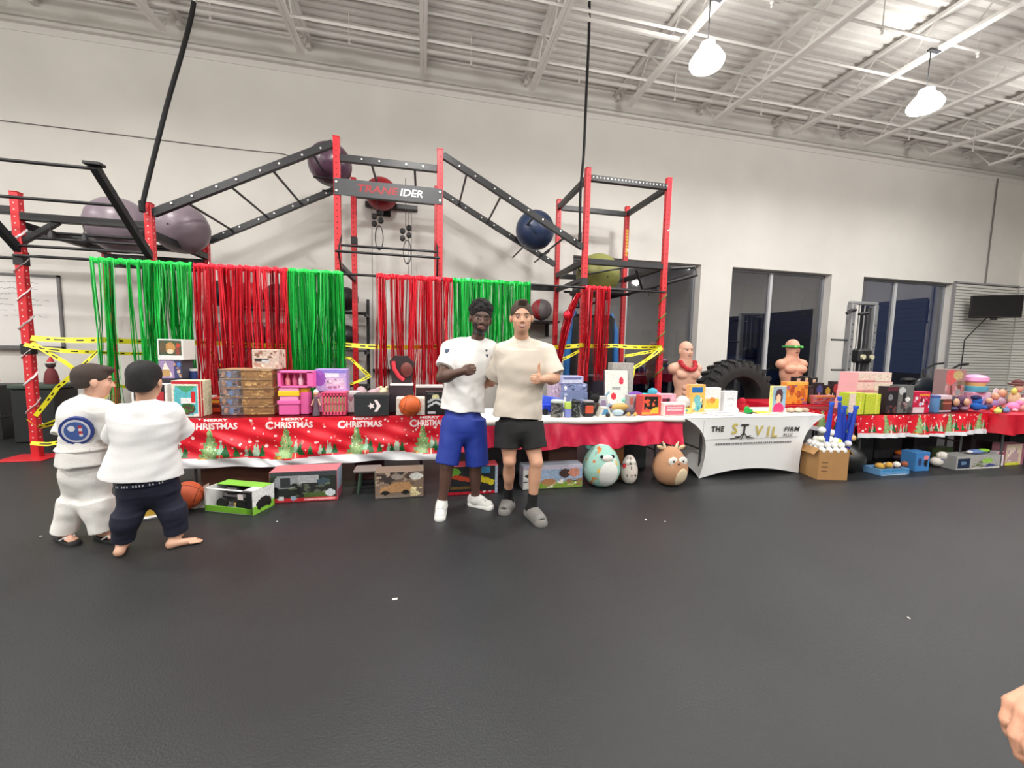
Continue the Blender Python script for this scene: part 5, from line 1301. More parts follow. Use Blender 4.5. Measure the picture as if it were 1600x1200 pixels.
flat('picture_book', 'cream book with small coloured prints lying behind the violet notepad', 1080, 1118, 4.03, .12, .018, (226, 214, 180), 'book', 3, line=(190, 150, 100))
flat('picture_book', 'bright yellow thin book in front of the pink girl picture', 1190, 1210, 3.92, .16, .014, (240, 214, 50), 'book', -14)
flat('card_pack', 'mint white card pack lying right of the yellow book', 1210, 1228, 3.90, .10, .012, (206, 226, 210), 'pack', 0)
flat('phone_case', 'small dark case lying left of the yellow book', 1174, 1185, 3.96, .07, .014, (60, 52, 60), 'case', 10)
flat('card_pack', 'small red pack lying behind the dark case on the white table', 1163, 1176, 4.06, .08, .02, (206, 70, 60), 'pack', -5)
pbox('girl_picture', 'small picture board of a girl with dark hair in a pink dress', 'picture', 1204, 1228, 603, 4.04, .02, ((150, 180, 200), [('r', 0, 0, .14, 1, (226, 222, 130)), ('e', .55, .62, .26, .3, (84, 50, 60)), ('e', .52, .5, .16, .2, (238, 196, 160)), ('e', .55, .12, .36, .24, (232, 50, 110)), ('r', .12, .88, .98, .98, (170, 180, 190))]), (226, 222, 150))
b = MB(); pp = PY(1245, 636, 4.05)
for k in range(5):
    c_ = Vector((pp.x-.10+.055*k, 4.05+.03*(k % 2), TT+.025)); q = MB(); q.ball(c_, (.045, .05, .028), 14, 8)
    for i, v in enumerate(q.v): q.v[i] = (v[0], v[1], max(v[2], TT+.001))
    tag(q.build('fabric_pouch', mm('pouch%d' % (k % 3), ((196, 176, 150), (176, 150, 130), (206, 196, 170))[k % 3], .8), smooth='all'), ['leftmost', 'second', 'middle', 'fourth', 'rightmost'][k]+' of the small beige pouches at the right end of the white table', 'pouch', 'beige pouches on the white table')
# ---------------- back red table
YB = 4.70
pbox('snack_box', 'orange box with purple and brown round pictures on the back red table', 'box', 1228, 1262, 597, YB, .1, ((240, 160, 60), [('n', 0, 0, 1, 1, 26, .10, [(206, 110, 50), (170, 110, 150), (230, 120, 40), (250, 200, 110), (180, 80, 50)]), ('r', 0, .9, 1, 1, (246, 190, 80))]), (226, 150, 70))
for k, (u0, u1, vt) in enumerate(((1240, 1252, 589), (1253, 1264, 588), (1265, 1276, 590))):
    pbox('toy_figure_box', ['left', 'middle', 'right'][k]+' one of three tall black boxes with pale figures behind the orange box', 'box', u0, u1, vt, YB+.18, .07, ((40, 30, 30), [('r', .3, .3, .7, .95, (220, 196, 170)), ('e', .5, .8, .2, .1, (226, 170, 140)), ('n', 0, 0, 1, .4, 8, .2, [(190, 170, 60), (120, 60, 50), (200, 190, 170)])]), (36, 30, 30), group='tall figure boxes on the back table')
for k, (u0, u1, vt, c1, c2) in enumerate(((1262, 1272, 603, (70, 60, 66), (190, 176, 60)), (1273, 1286, 598, (70, 80, 140), (196, 180, 170)), (1287, 1298, 602, (190, 160, 60), (60, 40, 40)), (1299, 1312, 596, (170, 60, 64), (90, 40, 50)))):
    pbox('toy_figure_box', ['narrow dark box with a yellow patch', 'box with a round blue emblem', 'box with a yellow flower shape', 'dark red topped box'][k]+' in the row on the back red table', 'box', u0, u1, vt, YB+.08, .07, ((44, 36, 36), [('e', .5, .68, .36, .22, c1), ('r', .1, .05, .9, .35, c2), ('n', 0, 0, 1, .5, 6, .12, [(190, 130, 120), (226, 210, 190)])]), (50, 40, 44))
pbox('game_box', 'low orange edged box with pink pictures at the front of the back red table', 'box', 1272, 1304, 618, YB-.02, .07, ((196, 120, 120), [('r', 0, .84, 1, 1, (236, 160, 60)), ('n', 0, 0, 1, .8, 26, .09, [(226, 190, 180), (160, 90, 130), (200, 80, 70), (150, 160, 190)])]), (190, 110, 110))
# cardboard box with foam bats
p = PZ(1301, 749, 0); t = thing('cardboard_box', 'brown cardboard box full of balls and blue bats beside the white table', 'box', (4.62, 3.70, 0))
hb = .345; R = Matrix.Rotation(radians(-12), 3, 'Z'); b = MB(); cbx = Vector((4.60, 3.74, 0)); m_kraft = M('kraft', (168, 126, 78), .7, noise=.05, scale=9)
for dx, dy, sx, sy in ((0, -.14, .34, .006), (0, .14, .34, .006), (-.17, 0, .006, .28), (.17, 0, .006, .28)):
    b.box(cbx+R @ Vector((dx, dy, hb/2)), (sx, sy, hb), 0, R)
b.box(cbx+Vector((0, 0, .006)), (.33, .27, .008), 0, R); b.build('carton', m_kraft, t)
for s in (-1, 1):
    b = MB(); b.box(cbx+R @ Vector((s*.20, 0, hb-.02)), (.09, .27, .005), 0, R @ Matrix.Rotation(s*radians(50), 3, 'Y')); b.build('flap', m_kraft, t)
b = MB()
for k in range(3): b.box(cbx+R @ Vector((-.1, -.1435, .20-.05*k)), (.07, .001, .012), 0, R)
b.build('printed_marks', mm('kraft_print', (110, 80, 52), .7), t, kind='stuff')
m_bat = mm('bat_blue', (28, 62, 176), .5)
for k, (u0, v0, u1, v1) in enumerate(((1293, 676, 1300, 628), (1311, 690, 1312, 620), (1317, 684, 1320, 634), (1327, 682, 1338, 634), (1309, 672, 1313, 640), (1323, 672, 1330, 645))):
    Yk = 3.70+.03*(k % 3); a = PY(u0, v0, Yk); c_ = PY(u1, v1, Yk); a = a-(c_-a)*.5
    a.z = max(a.z, .05); t2 = thing('toy_bat', ['leftmost', 'tallest', 'middle', 'rightmost outward leaning', 'short rear', 'short right'][k]+' blue plastic bat sticking out of the cardboard box', 'bat', a, 'blue bats in the cardboard box')
    b = MB(); b.tube([a, a.lerp(c_, .5), a.lerp(c_, .92)], [.030, .026, .018], 12); b.build('barrel', m_bat, t2, smooth=True)
    d = (c_-a).normalized(); b = MB(); b.tube([c_-d*.05, c_-d*.015, c_], [.018, .027, .024], 12); b.build('knob', mm('bat_blue2', (40, 92, 206), .4), t2, smooth=True)
rr = random.Random(8)
BL = [(1285, 672, (236, 236, 232), 'white ball with lime stripe at the left of the cardboard box'), (1300, 676, (240, 238, 234), 'white ball in the middle of the cardboard box'), (1310, 690, (214, 232, 40), 'lime yellow ball at the front rim of the cardboard box'), (1297, 688, (206, 206, 204), 'clear ball at the front left rim of the cardboard box'), (1325, 693, (222, 222, 232), 'white and blue ball at the right rim of the cardboard box'), (1332, 684, (236, 190, 130), 'peach coloured ball at the right of the cardboard box'), (1318, 680, (190, 196, 226), 'pale violet ball behind the lime yellow ball'), (1283, 686, (226, 226, 196), 'cream ball at the left rim of the cardboard box'), (1327, 675, (196, 220, 60), 'green yellow ball behind the peach ball')]
for u, v, c, lb in BL:
    p = PY(u, v, 3.66+rr.random()*.12); q = MB(); q.ball(p, .036, 16, 12); o = thing('play_ball', lb, 'ball', p-Vector((0, 0, .036))); q.build('shell', mm('pball_%d_%d' % (c[0], c[2]), c, .35), o, smooth='all')
    q = MB(); q.tube([p+Vector((.0365*cos(a), .0365*sin(a)*.5, .0365*sin(a)*.87)) for a in [tau*i/20 for i in range(21)]], .0015, 4, cap=False); q.build('seam', mm('pball_seam', (180, 180, 176), .6), o)
# balls piled inside, unseen lower ones carry the visible layer
b = MB()
for i in range(4):
    for j in range(4): b.ball(cbx+R @ Vector((-.115+.075*i, -.1+.066*j, hb-.06+.02*((i+j) % 2))), .036, 10, 8)
for (ni, nj, zz) in ((4, 4, -.01), (4, 3, .045), (3, 2, .09)):
    for i in range(ni):
        for j in range(nj): b.ball(cbx+R @ Vector(((i-(ni-1)/2)*.082, (j-(nj-1)/2)*.075, hb+zz)), .038, 10, 8, col=None)
b.build('ball_filling', mm('pball_236_232', (236, 236, 232), .35), t, kind='stuff')
# black bean shaped bag
p = Vector((5.06, 3.90, 0)); t = thing('bean_bag', 'shiny black leaning bean bag right of the cardboard box', 'bean bag', p)
b = MB(); b.ball((0, 0, 0), (.27, .24, .22), 28, 18); vs = []
for v in b.v:
    x, y, z = v; s = 1-.38*max(0, z/.22); zz = z*(.36/.22)/2
    vs.append((p.x+x*s-.10*(z/.22+1)*.5+.03, p.y+y*s, max(.002, .20+z*.98)))
b.v = vs; b.build('shell', M('bean_black', (30, 32, 33), .35, bump=.2, bscale=12), t, smooth='all')
b = MB(); b.tube([(p.x-.10+.03, p.y, .40), (p.x-.09, p.y-.02, .425), (p.x-.05, p.y, .40)], .008, 6); b.build('loop_handle', mm('loop_grey', (150, 150, 146), .5), t)
# ---------------- right table
Y3 = 3.80
z1 = TT
for k, (vt, c) in enumerate(((625, (240, 170, 180)), (612, (238, 186, 180)), (597, (240, 200, 190)), (582, (238, 208, 196)))):
    t, xa, xb, za, zb = pbox('doll_furniture_box', ['bottom', 'second', 'third', 'top'][k]+' pale pink box in the stack on the right Christmas table', 'box', 1333+2*k, 1397-2*k, vt, 4.06, .24, (c, [('r', 0, .0, .5, .12, (222, 130, 140)), ('r', .5, .1, 1, .9, (236, 218, 200)), ('n', .52, .3, 1, .8, 5, .025, [(170, 140, 130)])]), (236, 176, 180), base=z1, group='pale pink boxes on the right table'); z1 = zb+.001
for k, (u0, u1) in enumerate(((1326, 1351), (1352, 1376), (1371, 1386))):
    pbox('toy_box', ['pale box with a green yellow side', 'plain lime green box', 'lime box with a round blue picture'][k]+' at the left front of the right Christmas table', 'box', u0, u1, 616 if k else 614, Y3+(.0 if k < 2 else .14), .12, ((196, 206, 60), [('r', 0, 0, .42 if k == 0 else 0, 1, (236, 214, 196)), ('r', .7, 0, .8, 1, (220, 220, 90)), ('e', .5, .7, .4 if k == 2 else .0001, .22 if k == 2 else .0001, (120, 176, 196)), ('e', .5, .2, .3 if k == 2 else .0001, .14 if k == 2 else .0001, (180, 206, 190))]), (176, 190, 50))
pbox('figure_box', 'black and dark red action figure box on the right Christmas table', 'box', 1385, 1403, 604, Y3+.02, .1, ((34, 26, 32), [('r', 0, .84, 1, 1, (90, 36, 50)), ('e', .35, .6, .2, .12, (130, 130, 134)), ('n', 0, 0, 1, .3, 6, .12, [(110, 60, 60), (60, 50, 54)])]), (40, 30, 36))
pbox('figure_box', 'grey box with black and white print right of the dark red figure box', 'box', 1403, 1427, 602, Y3+.02, .1, ((110, 110, 108), [('e', .25, .8, .22, .14, (200, 200, 200)), ('r', .3, .4, .5, .75, (34, 34, 38)), ('e', .65, .5, .16, .08, (236, 234, 232)), ('n', 0, 0, 1, .4, 10, .1, [(70, 64, 66), (150, 120, 120), (50, 50, 52)])]), (96, 96, 94))
pbox('toy_box', 'crimson and white box with pictures in the middle of the right Christmas table', 'box', 1427, 1453, 612, Y3+.02, .1, ((206, 30, 70), [('r', 0, 0, .7, .25, (226, 210, 214)), ('r', .35, .8, .95, .9, (236, 150, 60)), ('n', 0, .25, 1, .75, 14, .08, [(230, 120, 150), (236, 230, 236), (120, 30, 50), (190, 210, 236)])]), (190, 40, 80))
tub('blue canister right of the crimson box', 1458, 640, 3.88, .055, .20, (92, 140, 190), (70, 90, 150), 'canister')
pbox('toy_box', 'box with a brown and green striped window right of the blue canister', 'box', 1462, 1487, 618, Y3+.06, .1, ((120, 60, 54), [('r', 0, 0, .45, .8, (60, 64, 54)), ('r', 0, .8, 1, 1, (226, 200, 206)), ('r', .45, .5, 1, .6, (196, 110, 90)), ('r', 0, 0, 1, .1, (216, 200, 220))]), (206, 180, 190))
for k, (u, c) in enumerate(((1489, (46, 28, 44)), (1505, (84, 44, 80)))):
    blob_toy('doll_bust', ['dark haired doll head toy', 'purple haired doll head toy'][k]+' on the right Christmas table', u, 3.94, [('hair', [(0, .02, .13, .075, .06, .075), (0, .03, .07, .085, .05, .07)], mm('hair_%d' % k, c, .6)), ('face', [(-.01, -.035, .12, .04, .03, .05)], mm('face_tan', (206, 160, 130), .5)), ('shoulders', [(0, -.01, .03, .06, .04, .032)], mm('bust_%d' % k, ((70, 64, 110), (150, 110, 130))[k], .5))], cat='doll')
pbox('doll_box', 'tall doll box printed red, tan and grey at the back of the right table', 'box', 1476, 1507, 577, 4.20, .14, ((170, 130, 128), [('e', .25, .8, .3, .2, (220, 100, 100)), ('e', .6, .85, .25, .12, (196, 176, 120)), ('r', .6, .3, 1, .7, (130, 110, 90)), ('n', 0, 0, 1, .6, 30, .09, [(190, 120, 124), (150, 150, 150), (120, 70, 60), (206, 160, 160)])]), (150, 130, 130))
t = thing('toy_capsule', 'large toy capsule with a pink top and turquoise base on the right table', 'toy', (PY(1521, 620, 4.2).x, 4.2, TT)); p = Vector(t.location)
zq = PY(1521, 612, 4.2).z
b = MB(); b.span(p.x-.15, p.x+.15, 4.12, 4.32, TT, zq, .006); b.build('box_base', mm('capsule_box', (206, 150, 176), .5), t)
b = MB(); b.lathe((p.x, 4.2, zq), [(.12, 0), (.135, .03), (.135, .08), (.12, .085)], 22); b.build('lower_shell', mm('capsule_teal', (90, 170, 196), .35), t, smooth=True)
b = MB(); b.lathe((p.x, 4.2, zq+.085), [(.10, 0), (.11, .04), (.10, .06)], 22); b.build('window', mm('capsule_amber', (236, 176, 110), .3), t, smooth=True)
b = MB(); b.lathe((p.x, 4.2, zq+.14), [(.12, 0), (.135, .02), (.13, .07), (.08, .10), (.01, .11)], 22); b.build('top_shell', mm('capsule_pink', (240, 160, 206), .35), t, smooth=True)
blob_toy('plush_toy', 'blue plush with a navy cap on the right Christmas table', 1526, 3.92, [('body', [(0, 0, .06, .085, .05, .06)], pl('plush_blue', (36, 100, 190))), ('head', [(0, 0, .135, .05, .05, .05)], pl('plush_blue', (36, 100, 190))), ('cap', [(-.01, .01, .175, .06, .05, .035)], pl('plush_navy', (34, 40, 90))), ('arm', [(.08, -.03, .05, .04, .03, .03)], pl('plush_blue', (36, 100, 190)))])
for k, (u, Y, sc, c1, c2) in enumerate(((1543, 3.95, 1.0, (70, 48, 84), (170, 140, 190)), (1551, 4.1, 1.3, (150, 120, 170), (206, 180, 200)), (1562, 4.25, 1.5, (176, 150, 170), (226, 206, 214)))):
    blob_toy('fairy_doll', ['dark purple', 'lilac', 'pale mauve'][k]+' fairy doll on the right tables near the frame edge', u, Y, [('dress', [(0, 0, .05*sc, .055*sc, .045*sc, .05*sc)], mm('fd1_%d' % k, c1, .6)), ('head', [(0, -.01, .13*sc, .035*sc, .035*sc, .04*sc)], mm('face_tan', (206, 160, 130), .5)), ('wing', [(-.05*sc, .02, .12*sc, .05*sc, .008, .06*sc)], mm('fd2_%d' % k, c2, .4)), ('wing', [(.05*sc, .02, .12*sc, .05*sc, .008, .06*sc)], mm('fd2_%d' % k, c2, .4)), ('torso', [(0, 0, .10*sc, .02*sc, .02*sc, .035*sc)], mm('fd2_%d' % k, c2, .4))], cat='doll')
for k, (u, Y, c, nm) in enumerate(((1554, 3.84, (232, 70, 50), 'red'), (1564, 3.84, (70, 90, 60), 'dark green'), (1570, 3.9, (206, 90, 60), 'orange'), (1573, 3.80, (110, 130, 180), 'slate blue'), (1560, 3.76, (220, 220, 110), 'lemon'))):
    blob_toy('toy_block', nm+' rounded toy piece in the heap at the right end of the tables', u, Y-.1, [('shell', [(0, 0, .036, .04, .035, .036)], mm('blk%d' % k, c, .4)), ('stud', [(0, 0, .078, .016, .016, .012)], mm('blk%d' % k, c, .4))])
blob_toy('toy_pig', 'round pink plush toy at the right end of the tables', 1583, 3.86, [('body', [(0, 0, .06, .095, .06, .06)], pl('plush_rose', (232, 140, 190))), ('head', [(.05, -.03, .11, .04, .04, .035)], pl('plush_rose', (232, 140, 190))), ('paw', [(-.06, -.05, .02, .03, .03, .02)], pl('plush_rose2', (240, 190, 210)))])
blob_toy('rag_doll', 'tall rag doll with a brown hat at the right end of the tables', 1583, 4.15, [('dress', [(0, 0, .12, .09, .06, .12)], pl('doll_cream', (222, 196, 160))), ('head', [(.02, -.02, .28, .06, .05, .06)], pl('doll_face', (216, 170, 150))), ('hat', [(.03, 0, .34, .11, .09, .02), (.03, 0, .365, .06, .06, .045)], pl('doll_hat', (104, 60, 60))), ('scarf', [(-.08, -.03, .24, .04, .03, .05)], pl('doll_scarf', (214, 216, 110))), ('arm', [(.10, -.04, .12, .03, .03, .08)], pl('doll_arm', (150, 110, 120)))], cat='doll')
blob_toy('plush_toy', 'pale pink plush toy cut by the right frame edge', 1596, 3.84, [('body', [(0, 0, .06, .07, .05, .06)], pl('plush_blush', (232, 190, 180))), ('head', [(0, -.01, .14, .05, .045, .045)], pl('plush_blush', (232, 190, 180)))])
# ---------------- under the tables
def fbox(name, label, u0, u1, vt, vb, Y, dep, im, side, **k): return pbox(name, label, 'box', u0, u1, vt, Y, dep, im, side, base=.001, mid=(vt+vb)/2, **k)
t, xa, xb, za, zb = fbox('truck_box', 'large boxed toy fire engine with a silver truck picture under the left Christmas table', 421, 527, 736, 795, 3.86, .22, ((38, 42, 38), [('r', 0, 0, 1, .14, (196, 40, 50)), ('r', 0, .84, 1, 1, (60, 66, 70)), ('p', [(.02, .55), (.1, .86), (.42, .86), (.5, .62), (.36, .45), (.05, .45)], (150, 154, 158)), ('r', .14, .5, .3, .8, (50, 52, 56)), ('r', .42, .6, .72, .86, (170, 172, 174)), ('e', .8, .64, .1, .12, (60, 80, 90)), ('r', .5, .14, .95, .3, (74, 96, 44)), ('e', .08, .42, .05, .1, (24, 24, 24)), ('e', .4, .42, .05, .1, (24, 24, 24)), ('e', .16, .12, .05, .07, (220, 226, 230)), ('e', .34, .12, .05, .08, (150, 170, 190)), ('r', .5, .04, .98, .1, (238, 170, 170)), ('e', .9, .26, .07, .13, (206, 214, 220)), ('n', .2, .15, .9, .6, 16, .04, [(90, 96, 80), (30, 34, 30), (110, 120, 90)])]), (190, 110, 120), sideim=((150, 170, 190), [('r', 0, 0, 1, .3, (170, 80, 100))]))
t, xa, xb, za, zb = fbox('vehicle_box', 'boxed tan toy off-road truck under the right end of the left table', 586, 662, 737, 796, 3.82, .20, ((128, 108, 92), [('n', 0, .5, 1, 1, 40, .07, [(80, 64, 56), (170, 150, 130), (110, 90, 76), (60, 50, 50)]), ('p', [(.08, .2), (.1, .42), (.28, .5), (.4, .62), (.7, .6), (.78, .42), (.76, .22)], (176, 134, 92)), ('e', .2, .2, .09, .08, (24, 24, 24)), ('e', .62, .2, .09, .08, (24, 24, 24)), ('r', 0, 0, 1, .1, (130, 118, 106)), ('n', .72, .05, .98, .4, 9, .08, [(236, 224, 180), (206, 190, 140)]), ('e', .85, .82, .14, .14, (214, 214, 206)), ('e', .45, .82, .12, .1, (150, 140, 130))]), (120, 104, 90))
t, xa, xb, za, zb = fbox('vehicle_box', 'red edged boxed toy racing cars behind the legs of the white shirted man', 694, 778, 728, 790, 3.80, .18, ((34, 36, 40), [('r', 0, 0, 1, .1, (196, 30, 48)), ('r', 0, 0, .06, 1, (190, 30, 50)), ('r', .95, 0, 1, 1, (170, 190, 210)), ('e', .15, .8, .14, .16, (110, 176, 60)), ('p', [(.08, .62), (.2, .72), (.45, .6), (.5, .44), (.3, .5)], (196, 70, 40)), ('p', [(.52, .5), (.7, .66), (.95, .45), (.9, .28), (.7, .42)], (206, 190, 40)), ('r', .6, .75, .85, .98, (60, 130, 170)), ('r', .1, .2, .5, .28, (110, 84, 40)), ('n', .55, .02, .9, .09, 5, .02, [(236, 226, 230)])]), (170, 60, 70))
t, xa, xb, za, zb = fbox('farm_set_box', 'long box of toy farm animals under the middle table beside the spotted plush', 817, 910, 727, 770, 3.84, .16, ((150, 170, 196), [('r', 0, .86, 1, 1, (190, 180, 196)), ('r', 0, 0, 1, .28, (130, 160, 60)), ('n', 0, .05, 1, .4, 16, .04, [(150, 110, 80), (60, 50, 40), (190, 170, 130), (236, 230, 220)]), ('e', .42, .3, .12, .14, (170, 120, 80)), ('e', .7, .64, .1, .2, (70, 50, 46)), ('e', .86, .66, .1, .2, (196, 130, 110)), ('r', 0, .0, .1, .85, (226, 224, 220)), ('n', .01, .3, .1, .8, 4, .04, [(60, 56, 56)])]), (170, 176, 190))
# white box with basketball in it
t, xa, xb, za, zb = fbox('gift_box', 'open white carton holding a basketball under the left end of the table', 286, 326, 776, 801, 3.84, .26, ((206, 200, 190), []), (196, 190, 180), top=(60, 56, 54))
b = MB(); b.prism([(xb-.16, zb), (xb, zb), (xb, zb+.11)], -3.86, -3.85); b.v = [(v[0], abs(v[1]), v[2]) for v in b.v]; b.build('torn_flap', mm('carton_white', (206, 200, 190), .6), t)
basketball('basketball', 'dark orange basketball in the open white carton under the left table', (xa+.06, 3.79, .14), .115, M('basketball_dark', (176, 74, 34), .55, bump=.4, bscale=220))
# green and white toy tractor box with an open window
x0_, x1_ = PZ(322, 800, 0).x, PZ(418, 800, 0).x
t = thing('tractor_box', 'white and lime green display box with a toy vehicle under the left table', 'box', (-1.52, 3.72, 0)); R = Matrix.Rotation(radians(-22), 3, 'Z'); cb = Vector((-1.54, 3.80, 0)); w_, d_, h_ = .46, .24, .20
b = MB()
def rb(x0__, x1__, y0__, y1__, z0__, z1__, col): b.box(cb+R @ Vector(((x0__+x1__)/2, (y0__+y1__)/2, (z0__+z1__)/2)), (x1__-x0__, y1__-y0__, z1__-z0__), .001, R, col)
rb(-w_/2, w_/2, -d_/2, d_/2, .001, .008, (226, 226, 224)); rb(-w_/2, w_/2, d_/2-.006, d_/2, 0, h_, (60, 60, 62)); rb(-w_/2, -w_/2+.006, -d_/2, d_/2, 0, h_, (222, 222, 220)); rb(w_/2-.006, w_/2, -d_/2, d_/2, .001, h_, (232, 232, 230))
rb(-w_/2, w_/2, -d_/2, -d_/2+.006, .001, .055, (122, 190, 50)); rb(-w_/2, -w_/2+.02, -d_/2, -d_/2+.006, .05, h_, (222, 222, 220)); rb(w_/2-.06, w_/2, -d_/2, -d_/2+.006, .002, h_, (22, 22, 24)); rb(-w_/2, w_/2, 0, d_/2, h_-.006, h_, (122, 190, 60)); rb(-w_/2, w_/2, -d_/2, -d_/2+.02, h_-.006, h_, (226, 226, 224)); rb(w_/2-.10, w_/2, -d_/2, 0, h_-.006, h_, (226, 226, 224))
b.build('carton', m_print, t)
b = MB(); I = paint(20, 18, (226, 228, 226), [('r', 0, 0, 1, .35, (130, 190, 60)), ('e', .5, .38, .34, .22, (30, 32, 30)), ('e', .3, .22, .1, .12, (20, 20, 20)), ('e', .75, .25, .1, .12, (20, 20, 20))], 3, .06)
o_ = cb+R @ Vector((w_/2+.0015, -d_/2, .001)); pic_mesh(b, o_, R @ Vector((0, 1, 0)), (0, 0, 1), d_, h_, I); b.build('side_picture', m_print, t)
b = MB(); b.box(cb+R @ Vector((.12, -d_/2-.002, .15)), (.05, .002, .045), 0, R); b.build('price_label', m_white, t)
v = thing('toy_tractor', 'black toy vehicle inside the lime green display box', 'toy', cb+Vector((0, 0, .008)))
b = MB(); b.box(cb+R @ Vector((-.03, .02, .095)), (.26, .11, .07), .02, R); b.box(cb+R @ Vector((-.07, .02, .15)), (.12, .10, .06), .02, R); b.build('body', mm('toy_black', (34, 32, 34), .5), v)
for dx in (-.12, .07):
    for dy in (-.055, .095):
        b = MB(); c_ = cb+R @ Vector((dx, dy, .055)); b.rod(c_+R @ Vector((0, -.015, 0)), c_+R @ Vector((0, .015, 0)), .046, 16); b.build('wheel', mm('toy_wheel2', (20, 20, 20), .7), v)
b = MB(); b.box(cb+R @ Vector((.02, -.045, .05)), (.07, .02, .025), .004, R); b.build('bumper', mm('gold_toy', (196, 160, 84), .5), v)
# brown bench plank and dark things beneath
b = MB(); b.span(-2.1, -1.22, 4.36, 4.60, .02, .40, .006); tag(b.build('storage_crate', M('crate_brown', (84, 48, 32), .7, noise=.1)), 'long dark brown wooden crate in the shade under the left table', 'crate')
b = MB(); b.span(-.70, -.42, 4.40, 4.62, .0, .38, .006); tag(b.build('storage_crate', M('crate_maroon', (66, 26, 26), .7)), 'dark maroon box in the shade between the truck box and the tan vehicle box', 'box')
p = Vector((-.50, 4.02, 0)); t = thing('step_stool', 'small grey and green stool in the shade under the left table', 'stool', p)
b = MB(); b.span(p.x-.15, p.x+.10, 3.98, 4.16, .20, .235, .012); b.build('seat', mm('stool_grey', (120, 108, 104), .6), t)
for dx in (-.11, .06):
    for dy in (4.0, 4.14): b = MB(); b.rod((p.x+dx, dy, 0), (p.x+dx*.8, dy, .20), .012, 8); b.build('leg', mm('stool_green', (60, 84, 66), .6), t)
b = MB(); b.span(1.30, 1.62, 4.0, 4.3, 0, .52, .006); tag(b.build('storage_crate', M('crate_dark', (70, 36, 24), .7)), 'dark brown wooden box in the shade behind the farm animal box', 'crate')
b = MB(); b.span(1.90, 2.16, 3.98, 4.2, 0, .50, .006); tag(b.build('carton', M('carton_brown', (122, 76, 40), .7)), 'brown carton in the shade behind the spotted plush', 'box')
b = MB(); b.span(2.2, 2.66, 4.35, 4.6, 0, .42, .01); tag(b.build('equipment_case', M('case_darkgrey', (58, 60, 64), .6)), 'dark grey case in the shade under the right end of the middle table', 'case')  # this block and the next are added in place of plain shadow
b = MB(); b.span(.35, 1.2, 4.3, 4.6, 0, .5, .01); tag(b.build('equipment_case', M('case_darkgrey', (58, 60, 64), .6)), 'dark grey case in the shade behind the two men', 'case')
# blue beach toy behind the boys' legs
p = PZ(232, 808, 0); t = thing('plush_toy', 'blue and yellow soft toy on a white tray seen between the legs of the boy', 'toy', (p.x, 3.9, 0)); p = Vector((PY(232, 785, 3.75).x, 3.78, 0))
t.location = p; WL[t.name] = p.copy()
b = MB(); b.lathe(p, [(.10, .02), (.095, .07), (.08, .10)], 20); b.build('yellow_base', mm('toy_sand', (206, 170, 60), .5), t, smooth=True)
b = MB(); b.lathe(p, [(.08, .09), (.07, .16), (.04, .22), (.01, .235)], 20); b.build('blue_top', mm('toy_sea', (90, 150, 200), .5), t, smooth=True)
b = MB(); b.lathe(p, [(.13, 0), (.14, .015), (.13, .02)], 20); b.build('tray', mm('cup_white', (226, 224, 224), .3), t)
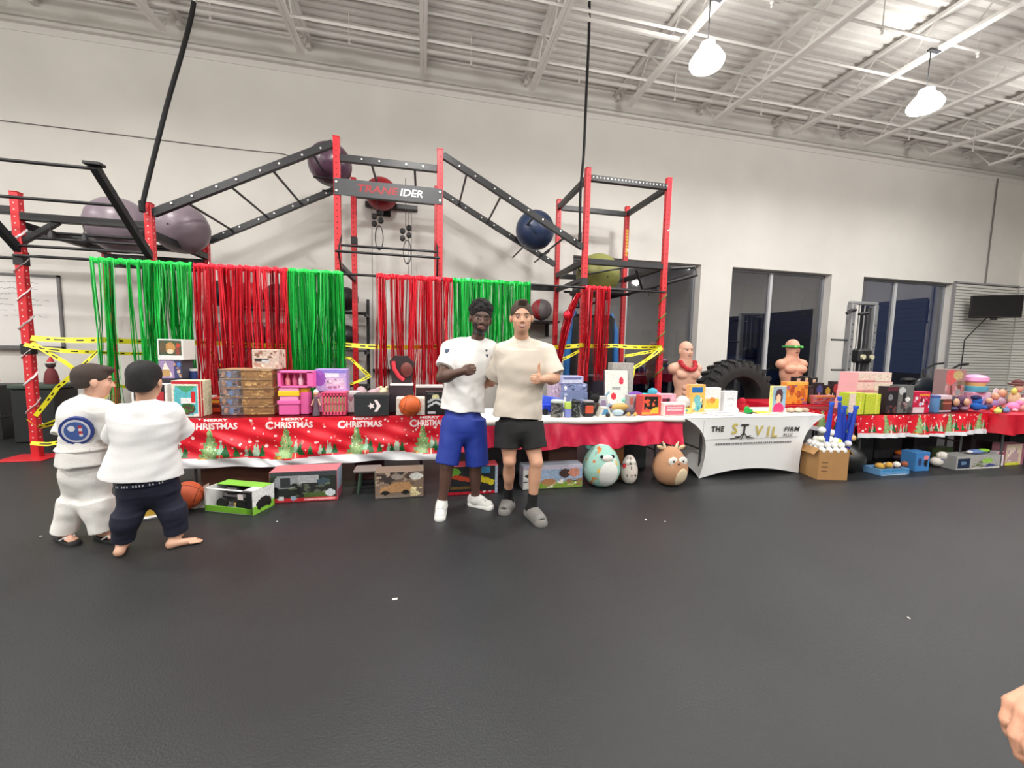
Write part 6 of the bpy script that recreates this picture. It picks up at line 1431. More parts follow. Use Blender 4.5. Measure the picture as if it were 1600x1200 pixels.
# big round plushes
def squash(name, label, c, rx, ry, h, col, belly, spots, eyes_y, kind, turn=0.0, eyes=.028):
    c = Vector(c); t = thing(name, label, 'plush toy', c)
    b = MB(); b.ball((0, 0, 0), 1, 40, 28); prof = []
    rg = np.random.RandomState(len(label)); sp = [(rg.rand()*tau, rg.rand(), rg.uniform(.06, .11), spots[rg.randint(len(spots))]) for _ in range(58)] if spots else []
    V0 = b.v; out = []
    for v in V0:
        x, y, z = v; zz = (z+1)/2
        wdt = 1-.34*(max(0, zz-.40)/.60)**1.4-.06*max(0, 1-zz/.25)**2
        rad = sqrt(x*x+y*y); q = rad**.62 if rad > 0 else 0; k = q/rad if rad > 1e-6 else 0
        out.append((c.x+x*k*rx*wdt, c.y+y*k*ry*wdt, c.z+h*zz))
    b.v = out
    for i, f in enumerate(b.f):
        n = Vector((0, 0, 0))
        for j in f: n += Vector(V0[j])
        n /= len(f); n.normalize(); col_ = col
        for a, hz, r, cc in sp:
            s_ = sqrt(1-(2*hz-1)**2); d = (n-Vector((cos(a)*s_, sin(a)*s_, 2*hz-1))).length
            if d < r*1.3: col_ = cc
        b.c[i] = col_
    b.build('body', MCOL('plush_fur', .95, bump=.7, bscale=170), t, smooth='all')
    F = Matrix.Rotation(turn, 3, 'Z')
    def surf(dx, fz, lift=1.02):
        zz = fz; wdt = 1-.34*(max(0, zz-.40)/.60)**1.4-.06*max(0, 1-zz/.25)**2
        rad = sqrt(max(0, 1-(2*zz-1)**2)); q = rad**.62
        R_ = q*wdt; x = dx; y = -sqrt(max(0, 1-(x/max(.05, R_))**2))*R_
        v = F @ Vector((x*1.0, y, 0)); return Vector((c.x+v.x*rx*lift, c.y+v.y*ry*lift, c.z+h*fz))
    if belly:
        q = MB(); n1, n2 = 14, 10; bx, bz, bw, bh = belly[1:]
        ring = [surf(bx, bz, 1.03)]
        for j in range(1, n2+1):
            for i in range(n1*2): a = tau*i/(n1*2); ring.append(surf(bx+bw*j/n2*cos(a), min(.96, max(.03, bz+bh*j/n2*sin(a))), 1.03 if j < n2 else 1.0))
        m_ = n1*2; q.v = [tuple(v) for v in ring]
        q.f = [(0, 1+i, 1+(i+1) % m_) for i in range(m_)]+[(1+(j-1)*m_+i, 1+j*m_+i, 1+j*m_+(i+1) % m_, 1+(j-1)*m_+(i+1) % m_) for j in range(1, n2) for i in range(m_)]
        q.c = [(1, 1, 1)]*len(q.f); q.mi = [0]*len(q.f)
        q.build('belly', pl('belly_%d' % belly[0][2], belly[0]), t, smooth='all')
    for s in (-1, 1):
        if kind != 'spotted':
            q = MB(); q.ball(surf(s*.30+.05, eyes_y, 1.0), (.055 if kind == 'deer' else .03, .012, .045 if kind == 'deer' else .03), 14, 10); q.build('eye_patch', pl('eyepatch', (238, 234, 226)), t, smooth='all')
        q = MB(); q.ball(surf(s*.28+.05, eyes_y, 1.05), eyes*.5, 10, 8); q.build('eye', mm('eye_black', (14, 14, 14), .2), t, smooth='all')
    q = MB(); q.ball(surf(.05, eyes_y-.05, 1.05), (.014, .01, .009), 8, 6); q.build('nose', mm('plush_nose', (60, 44, 44), .5), t, smooth='all')
    return t, surf
t, sf = squash('round_plush', 'large mint green round plush with orange spots and a white belly', (1.84, 3.86, 0), .20, .19, .455, (160, 206, 192), ((228, 228, 224), .12, .36, .52, .30), [(214, 140, 74), (206, 120, 60), (226, 186, 90), (140, 176, 168), (206, 226, 220)], .76, 'spotted', turn=-.10, eyes=.036)
for s, a in ((-1, .85), (1, .85)):
    q = MB(); pp = sf(s*.62, .88, 1.0); q.ball(pp+Vector((0, .03, .02)), (.045, .02, .04), 12, 8); q.build('ear', pl('ear_mint', (130, 190, 184)), t, smooth='all')
q = MB(); q.ball(sf(.05, .72, 1.0), (.06, .02, .035), 12, 8); q.build('muzzle', pl('eyepatch', (238, 234, 226)), t, smooth='all')
t, sf = squash('round_plush', 'small cream plush printed with dark marks between the two large round plushes', (2.17, 3.87, 0), .092, .09, .31, (214, 206, 196), None, [(120, 110, 106), (190, 184, 176), (180, 150, 130), (80, 76, 76)], .80, 'small', turn=-.4, eyes=.012)
q = MB(); pp = sf(-.55, .66, 1.04); q.box(pp, (.045, .012, .05), .004); q.build('tag', mm('tag_red', (190, 40, 50), .5), t)
t, sf = squash('round_plush', 'large tan deer round plush with white eye patches and a cream belly', (2.60, 3.78, 0), .185, .18, .41, (184, 138, 104), ((224, 204, 170), .30, .26, .42, .27), None, .70, 'deer', turn=-.10, eyes=.024)
for s in (-1, 1):
    q = MB(); pp = sf(s*.50, .93, 1.0); q.ball(pp+Vector((s*.03, .0, .02)), (.045, .02, .022), 12, 8, Euler((0, -s*.4, 0)).to_matrix()); q.build('ear', pl('ear_tan', (206, 180, 140)), t, smooth='all')
    q = MB(); q.tube([pp+Vector((-s*.03, .01, .0)), pp+Vector((-s*.02, .01, .05)), pp+Vector((0, .01, .085))], [.018, .014, .004], 8); q.build('antler', pl('antler_cream', (226, 214, 180)), t, smooth=True)
# things on the floor under the right tables
p = PZ(1397, 750, 0); t, xa, xb, za, zb = fbox('pet_toy_box', 'open sky blue display tray with brown and white plush puppies, front of the right table', 1376, 1420, 733, 755, 3.62, .2, ((96, 150, 200), [('r', 0, .6, 1, 1, (60, 140, 196)), ('r', .05, .0, .9, .18, (206, 216, 226))]), (110, 160, 206))
for k, (dx, c) in enumerate(((-.16, (216, 170, 80)), (-.04, (236, 230, 220)), (.08, (150, 84, 60)))):
    blob_toy('plush_puppy', ['yellow', 'white', 'brown and white'][k]+' plush puppy lying in the sky blue display tray', 1398, 3.62, [('body', [(dx, .06, .03, .06, .05, .035)], pl('pup%d' % k, c)), ('head', [(dx+.03, -.01, .06, .035, .035, .035)], pl('pup%d' % k, c)), ('ear', [(dx+.055, 0, .06, .01, .015, .025)], pl('pupear%d' % k, (120, 70, 50)))], base=zb, v=750)
blob_toy('play_ball', 'orange ball on the floor under the right Christmas table', 1418, 4.0, [('shell', [(0, 0, .065, .065, .065, .065)], mm('ball_orange', (232, 96, 50), .5)), ('valve', [(0, -.064, .065, .006, .004, .006)], mm('toy_black', (34, 32, 34), .5))], base=0, cat='ball', v=725)
blob_toy('toy_blaster', 'orange and white toy lying above the orange ball under the right table', 1408, 4.15, [('orange_shell', [(0, 0, .11, .10, .05, .035)], mm('blaster_orange', (226, 110, 40), .45)), ('white_tip', [(.12, 0, .115, .06, .045, .045)], mm('toy_whitep', (220, 214, 216), .4)), ('stand', [(0, 0, .04, .13, .06, .04)], mm('blaster_grey', (110, 90, 110), .5))], base=0, v=705)
t = thing('wreath', 'green artificial wreath in the shade under the left end of the right table', 'wreath', (5.45, 4.1, .0)); b = MB(); rr = random.Random(4)
for k in range(420):
    a = rr.random()*tau; rr_ = .13+rr.uniform(-.045, .045); p = Vector((5.45+rr_*cos(a), 4.10+rr.uniform(-.04, .04), .20+rr_*sin(a)))
    d = Vector((rr.uniform(-1, 1), rr.uniform(-1, 1), rr.uniform(-1, 1))).normalized()*.035; n_ = d.cross(Vector((.3, .5, .8))).normalized()*.004
    b.add([p-n_, p+n_, p+d], [(0, 1, 2)])
b.build('needles', mm('wreath_green', (56, 104, 44), .8), t, kind='stuff')
b = MB(); b.tube([(5.45+.13*cos(a), 4.10, .20+.13*sin(a)) for a in [tau*i/24 for i in range(25)]], .022, 8, cap=False); b.build('ring', mm('wreath_dark', (40, 70, 36), .8), t)
b = MB(); b.span(5.40, 5.50, 4.06, 4.14, 0, .06, .01); b.build('stand', mm('wreath_stand', (150, 130, 140), .8), t)
fbox('pet_toy_box', 'blue toy box with a white puppy picture on the floor under the right table', 1430, 1452, 707, 741, 3.70, .16, ((60, 126, 190), [('e', .3, .5, .16, .2, (46, 60, 100)), ('e', .75, .45, .14, .24, (30, 26, 30)), ('e', .75, .72, .2, .12, (226, 130, 140))]), (70, 130, 190))
blob_toy('plush_puppy', 'white plush puppy in front of the small boxes under the right table', 1463, 3.84, [('body', [(0, 0, .07, .10, .06, .06)], pl('pup_white', (232, 226, 216))), ('head', [(.03, -.03, .15, .06, .055, .055)], pl('pup_white', (232, 226, 216))), ('ear', [(.09, -.02, .16, .014, .02, .035)], pl('pup_white', (232, 226, 216))), ('ear', [(-.03, -.02, .16, .014, .02, .035)], pl('pup_white', (232, 226, 216))), ('collar', [(.02, -.02, .105, .045, .045, .012)], mm('collar_blue', (70, 110, 180), .5))], base=0, v=730)
fbox('toy_box', 'dark green box with leaf pattern behind the white puppy under the right table', 1455, 1488, 700, 735, 4.05, .14, ((70, 84, 50), [('e', .5, .6, .35, .15, (130, 130, 104)), ('n', 0, 0, 1, 1, 18, .1, [(110, 90, 60), (60, 110, 50), (90, 90, 70)]), ('e', .6, .3, .2, .1, (190, 84, 50))]), (60, 70, 46))
t, xa, xb, za, zb = fbox('vehicle_box', 'grey box with a dark blue window under the right end of the Christmas table', 1494, 1562, 712, 741, 3.66, .2, ((170, 168, 164), [('r', .03, .12, .3, .85, (28, 40, 70)), ('e', .16, .5, .07, .15, (90, 120, 150)), ('r', .36, .0, 1, .12, (216, 214, 206)), ('n', .36, .1, .62, .7, 14, .05, [(110, 120, 80), (80, 70, 60), (150, 140, 110)]), ('p', [(.6, .1), (.75, .4), (.98, .15)], (70, 76, 130)), ('e', .7, .6, .12, .18, (150, 196, 80))]), (150, 150, 148))
blob_toy('toy_drone', 'lime green and blue toy lying on top of the grey vehicle box', 1525, 3.74, [('body', [(0, 0, .03, .15, .05, .03)], mm('drone_blue', (96, 120, 170), .4)), ('wing', [(.10, -.01, .045, .10, .04, .022)], mm('drone_lime', (140, 200, 60), .4)), ('nose', [(-.12, 0, .03, .05, .03, .02)], mm('drone_white', (206, 206, 214), .4))], base=zb, v=712)
fbox('doll_box', 'pinkish toy box with a yellow base at the far right under the tables', 1571, 1600, 694, 731, 3.72, .14, ((206, 186, 160), [('r', 0, 0, .8, .12, (206, 206, 60)), ('r', .1, .15, .7, .6, (180, 150, 150)), ('n', .1, .2, .7, .9, 12, .1, [(170, 140, 160), (226, 206, 190)]), ('r', .85, 0, 1, 1, (150, 90, 110))]), (176, 120, 130))
fbox('toy_box', 'narrow white and red box left of the pinkish toy box at the far right', 1558, 1568, 706, 733, 3.72, .08, ((226, 216, 220), [('r', 0, .8, 1, 1, (150, 50, 64)), ('r', .3, .3, .7, .5, (200, 130, 140))]), (210, 200, 206))
for k, (x, y, w, h, c) in enumerate(((5.62, 4.22, .5, .46, (26, 26, 30)), (6.25, 4.30, .46, .42, (34, 34, 40)), (6.82, 4.24, .40, .48, (28, 26, 34)), (7.7, 4.1, .5, .5, (46, 26, 32)), (8.4, 4.1, .4, .44, (26, 28, 34)))):  # dark blocks added to darken the too light space under the tables
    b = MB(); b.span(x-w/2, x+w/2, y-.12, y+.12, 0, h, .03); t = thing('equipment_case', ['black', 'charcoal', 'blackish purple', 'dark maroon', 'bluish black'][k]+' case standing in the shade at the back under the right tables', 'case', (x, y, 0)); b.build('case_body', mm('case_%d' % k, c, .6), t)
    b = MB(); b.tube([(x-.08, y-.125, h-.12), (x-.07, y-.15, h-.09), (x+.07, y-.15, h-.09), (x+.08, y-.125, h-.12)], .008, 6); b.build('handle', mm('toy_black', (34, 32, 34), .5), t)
# small scraps on the mat
m_scrap = mm('scrap_white', (206, 204, 198), .7)
for k, (u, v, lb) in enumerate(((617, 936, 'white scrap of paper in the middle of the black floor'), (1009, 812, 'white scrap of paper on the floor below the small plush'), (433, 815, 'tiny white crumb in front of the truck box'), (64, 838, 'white crumb on the floor at the left'), (1420, 966, 'small pale scrap on the right side of the floor'), (1039, 815, 'faint pale mark on the floor right of the paper scrap'))):
    p = PZ(u, v, .001); b = MB(); s = .011 if k in (0, 1) else .006; b.box(p+Vector((0, 0, .0015)), (s*2.6, s*1.4, .003), .001, Matrix.Rotation(k*1.1, 3, 'Z')); tag(b.build('paper_scrap', m_scrap), lb, 'scrap')
# ------------------------------------------------------------------ people: smooth continuous bodies from blended distance fields
V3 = lambda *a: np.array(a, dtype=np.float32)
def npv(v): return np.array((v[0], v[1], v[2]), dtype=np.float32)
def field(prims, res, pad=.02, disp=None):
    lo = np.full(3, 1e9); hi = np.full(3, -1e9)
    bb = []
    for p in prims:
        k = p[0]
        if k in ('c', 'cc'): a, b_ = p[1], p[2]; r = max(p[3], p[4]); l, h = np.minimum(a, b_)-r, np.maximum(a, b_)+r
        elif k == 'e' or k == 's': r = max(p[2]); l, h = p[1]-r, p[1]+r
        elif k == 'ec':
            r = max(p[4][0], p[4][1], p[5][0], p[5][1]); l, h = np.minimum(p[1], p[2])-r, np.maximum(p[1], p[2])+r
        bb.append((l, h))
        if k != 's': lo = np.minimum(lo, l); hi = np.maximum(hi, h)
    lo -= pad; hi += pad
    n = np.ceil((hi-lo)/res).astype(int)+1
    D = np.full(n, .5, dtype=np.float32)
    ax = [(lo[i]+res*np.arange(n[i])).astype(np.float32) for i in range(3)]
    for p, (l, h) in zip(prims, bb):
        kk = p[-1]; m_ = kk+res*3
        i0 = np.clip(np.floor((l-m_-lo)/res).astype(int), 0, n); i1 = np.clip(np.ceil((h+m_-lo)/res).astype(int)+1, 0, n)
        if (i1 <= i0).any(): continue
        x = ax[0][i0[0]:i1[0]][:, None, None]; y = ax[1][i0[1]:i1[1]][None, :, None]; z = ax[2][i0[2]:i1[2]][None, None, :]
        if p[0] == 'c' or p[0] == 'cc':
            a, b_, ra, rb = p[1], p[2], p[3], p[4]; ba = b_-a; L2 = float(ba @ ba)+1e-9
            t = ((x-a[0])*ba[0]+(y-a[1])*ba[1]+(z-a[2])*ba[2])/L2
            h_ = np.clip(t, 0, 1)
            d = np.sqrt((x-a[0]-ba[0]*h_)**2+(y-a[1]-ba[1]*h_)**2+(z-a[2]-ba[2]*h_)**2)-(ra+(rb-ra)*h_)
            if p[0] == 'cc':
                L = sqrt(L2); rad = np.sqrt(np.maximum(0, (x-a[0]-ba[0]*t)**2+(y-a[1]-ba[1]*t)**2+(z-a[2]-ba[2]*t)**2))-(ra+(rb-ra)*h_)
                d = np.maximum(rad, np.maximum(-t*L, (t-1)*L))
        elif p[0] == 'e' or p[0] == 's':
            c, r, R = p[1], p[2], p[3]; X, Y, Z = x-c[0], y-c[1], z-c[2]
            if R is not None: X, Y, Z = X*R[0][0]+Y*R[0][1]+Z*R[0][2], X*R[1][0]+Y*R[1][1]+Z*R[1][2], X*R[2][0]+Y*R[2][1]+Z*R[2][2]
            k0 = np.sqrt((X/r[0])**2+(Y/r[1])**2+(Z/r[2])**2); k1 = np.sqrt((X/r[0]**2)**2+(Y/r[1]**2)**2+(Z/r[2]**2)**2)+1e-6
            d = k0*(k0-1)/k1
        else:   # elliptical capped cone: a, b, side axis, (rx, ry) at a, (rx, ry) at b
            a, b_, S_, r0, r1 = p[1], p[2], p[3], p[4], p[5]; w = b_-a; L = float(np.linalg.norm(w)); w = w/L
            F_ = np.cross(w, S_); F_ /= np.linalg.norm(F_); S2 = np.cross(F_, w)
            X = (x-a[0])*S2[0]+(y-a[1])*S2[1]+(z-a[2])*S2[2]; Y = (x-a[0])*F_[0]+(y-a[1])*F_[1]+(z-a[2])*F_[2]; T_ = (x-a[0])*w[0]+(y-a[1])*w[1]+(z-a[2])*w[2]
            t = np.clip(T_/L, 0, 1); rx = r0[0]+(r1[0]-r0[0])*t; ry = r0[1]+(r1[1]-r0[1])*t
            d = (np.sqrt((X/rx)**2+(Y/ry)**2)-1)*np.minimum(rx, ry)
            d = np.maximum(d, np.maximum(-T_, T_-L))
        sl = (slice(i0[0], i1[0]), slice(i0[1], i1[1]), slice(i0[2], i1[2]))
        cur = D[sl]
        if p[0] == 's':
            h_ = np.maximum(kk-np.abs(cur+d), 0)/max(kk, 1e-6); D[sl] = np.maximum(cur, -d)+h_*h_*kk*.25
        else:
            h_ = np.maximum(kk-np.abs(cur-d), 0)/max(kk, 1e-6); D[sl] = np.minimum(cur, d)-h_*h_*kk*.25
    return D, lo, res, ax
def nets(D, lo, res):
    s = D < 0
    nx, ny, nz = D.shape
    cnt = np.zeros((nx-1, ny-1, nz-1), dtype=np.uint8)
    offs = [(i, j, k) for i in (0, 1) for j in (0, 1) for k in (0, 1)]
    for i, j, k in offs: cnt += s[i:nx-1+i, j:ny-1+j, k:nz-1+k]
    act = (cnt > 0) & (cnt < 8)
    I = np.argwhere(act); vid = np.full(cnt.shape, -1, dtype=np.int32); vid[act] = np.arange(len(I))
    acc = np.zeros((len(I), 3)); num = np.zeros(len(I))
    for a in offs:
        for ax_ in range(3):
            if a[ax_]: continue
            b_ = list(a); b_[ax_] = 1
            da = D[I[:, 0]+a[0], I[:, 1]+a[1], I[:, 2]+a[2]]; db = D[I[:, 0]+b_[0], I[:, 1]+b_[1], I[:, 2]+b_[2]]
            m_ = (da < 0) != (db < 0); t = np.where(m_, da/np.where(m_, da-db, 1), 0)
            P = np.array(a, dtype=float)[None, :]+0*I; P = P.astype(float); P[:, ax_] += t
            acc += P*m_[:, None]; num += m_
    V = lo+res*(I+acc/num[:, None])
    Q = []
    for ax_ in range(3):
        o1, o2 = [(1, 2), (2, 0), (0, 1)][ax_]
        sl0 = [slice(None)]*3; sl1 = [slice(None)]*3; sl0[ax_] = slice(0, -1); sl1[ax_] = slice(1, None)
        A, B = s[tuple(sl0)], s[tuple(sl1)]
        E = np.argwhere(A != B)
        ok = (E[:, o1] > 0) & (E[:, o2] > 0) & (E[:, o1] < D.shape[o1]-1) & (E[:, o2] < D.shape[o2]-1); E = E[ok]
        ins = s[E[:, 0], E[:, 1], E[:, 2]]
        q = []
        for (p_, r_) in ((-1, -1), (0, -1), (0, 0), (-1, 0)):
            e = E.copy(); e[:, o1] += p_; e[:, o2] += r_; q.append(vid[e[:, 0], e[:, 1], e[:, 2]])
        q = np.stack(q, 1); q[~ins] = q[~ins][:, ::-1]; Q.append(q)
    return V, np.concatenate(Q)
def sdf_obj(name, prims, mat, parent=None, res=.006, disp=None, colour=None, clip=None, label=None, origin=None):
    D, lo, res, ax = field(prims, res)
    if disp is not None or clip is not None:
        near = np.abs(D) < .04; ii = np.argwhere(near); P = lo+res*ii
        if disp is not None: D[near] += disp(P).astype(np.float32)
    V, Q = nets(D, lo, res)
    me = bpy.data.meshes.new(name); me.vertices.add(len(V)); me.vertices.foreach_set('co', V.astype(np.float32).ravel())
    me.loops.add(len(Q)*4); me.loops.foreach_set('vertex_index', Q.astype(np.int32).ravel())
    me.polygons.add(len(Q)); me.polygons.foreach_set('loop_start', np.arange(0, len(Q)*4, 4, dtype=np.int32)); me.polygons.foreach_set('loop_total', np.full(len(Q), 4, dtype=np.int32))
    me.update(calc_edges=True); me.polygons.foreach_set('use_smooth', [True]*len(Q)); me.materials.append(mat)
    if colour is not None:
        at = me.color_attributes.new('Col', 'FLOAT_COLOR', 'POINT'); cc = colour(V); cc = np.hstack([cc, np.ones((len(V), 1))]).astype(np.float32); at.data.foreach_set('color', cc.ravel())
    o = link_mesh(name, me, parent, origin)
    if label: o['label'] = label
    return o
nrm = lambda v: v/(np.linalg.norm(v)+1e-9)
def rot(v, axis, a):
    axis = nrm(axis); return v*cos(a)+np.cross(axis, v)*sin(a)+axis*(axis @ v)*(1-cos(a))
def hand(w, d, n, curl, th=(.4, .2), s=1.0, left=False, thumb_dir=None, spread=.06, palm=.085, fcurl=None):
    """w wrist, d direction to the knuckles, n palm normal (the side fingers close to)"""
    d = nrm(d); n = nrm(n-d*(n @ d)); sd = np.cross(d, n)*(-1 if left else 1)    # sd points to the thumb side
    P = []; pl_ = palm*s
    P.append(('e', w+d*pl_*.52+n*.002, (.041*s, .016*s, .050*s), np.array([sd, n, d]), .006))
    P.append(('c', w-d*.01, w+d*pl_*.35, .021*s, .022*s, .012))
    lens = [.070, .080, .074, .056]; rad = [.0094, .0098, .0094, .0082]
    for i in range(4):
        off = (.030-.020*i)*s
        k0 = w+d*(pl_*(1.0 if i in (1, 2) else .94))+sd*off
        P.append(('c', w+d*pl_*.3+sd*off*.7, k0, .0115*s, .0105*s, .006))
        ax_ = np.cross(d, n); ax_ = ax_ if True else ax_
        dd = rot(d, n, -spread*(i-1.5)*(1 if not left else -1)); p_ = k0; c0 = curl if fcurl is None else fcurl[i]
        for j, fr in enumerate((.45, .31, .24)):
            dd = rot(dd, np.cross(d, n), c0*(1.0 if j == 0 else 1.1)) ; q_ = p_+dd*lens[i]*fr*s
            P.append(('c', p_, q_, rad[i]*s*(1-.08*j), rad[i]*s*(.93-.1*j), .003)); p_ = q_
    t0 = w+d*.022*s+sd*.024*s; td = nrm(thumb_dir) if thumb_dir is not None else nrm(d*.7+sd*.6+n*.35)
    P.append(('e', w+d*pl_*.35+sd*.024*s+n*.006, (.016*s, .014*s, .030*s), np.array([sd, n, d]), .008))
    t1 = t0+td*.040*s; td2 = nrm(td+n*th[0]); t2 = t1+td2*.032*s; t3 = t2+nrm(td2+n*th[1])*.024*s
    P += [('c', t0, t1, .0135*s, .0112*s, .006), ('c', t1, t2, .0112*s, .0102*s, .003), ('c', t2, t3, .0102*s, .0082*s, .003)]
    return P
def head(c, f, u, s=1.0, child=False):
    f = nrm(f); u = nrm(u-f*(u @ f)); sd = np.cross(f, u); R = np.array([sd, f, u])
    g = lambda a, b_, h: c+(sd*a+f*b_+u*h)*s
    P = [('e', g(0, -.012, .030), (.080*s, .096*s, .092*s), R, .01), ('e', g(0, .030, -.040), (.064*s, .060*s, .070*s), R, .03), ('e', g(0, .052, -.085), (.030*s, .026*s, .022*s), R, .02),
         ('e', g(.036, .058, -.022), (.022*s, .018*s, .020*s), R, .015), ('e', g(-.036, .058, -.022), (.022*s, .018*s, .020*s), R, .015),
         ('e', g(0, .072, .028), (.050*s, .016*s, .014*s), R, .014),
         ('s', g(.031, .098, .004), (.018*s, .018*s, .012*s), R, .008), ('s', g(-.031, .098, .004), (.018*s, .018*s, .012*s), R, .008),
         ('e', g(.031, .074, .004), (.0125*s, .0125*s, .010*s), R, .002), ('e', g(-.031, .074, .004), (.0125*s, .0125*s, .010*s), R, .002),
         ('c', g(0, .084, .008), g(0, .104, -.026), .008*s, .0115*s, .010), ('c', g(-.014, .088, -.030), g(.014, .088, -.030), .008*s, .008*s, .008),
         ('e', g(0, .082, -.055), (.024*s, .012*s, .008*s), R, .004), ('e', g(0, .080, -.066), (.019*s, .012*s, .007*s), R, .004)]
    for q in (-1, 1): P.append(('e', g(q*.080, -.006, -.005), (.010*s, .020*s, .031*s), R, .006))
    return P, g, (sd, f, u)
def face_paint(skin, g, fr, s=1.0, lips=(150, 90, 84), brow=(50, 36, 28), beard=None, iris=(60, 44, 32), extra=()):
    sd, f, u = fr
    def fn(V):
        cc = np.tile(np.array(lin(skin)), (len(V), 1)); c0 = g(0, 0, 0)
        L = (V-c0)/s; a = L @ sd; b_ = L @ f; h = L @ u
        cc *= (1+.05*smooth_noise(V, 60, 1))[:, None]
        inh = (np.abs(a) < .11) & (np.abs(b_) < .13) & (np.abs(h) < .16)
        def put(mk, c): cc[inh & mk] = lin(c)
        if beard: put((b_ > -.01) & (h < -.035-.02*(b_ < .03)) & (h > -.12) & ((np.abs(a) > .034) | (h < -.072) | ((h > -.051) & (h < -.040))) & ~((np.abs(a) < .026) & (h > -.07) & (h < -.05)), beard)
        put((b_ > .07) & (((a)/.026)**2+((h+.061)/.0125)**2 < 1), lips)
        put((b_ > .085) & (np.abs(a) < .019) & (np.abs(h+.0605) < .0028), tuple(x*.45 for x in lips))
        if lips[0] > 180:
            put((b_ > .07) & (((a)/.032)**2+((h+.059-6*a*a)/.0085)**2 < 1), lips); put((b_ > .08) & (np.abs(a) < .022) & (np.abs(h+.059-6*a*a) < .0034), (228, 216, 206))
        for q in (-1, 1):
            put((b_ > .05) & (((a-q*.031)/.015)**2+((h-.004)/.0048)**2 < 1), (196, 184, 174) if skin[0] > 120 else (150, 138, 130))
            put((b_ > .06) & (((a-q*.031)/.0085)**2+((h-.004)/.0065)**2 < 1), iris)
            put((b_ > .05) & (((a-q*.033)/.023)**2+((h-.028-.1*abs(0))/.006)**2 < 1), brow)
            put((b_ > .05) & (np.abs(a-q*.031) < .017) & (np.abs(h-.0125) < .0026), tuple(x*.55 for x in skin))
        for cen, r, col in extra:
            mk = ((V-cen)**2).sum(1) < r*r; cc[mk] = lin(col)
        return cc
    return fn
m_skin = MCOL('skin', .48, bump=.1, bscale=300, sub=.08)
def cloth_noise(s, amp, seed, squash=(1, 1, .5)):
    sq = np.array(squash)
    return lambda P: amp*smooth_noise(P*sq, s, seed)+amp*.4*smooth_noise(P*sq[::-1], s*2.3, seed+1)
def limbs(sh, el, wr, ra=.050, re=.040, rw=.027): return [('c', sh, el, ra, re, .03), ('c', el, wr, re*1.02, rw, .012), ('e', el+(wr-el)*.28, (re*1.12,)*3, None, .03)]
def leg(hip, kn, an, rh=.085, rk=.055, rn=.036, back=V3(0, 1, 0)):
    return [('c', hip, kn, rh, rk, .04), ('c', kn, an, rk*.95, rn, .015), ('e', kn+(an-kn)*.30+back*.016, (.047*rk/.055, .048*rk/.055, .11*rk/.055), None, .03)]
def foot(heel, toe, an, w=.036):
    d = nrm(toe-heel); L = float(np.linalg.norm(toe-heel)); u = V3(0, 0, 1); s_ = np.cross(d, u)
    P = [('c', an, heel+d*.03+u*.03, w*.95, w*.9, .03), ('c', heel+d*.035+u*.030, toe-d*.05+u*.022, w*.85, w*.66, .02)]
    for i in range(5):
        o_ = s_*(.030-.015*i)*w/.036; l = (.0, .006, .004, -.004, -.012)[i]
        P.append(('c', toe-d*(.07-l)+o_+u*.018, toe-d*(.016-l)+o_+u*.012, .012*w/.036, .009*w/.036, .005))
    return P
P_ = lambda u, v, Y: npv(PY(u, v, Y))
G_ = lambda u, v, z=0: npv(PZ(u, v, z))
def crown(name, label, hc, fr, mat, parent, s, kind):
    sd, f, u = fr; R = np.array([sd, f, u]); g = lambda a, b_, h: hc+(sd*a+f*b_+u*h)*s
    return R, g
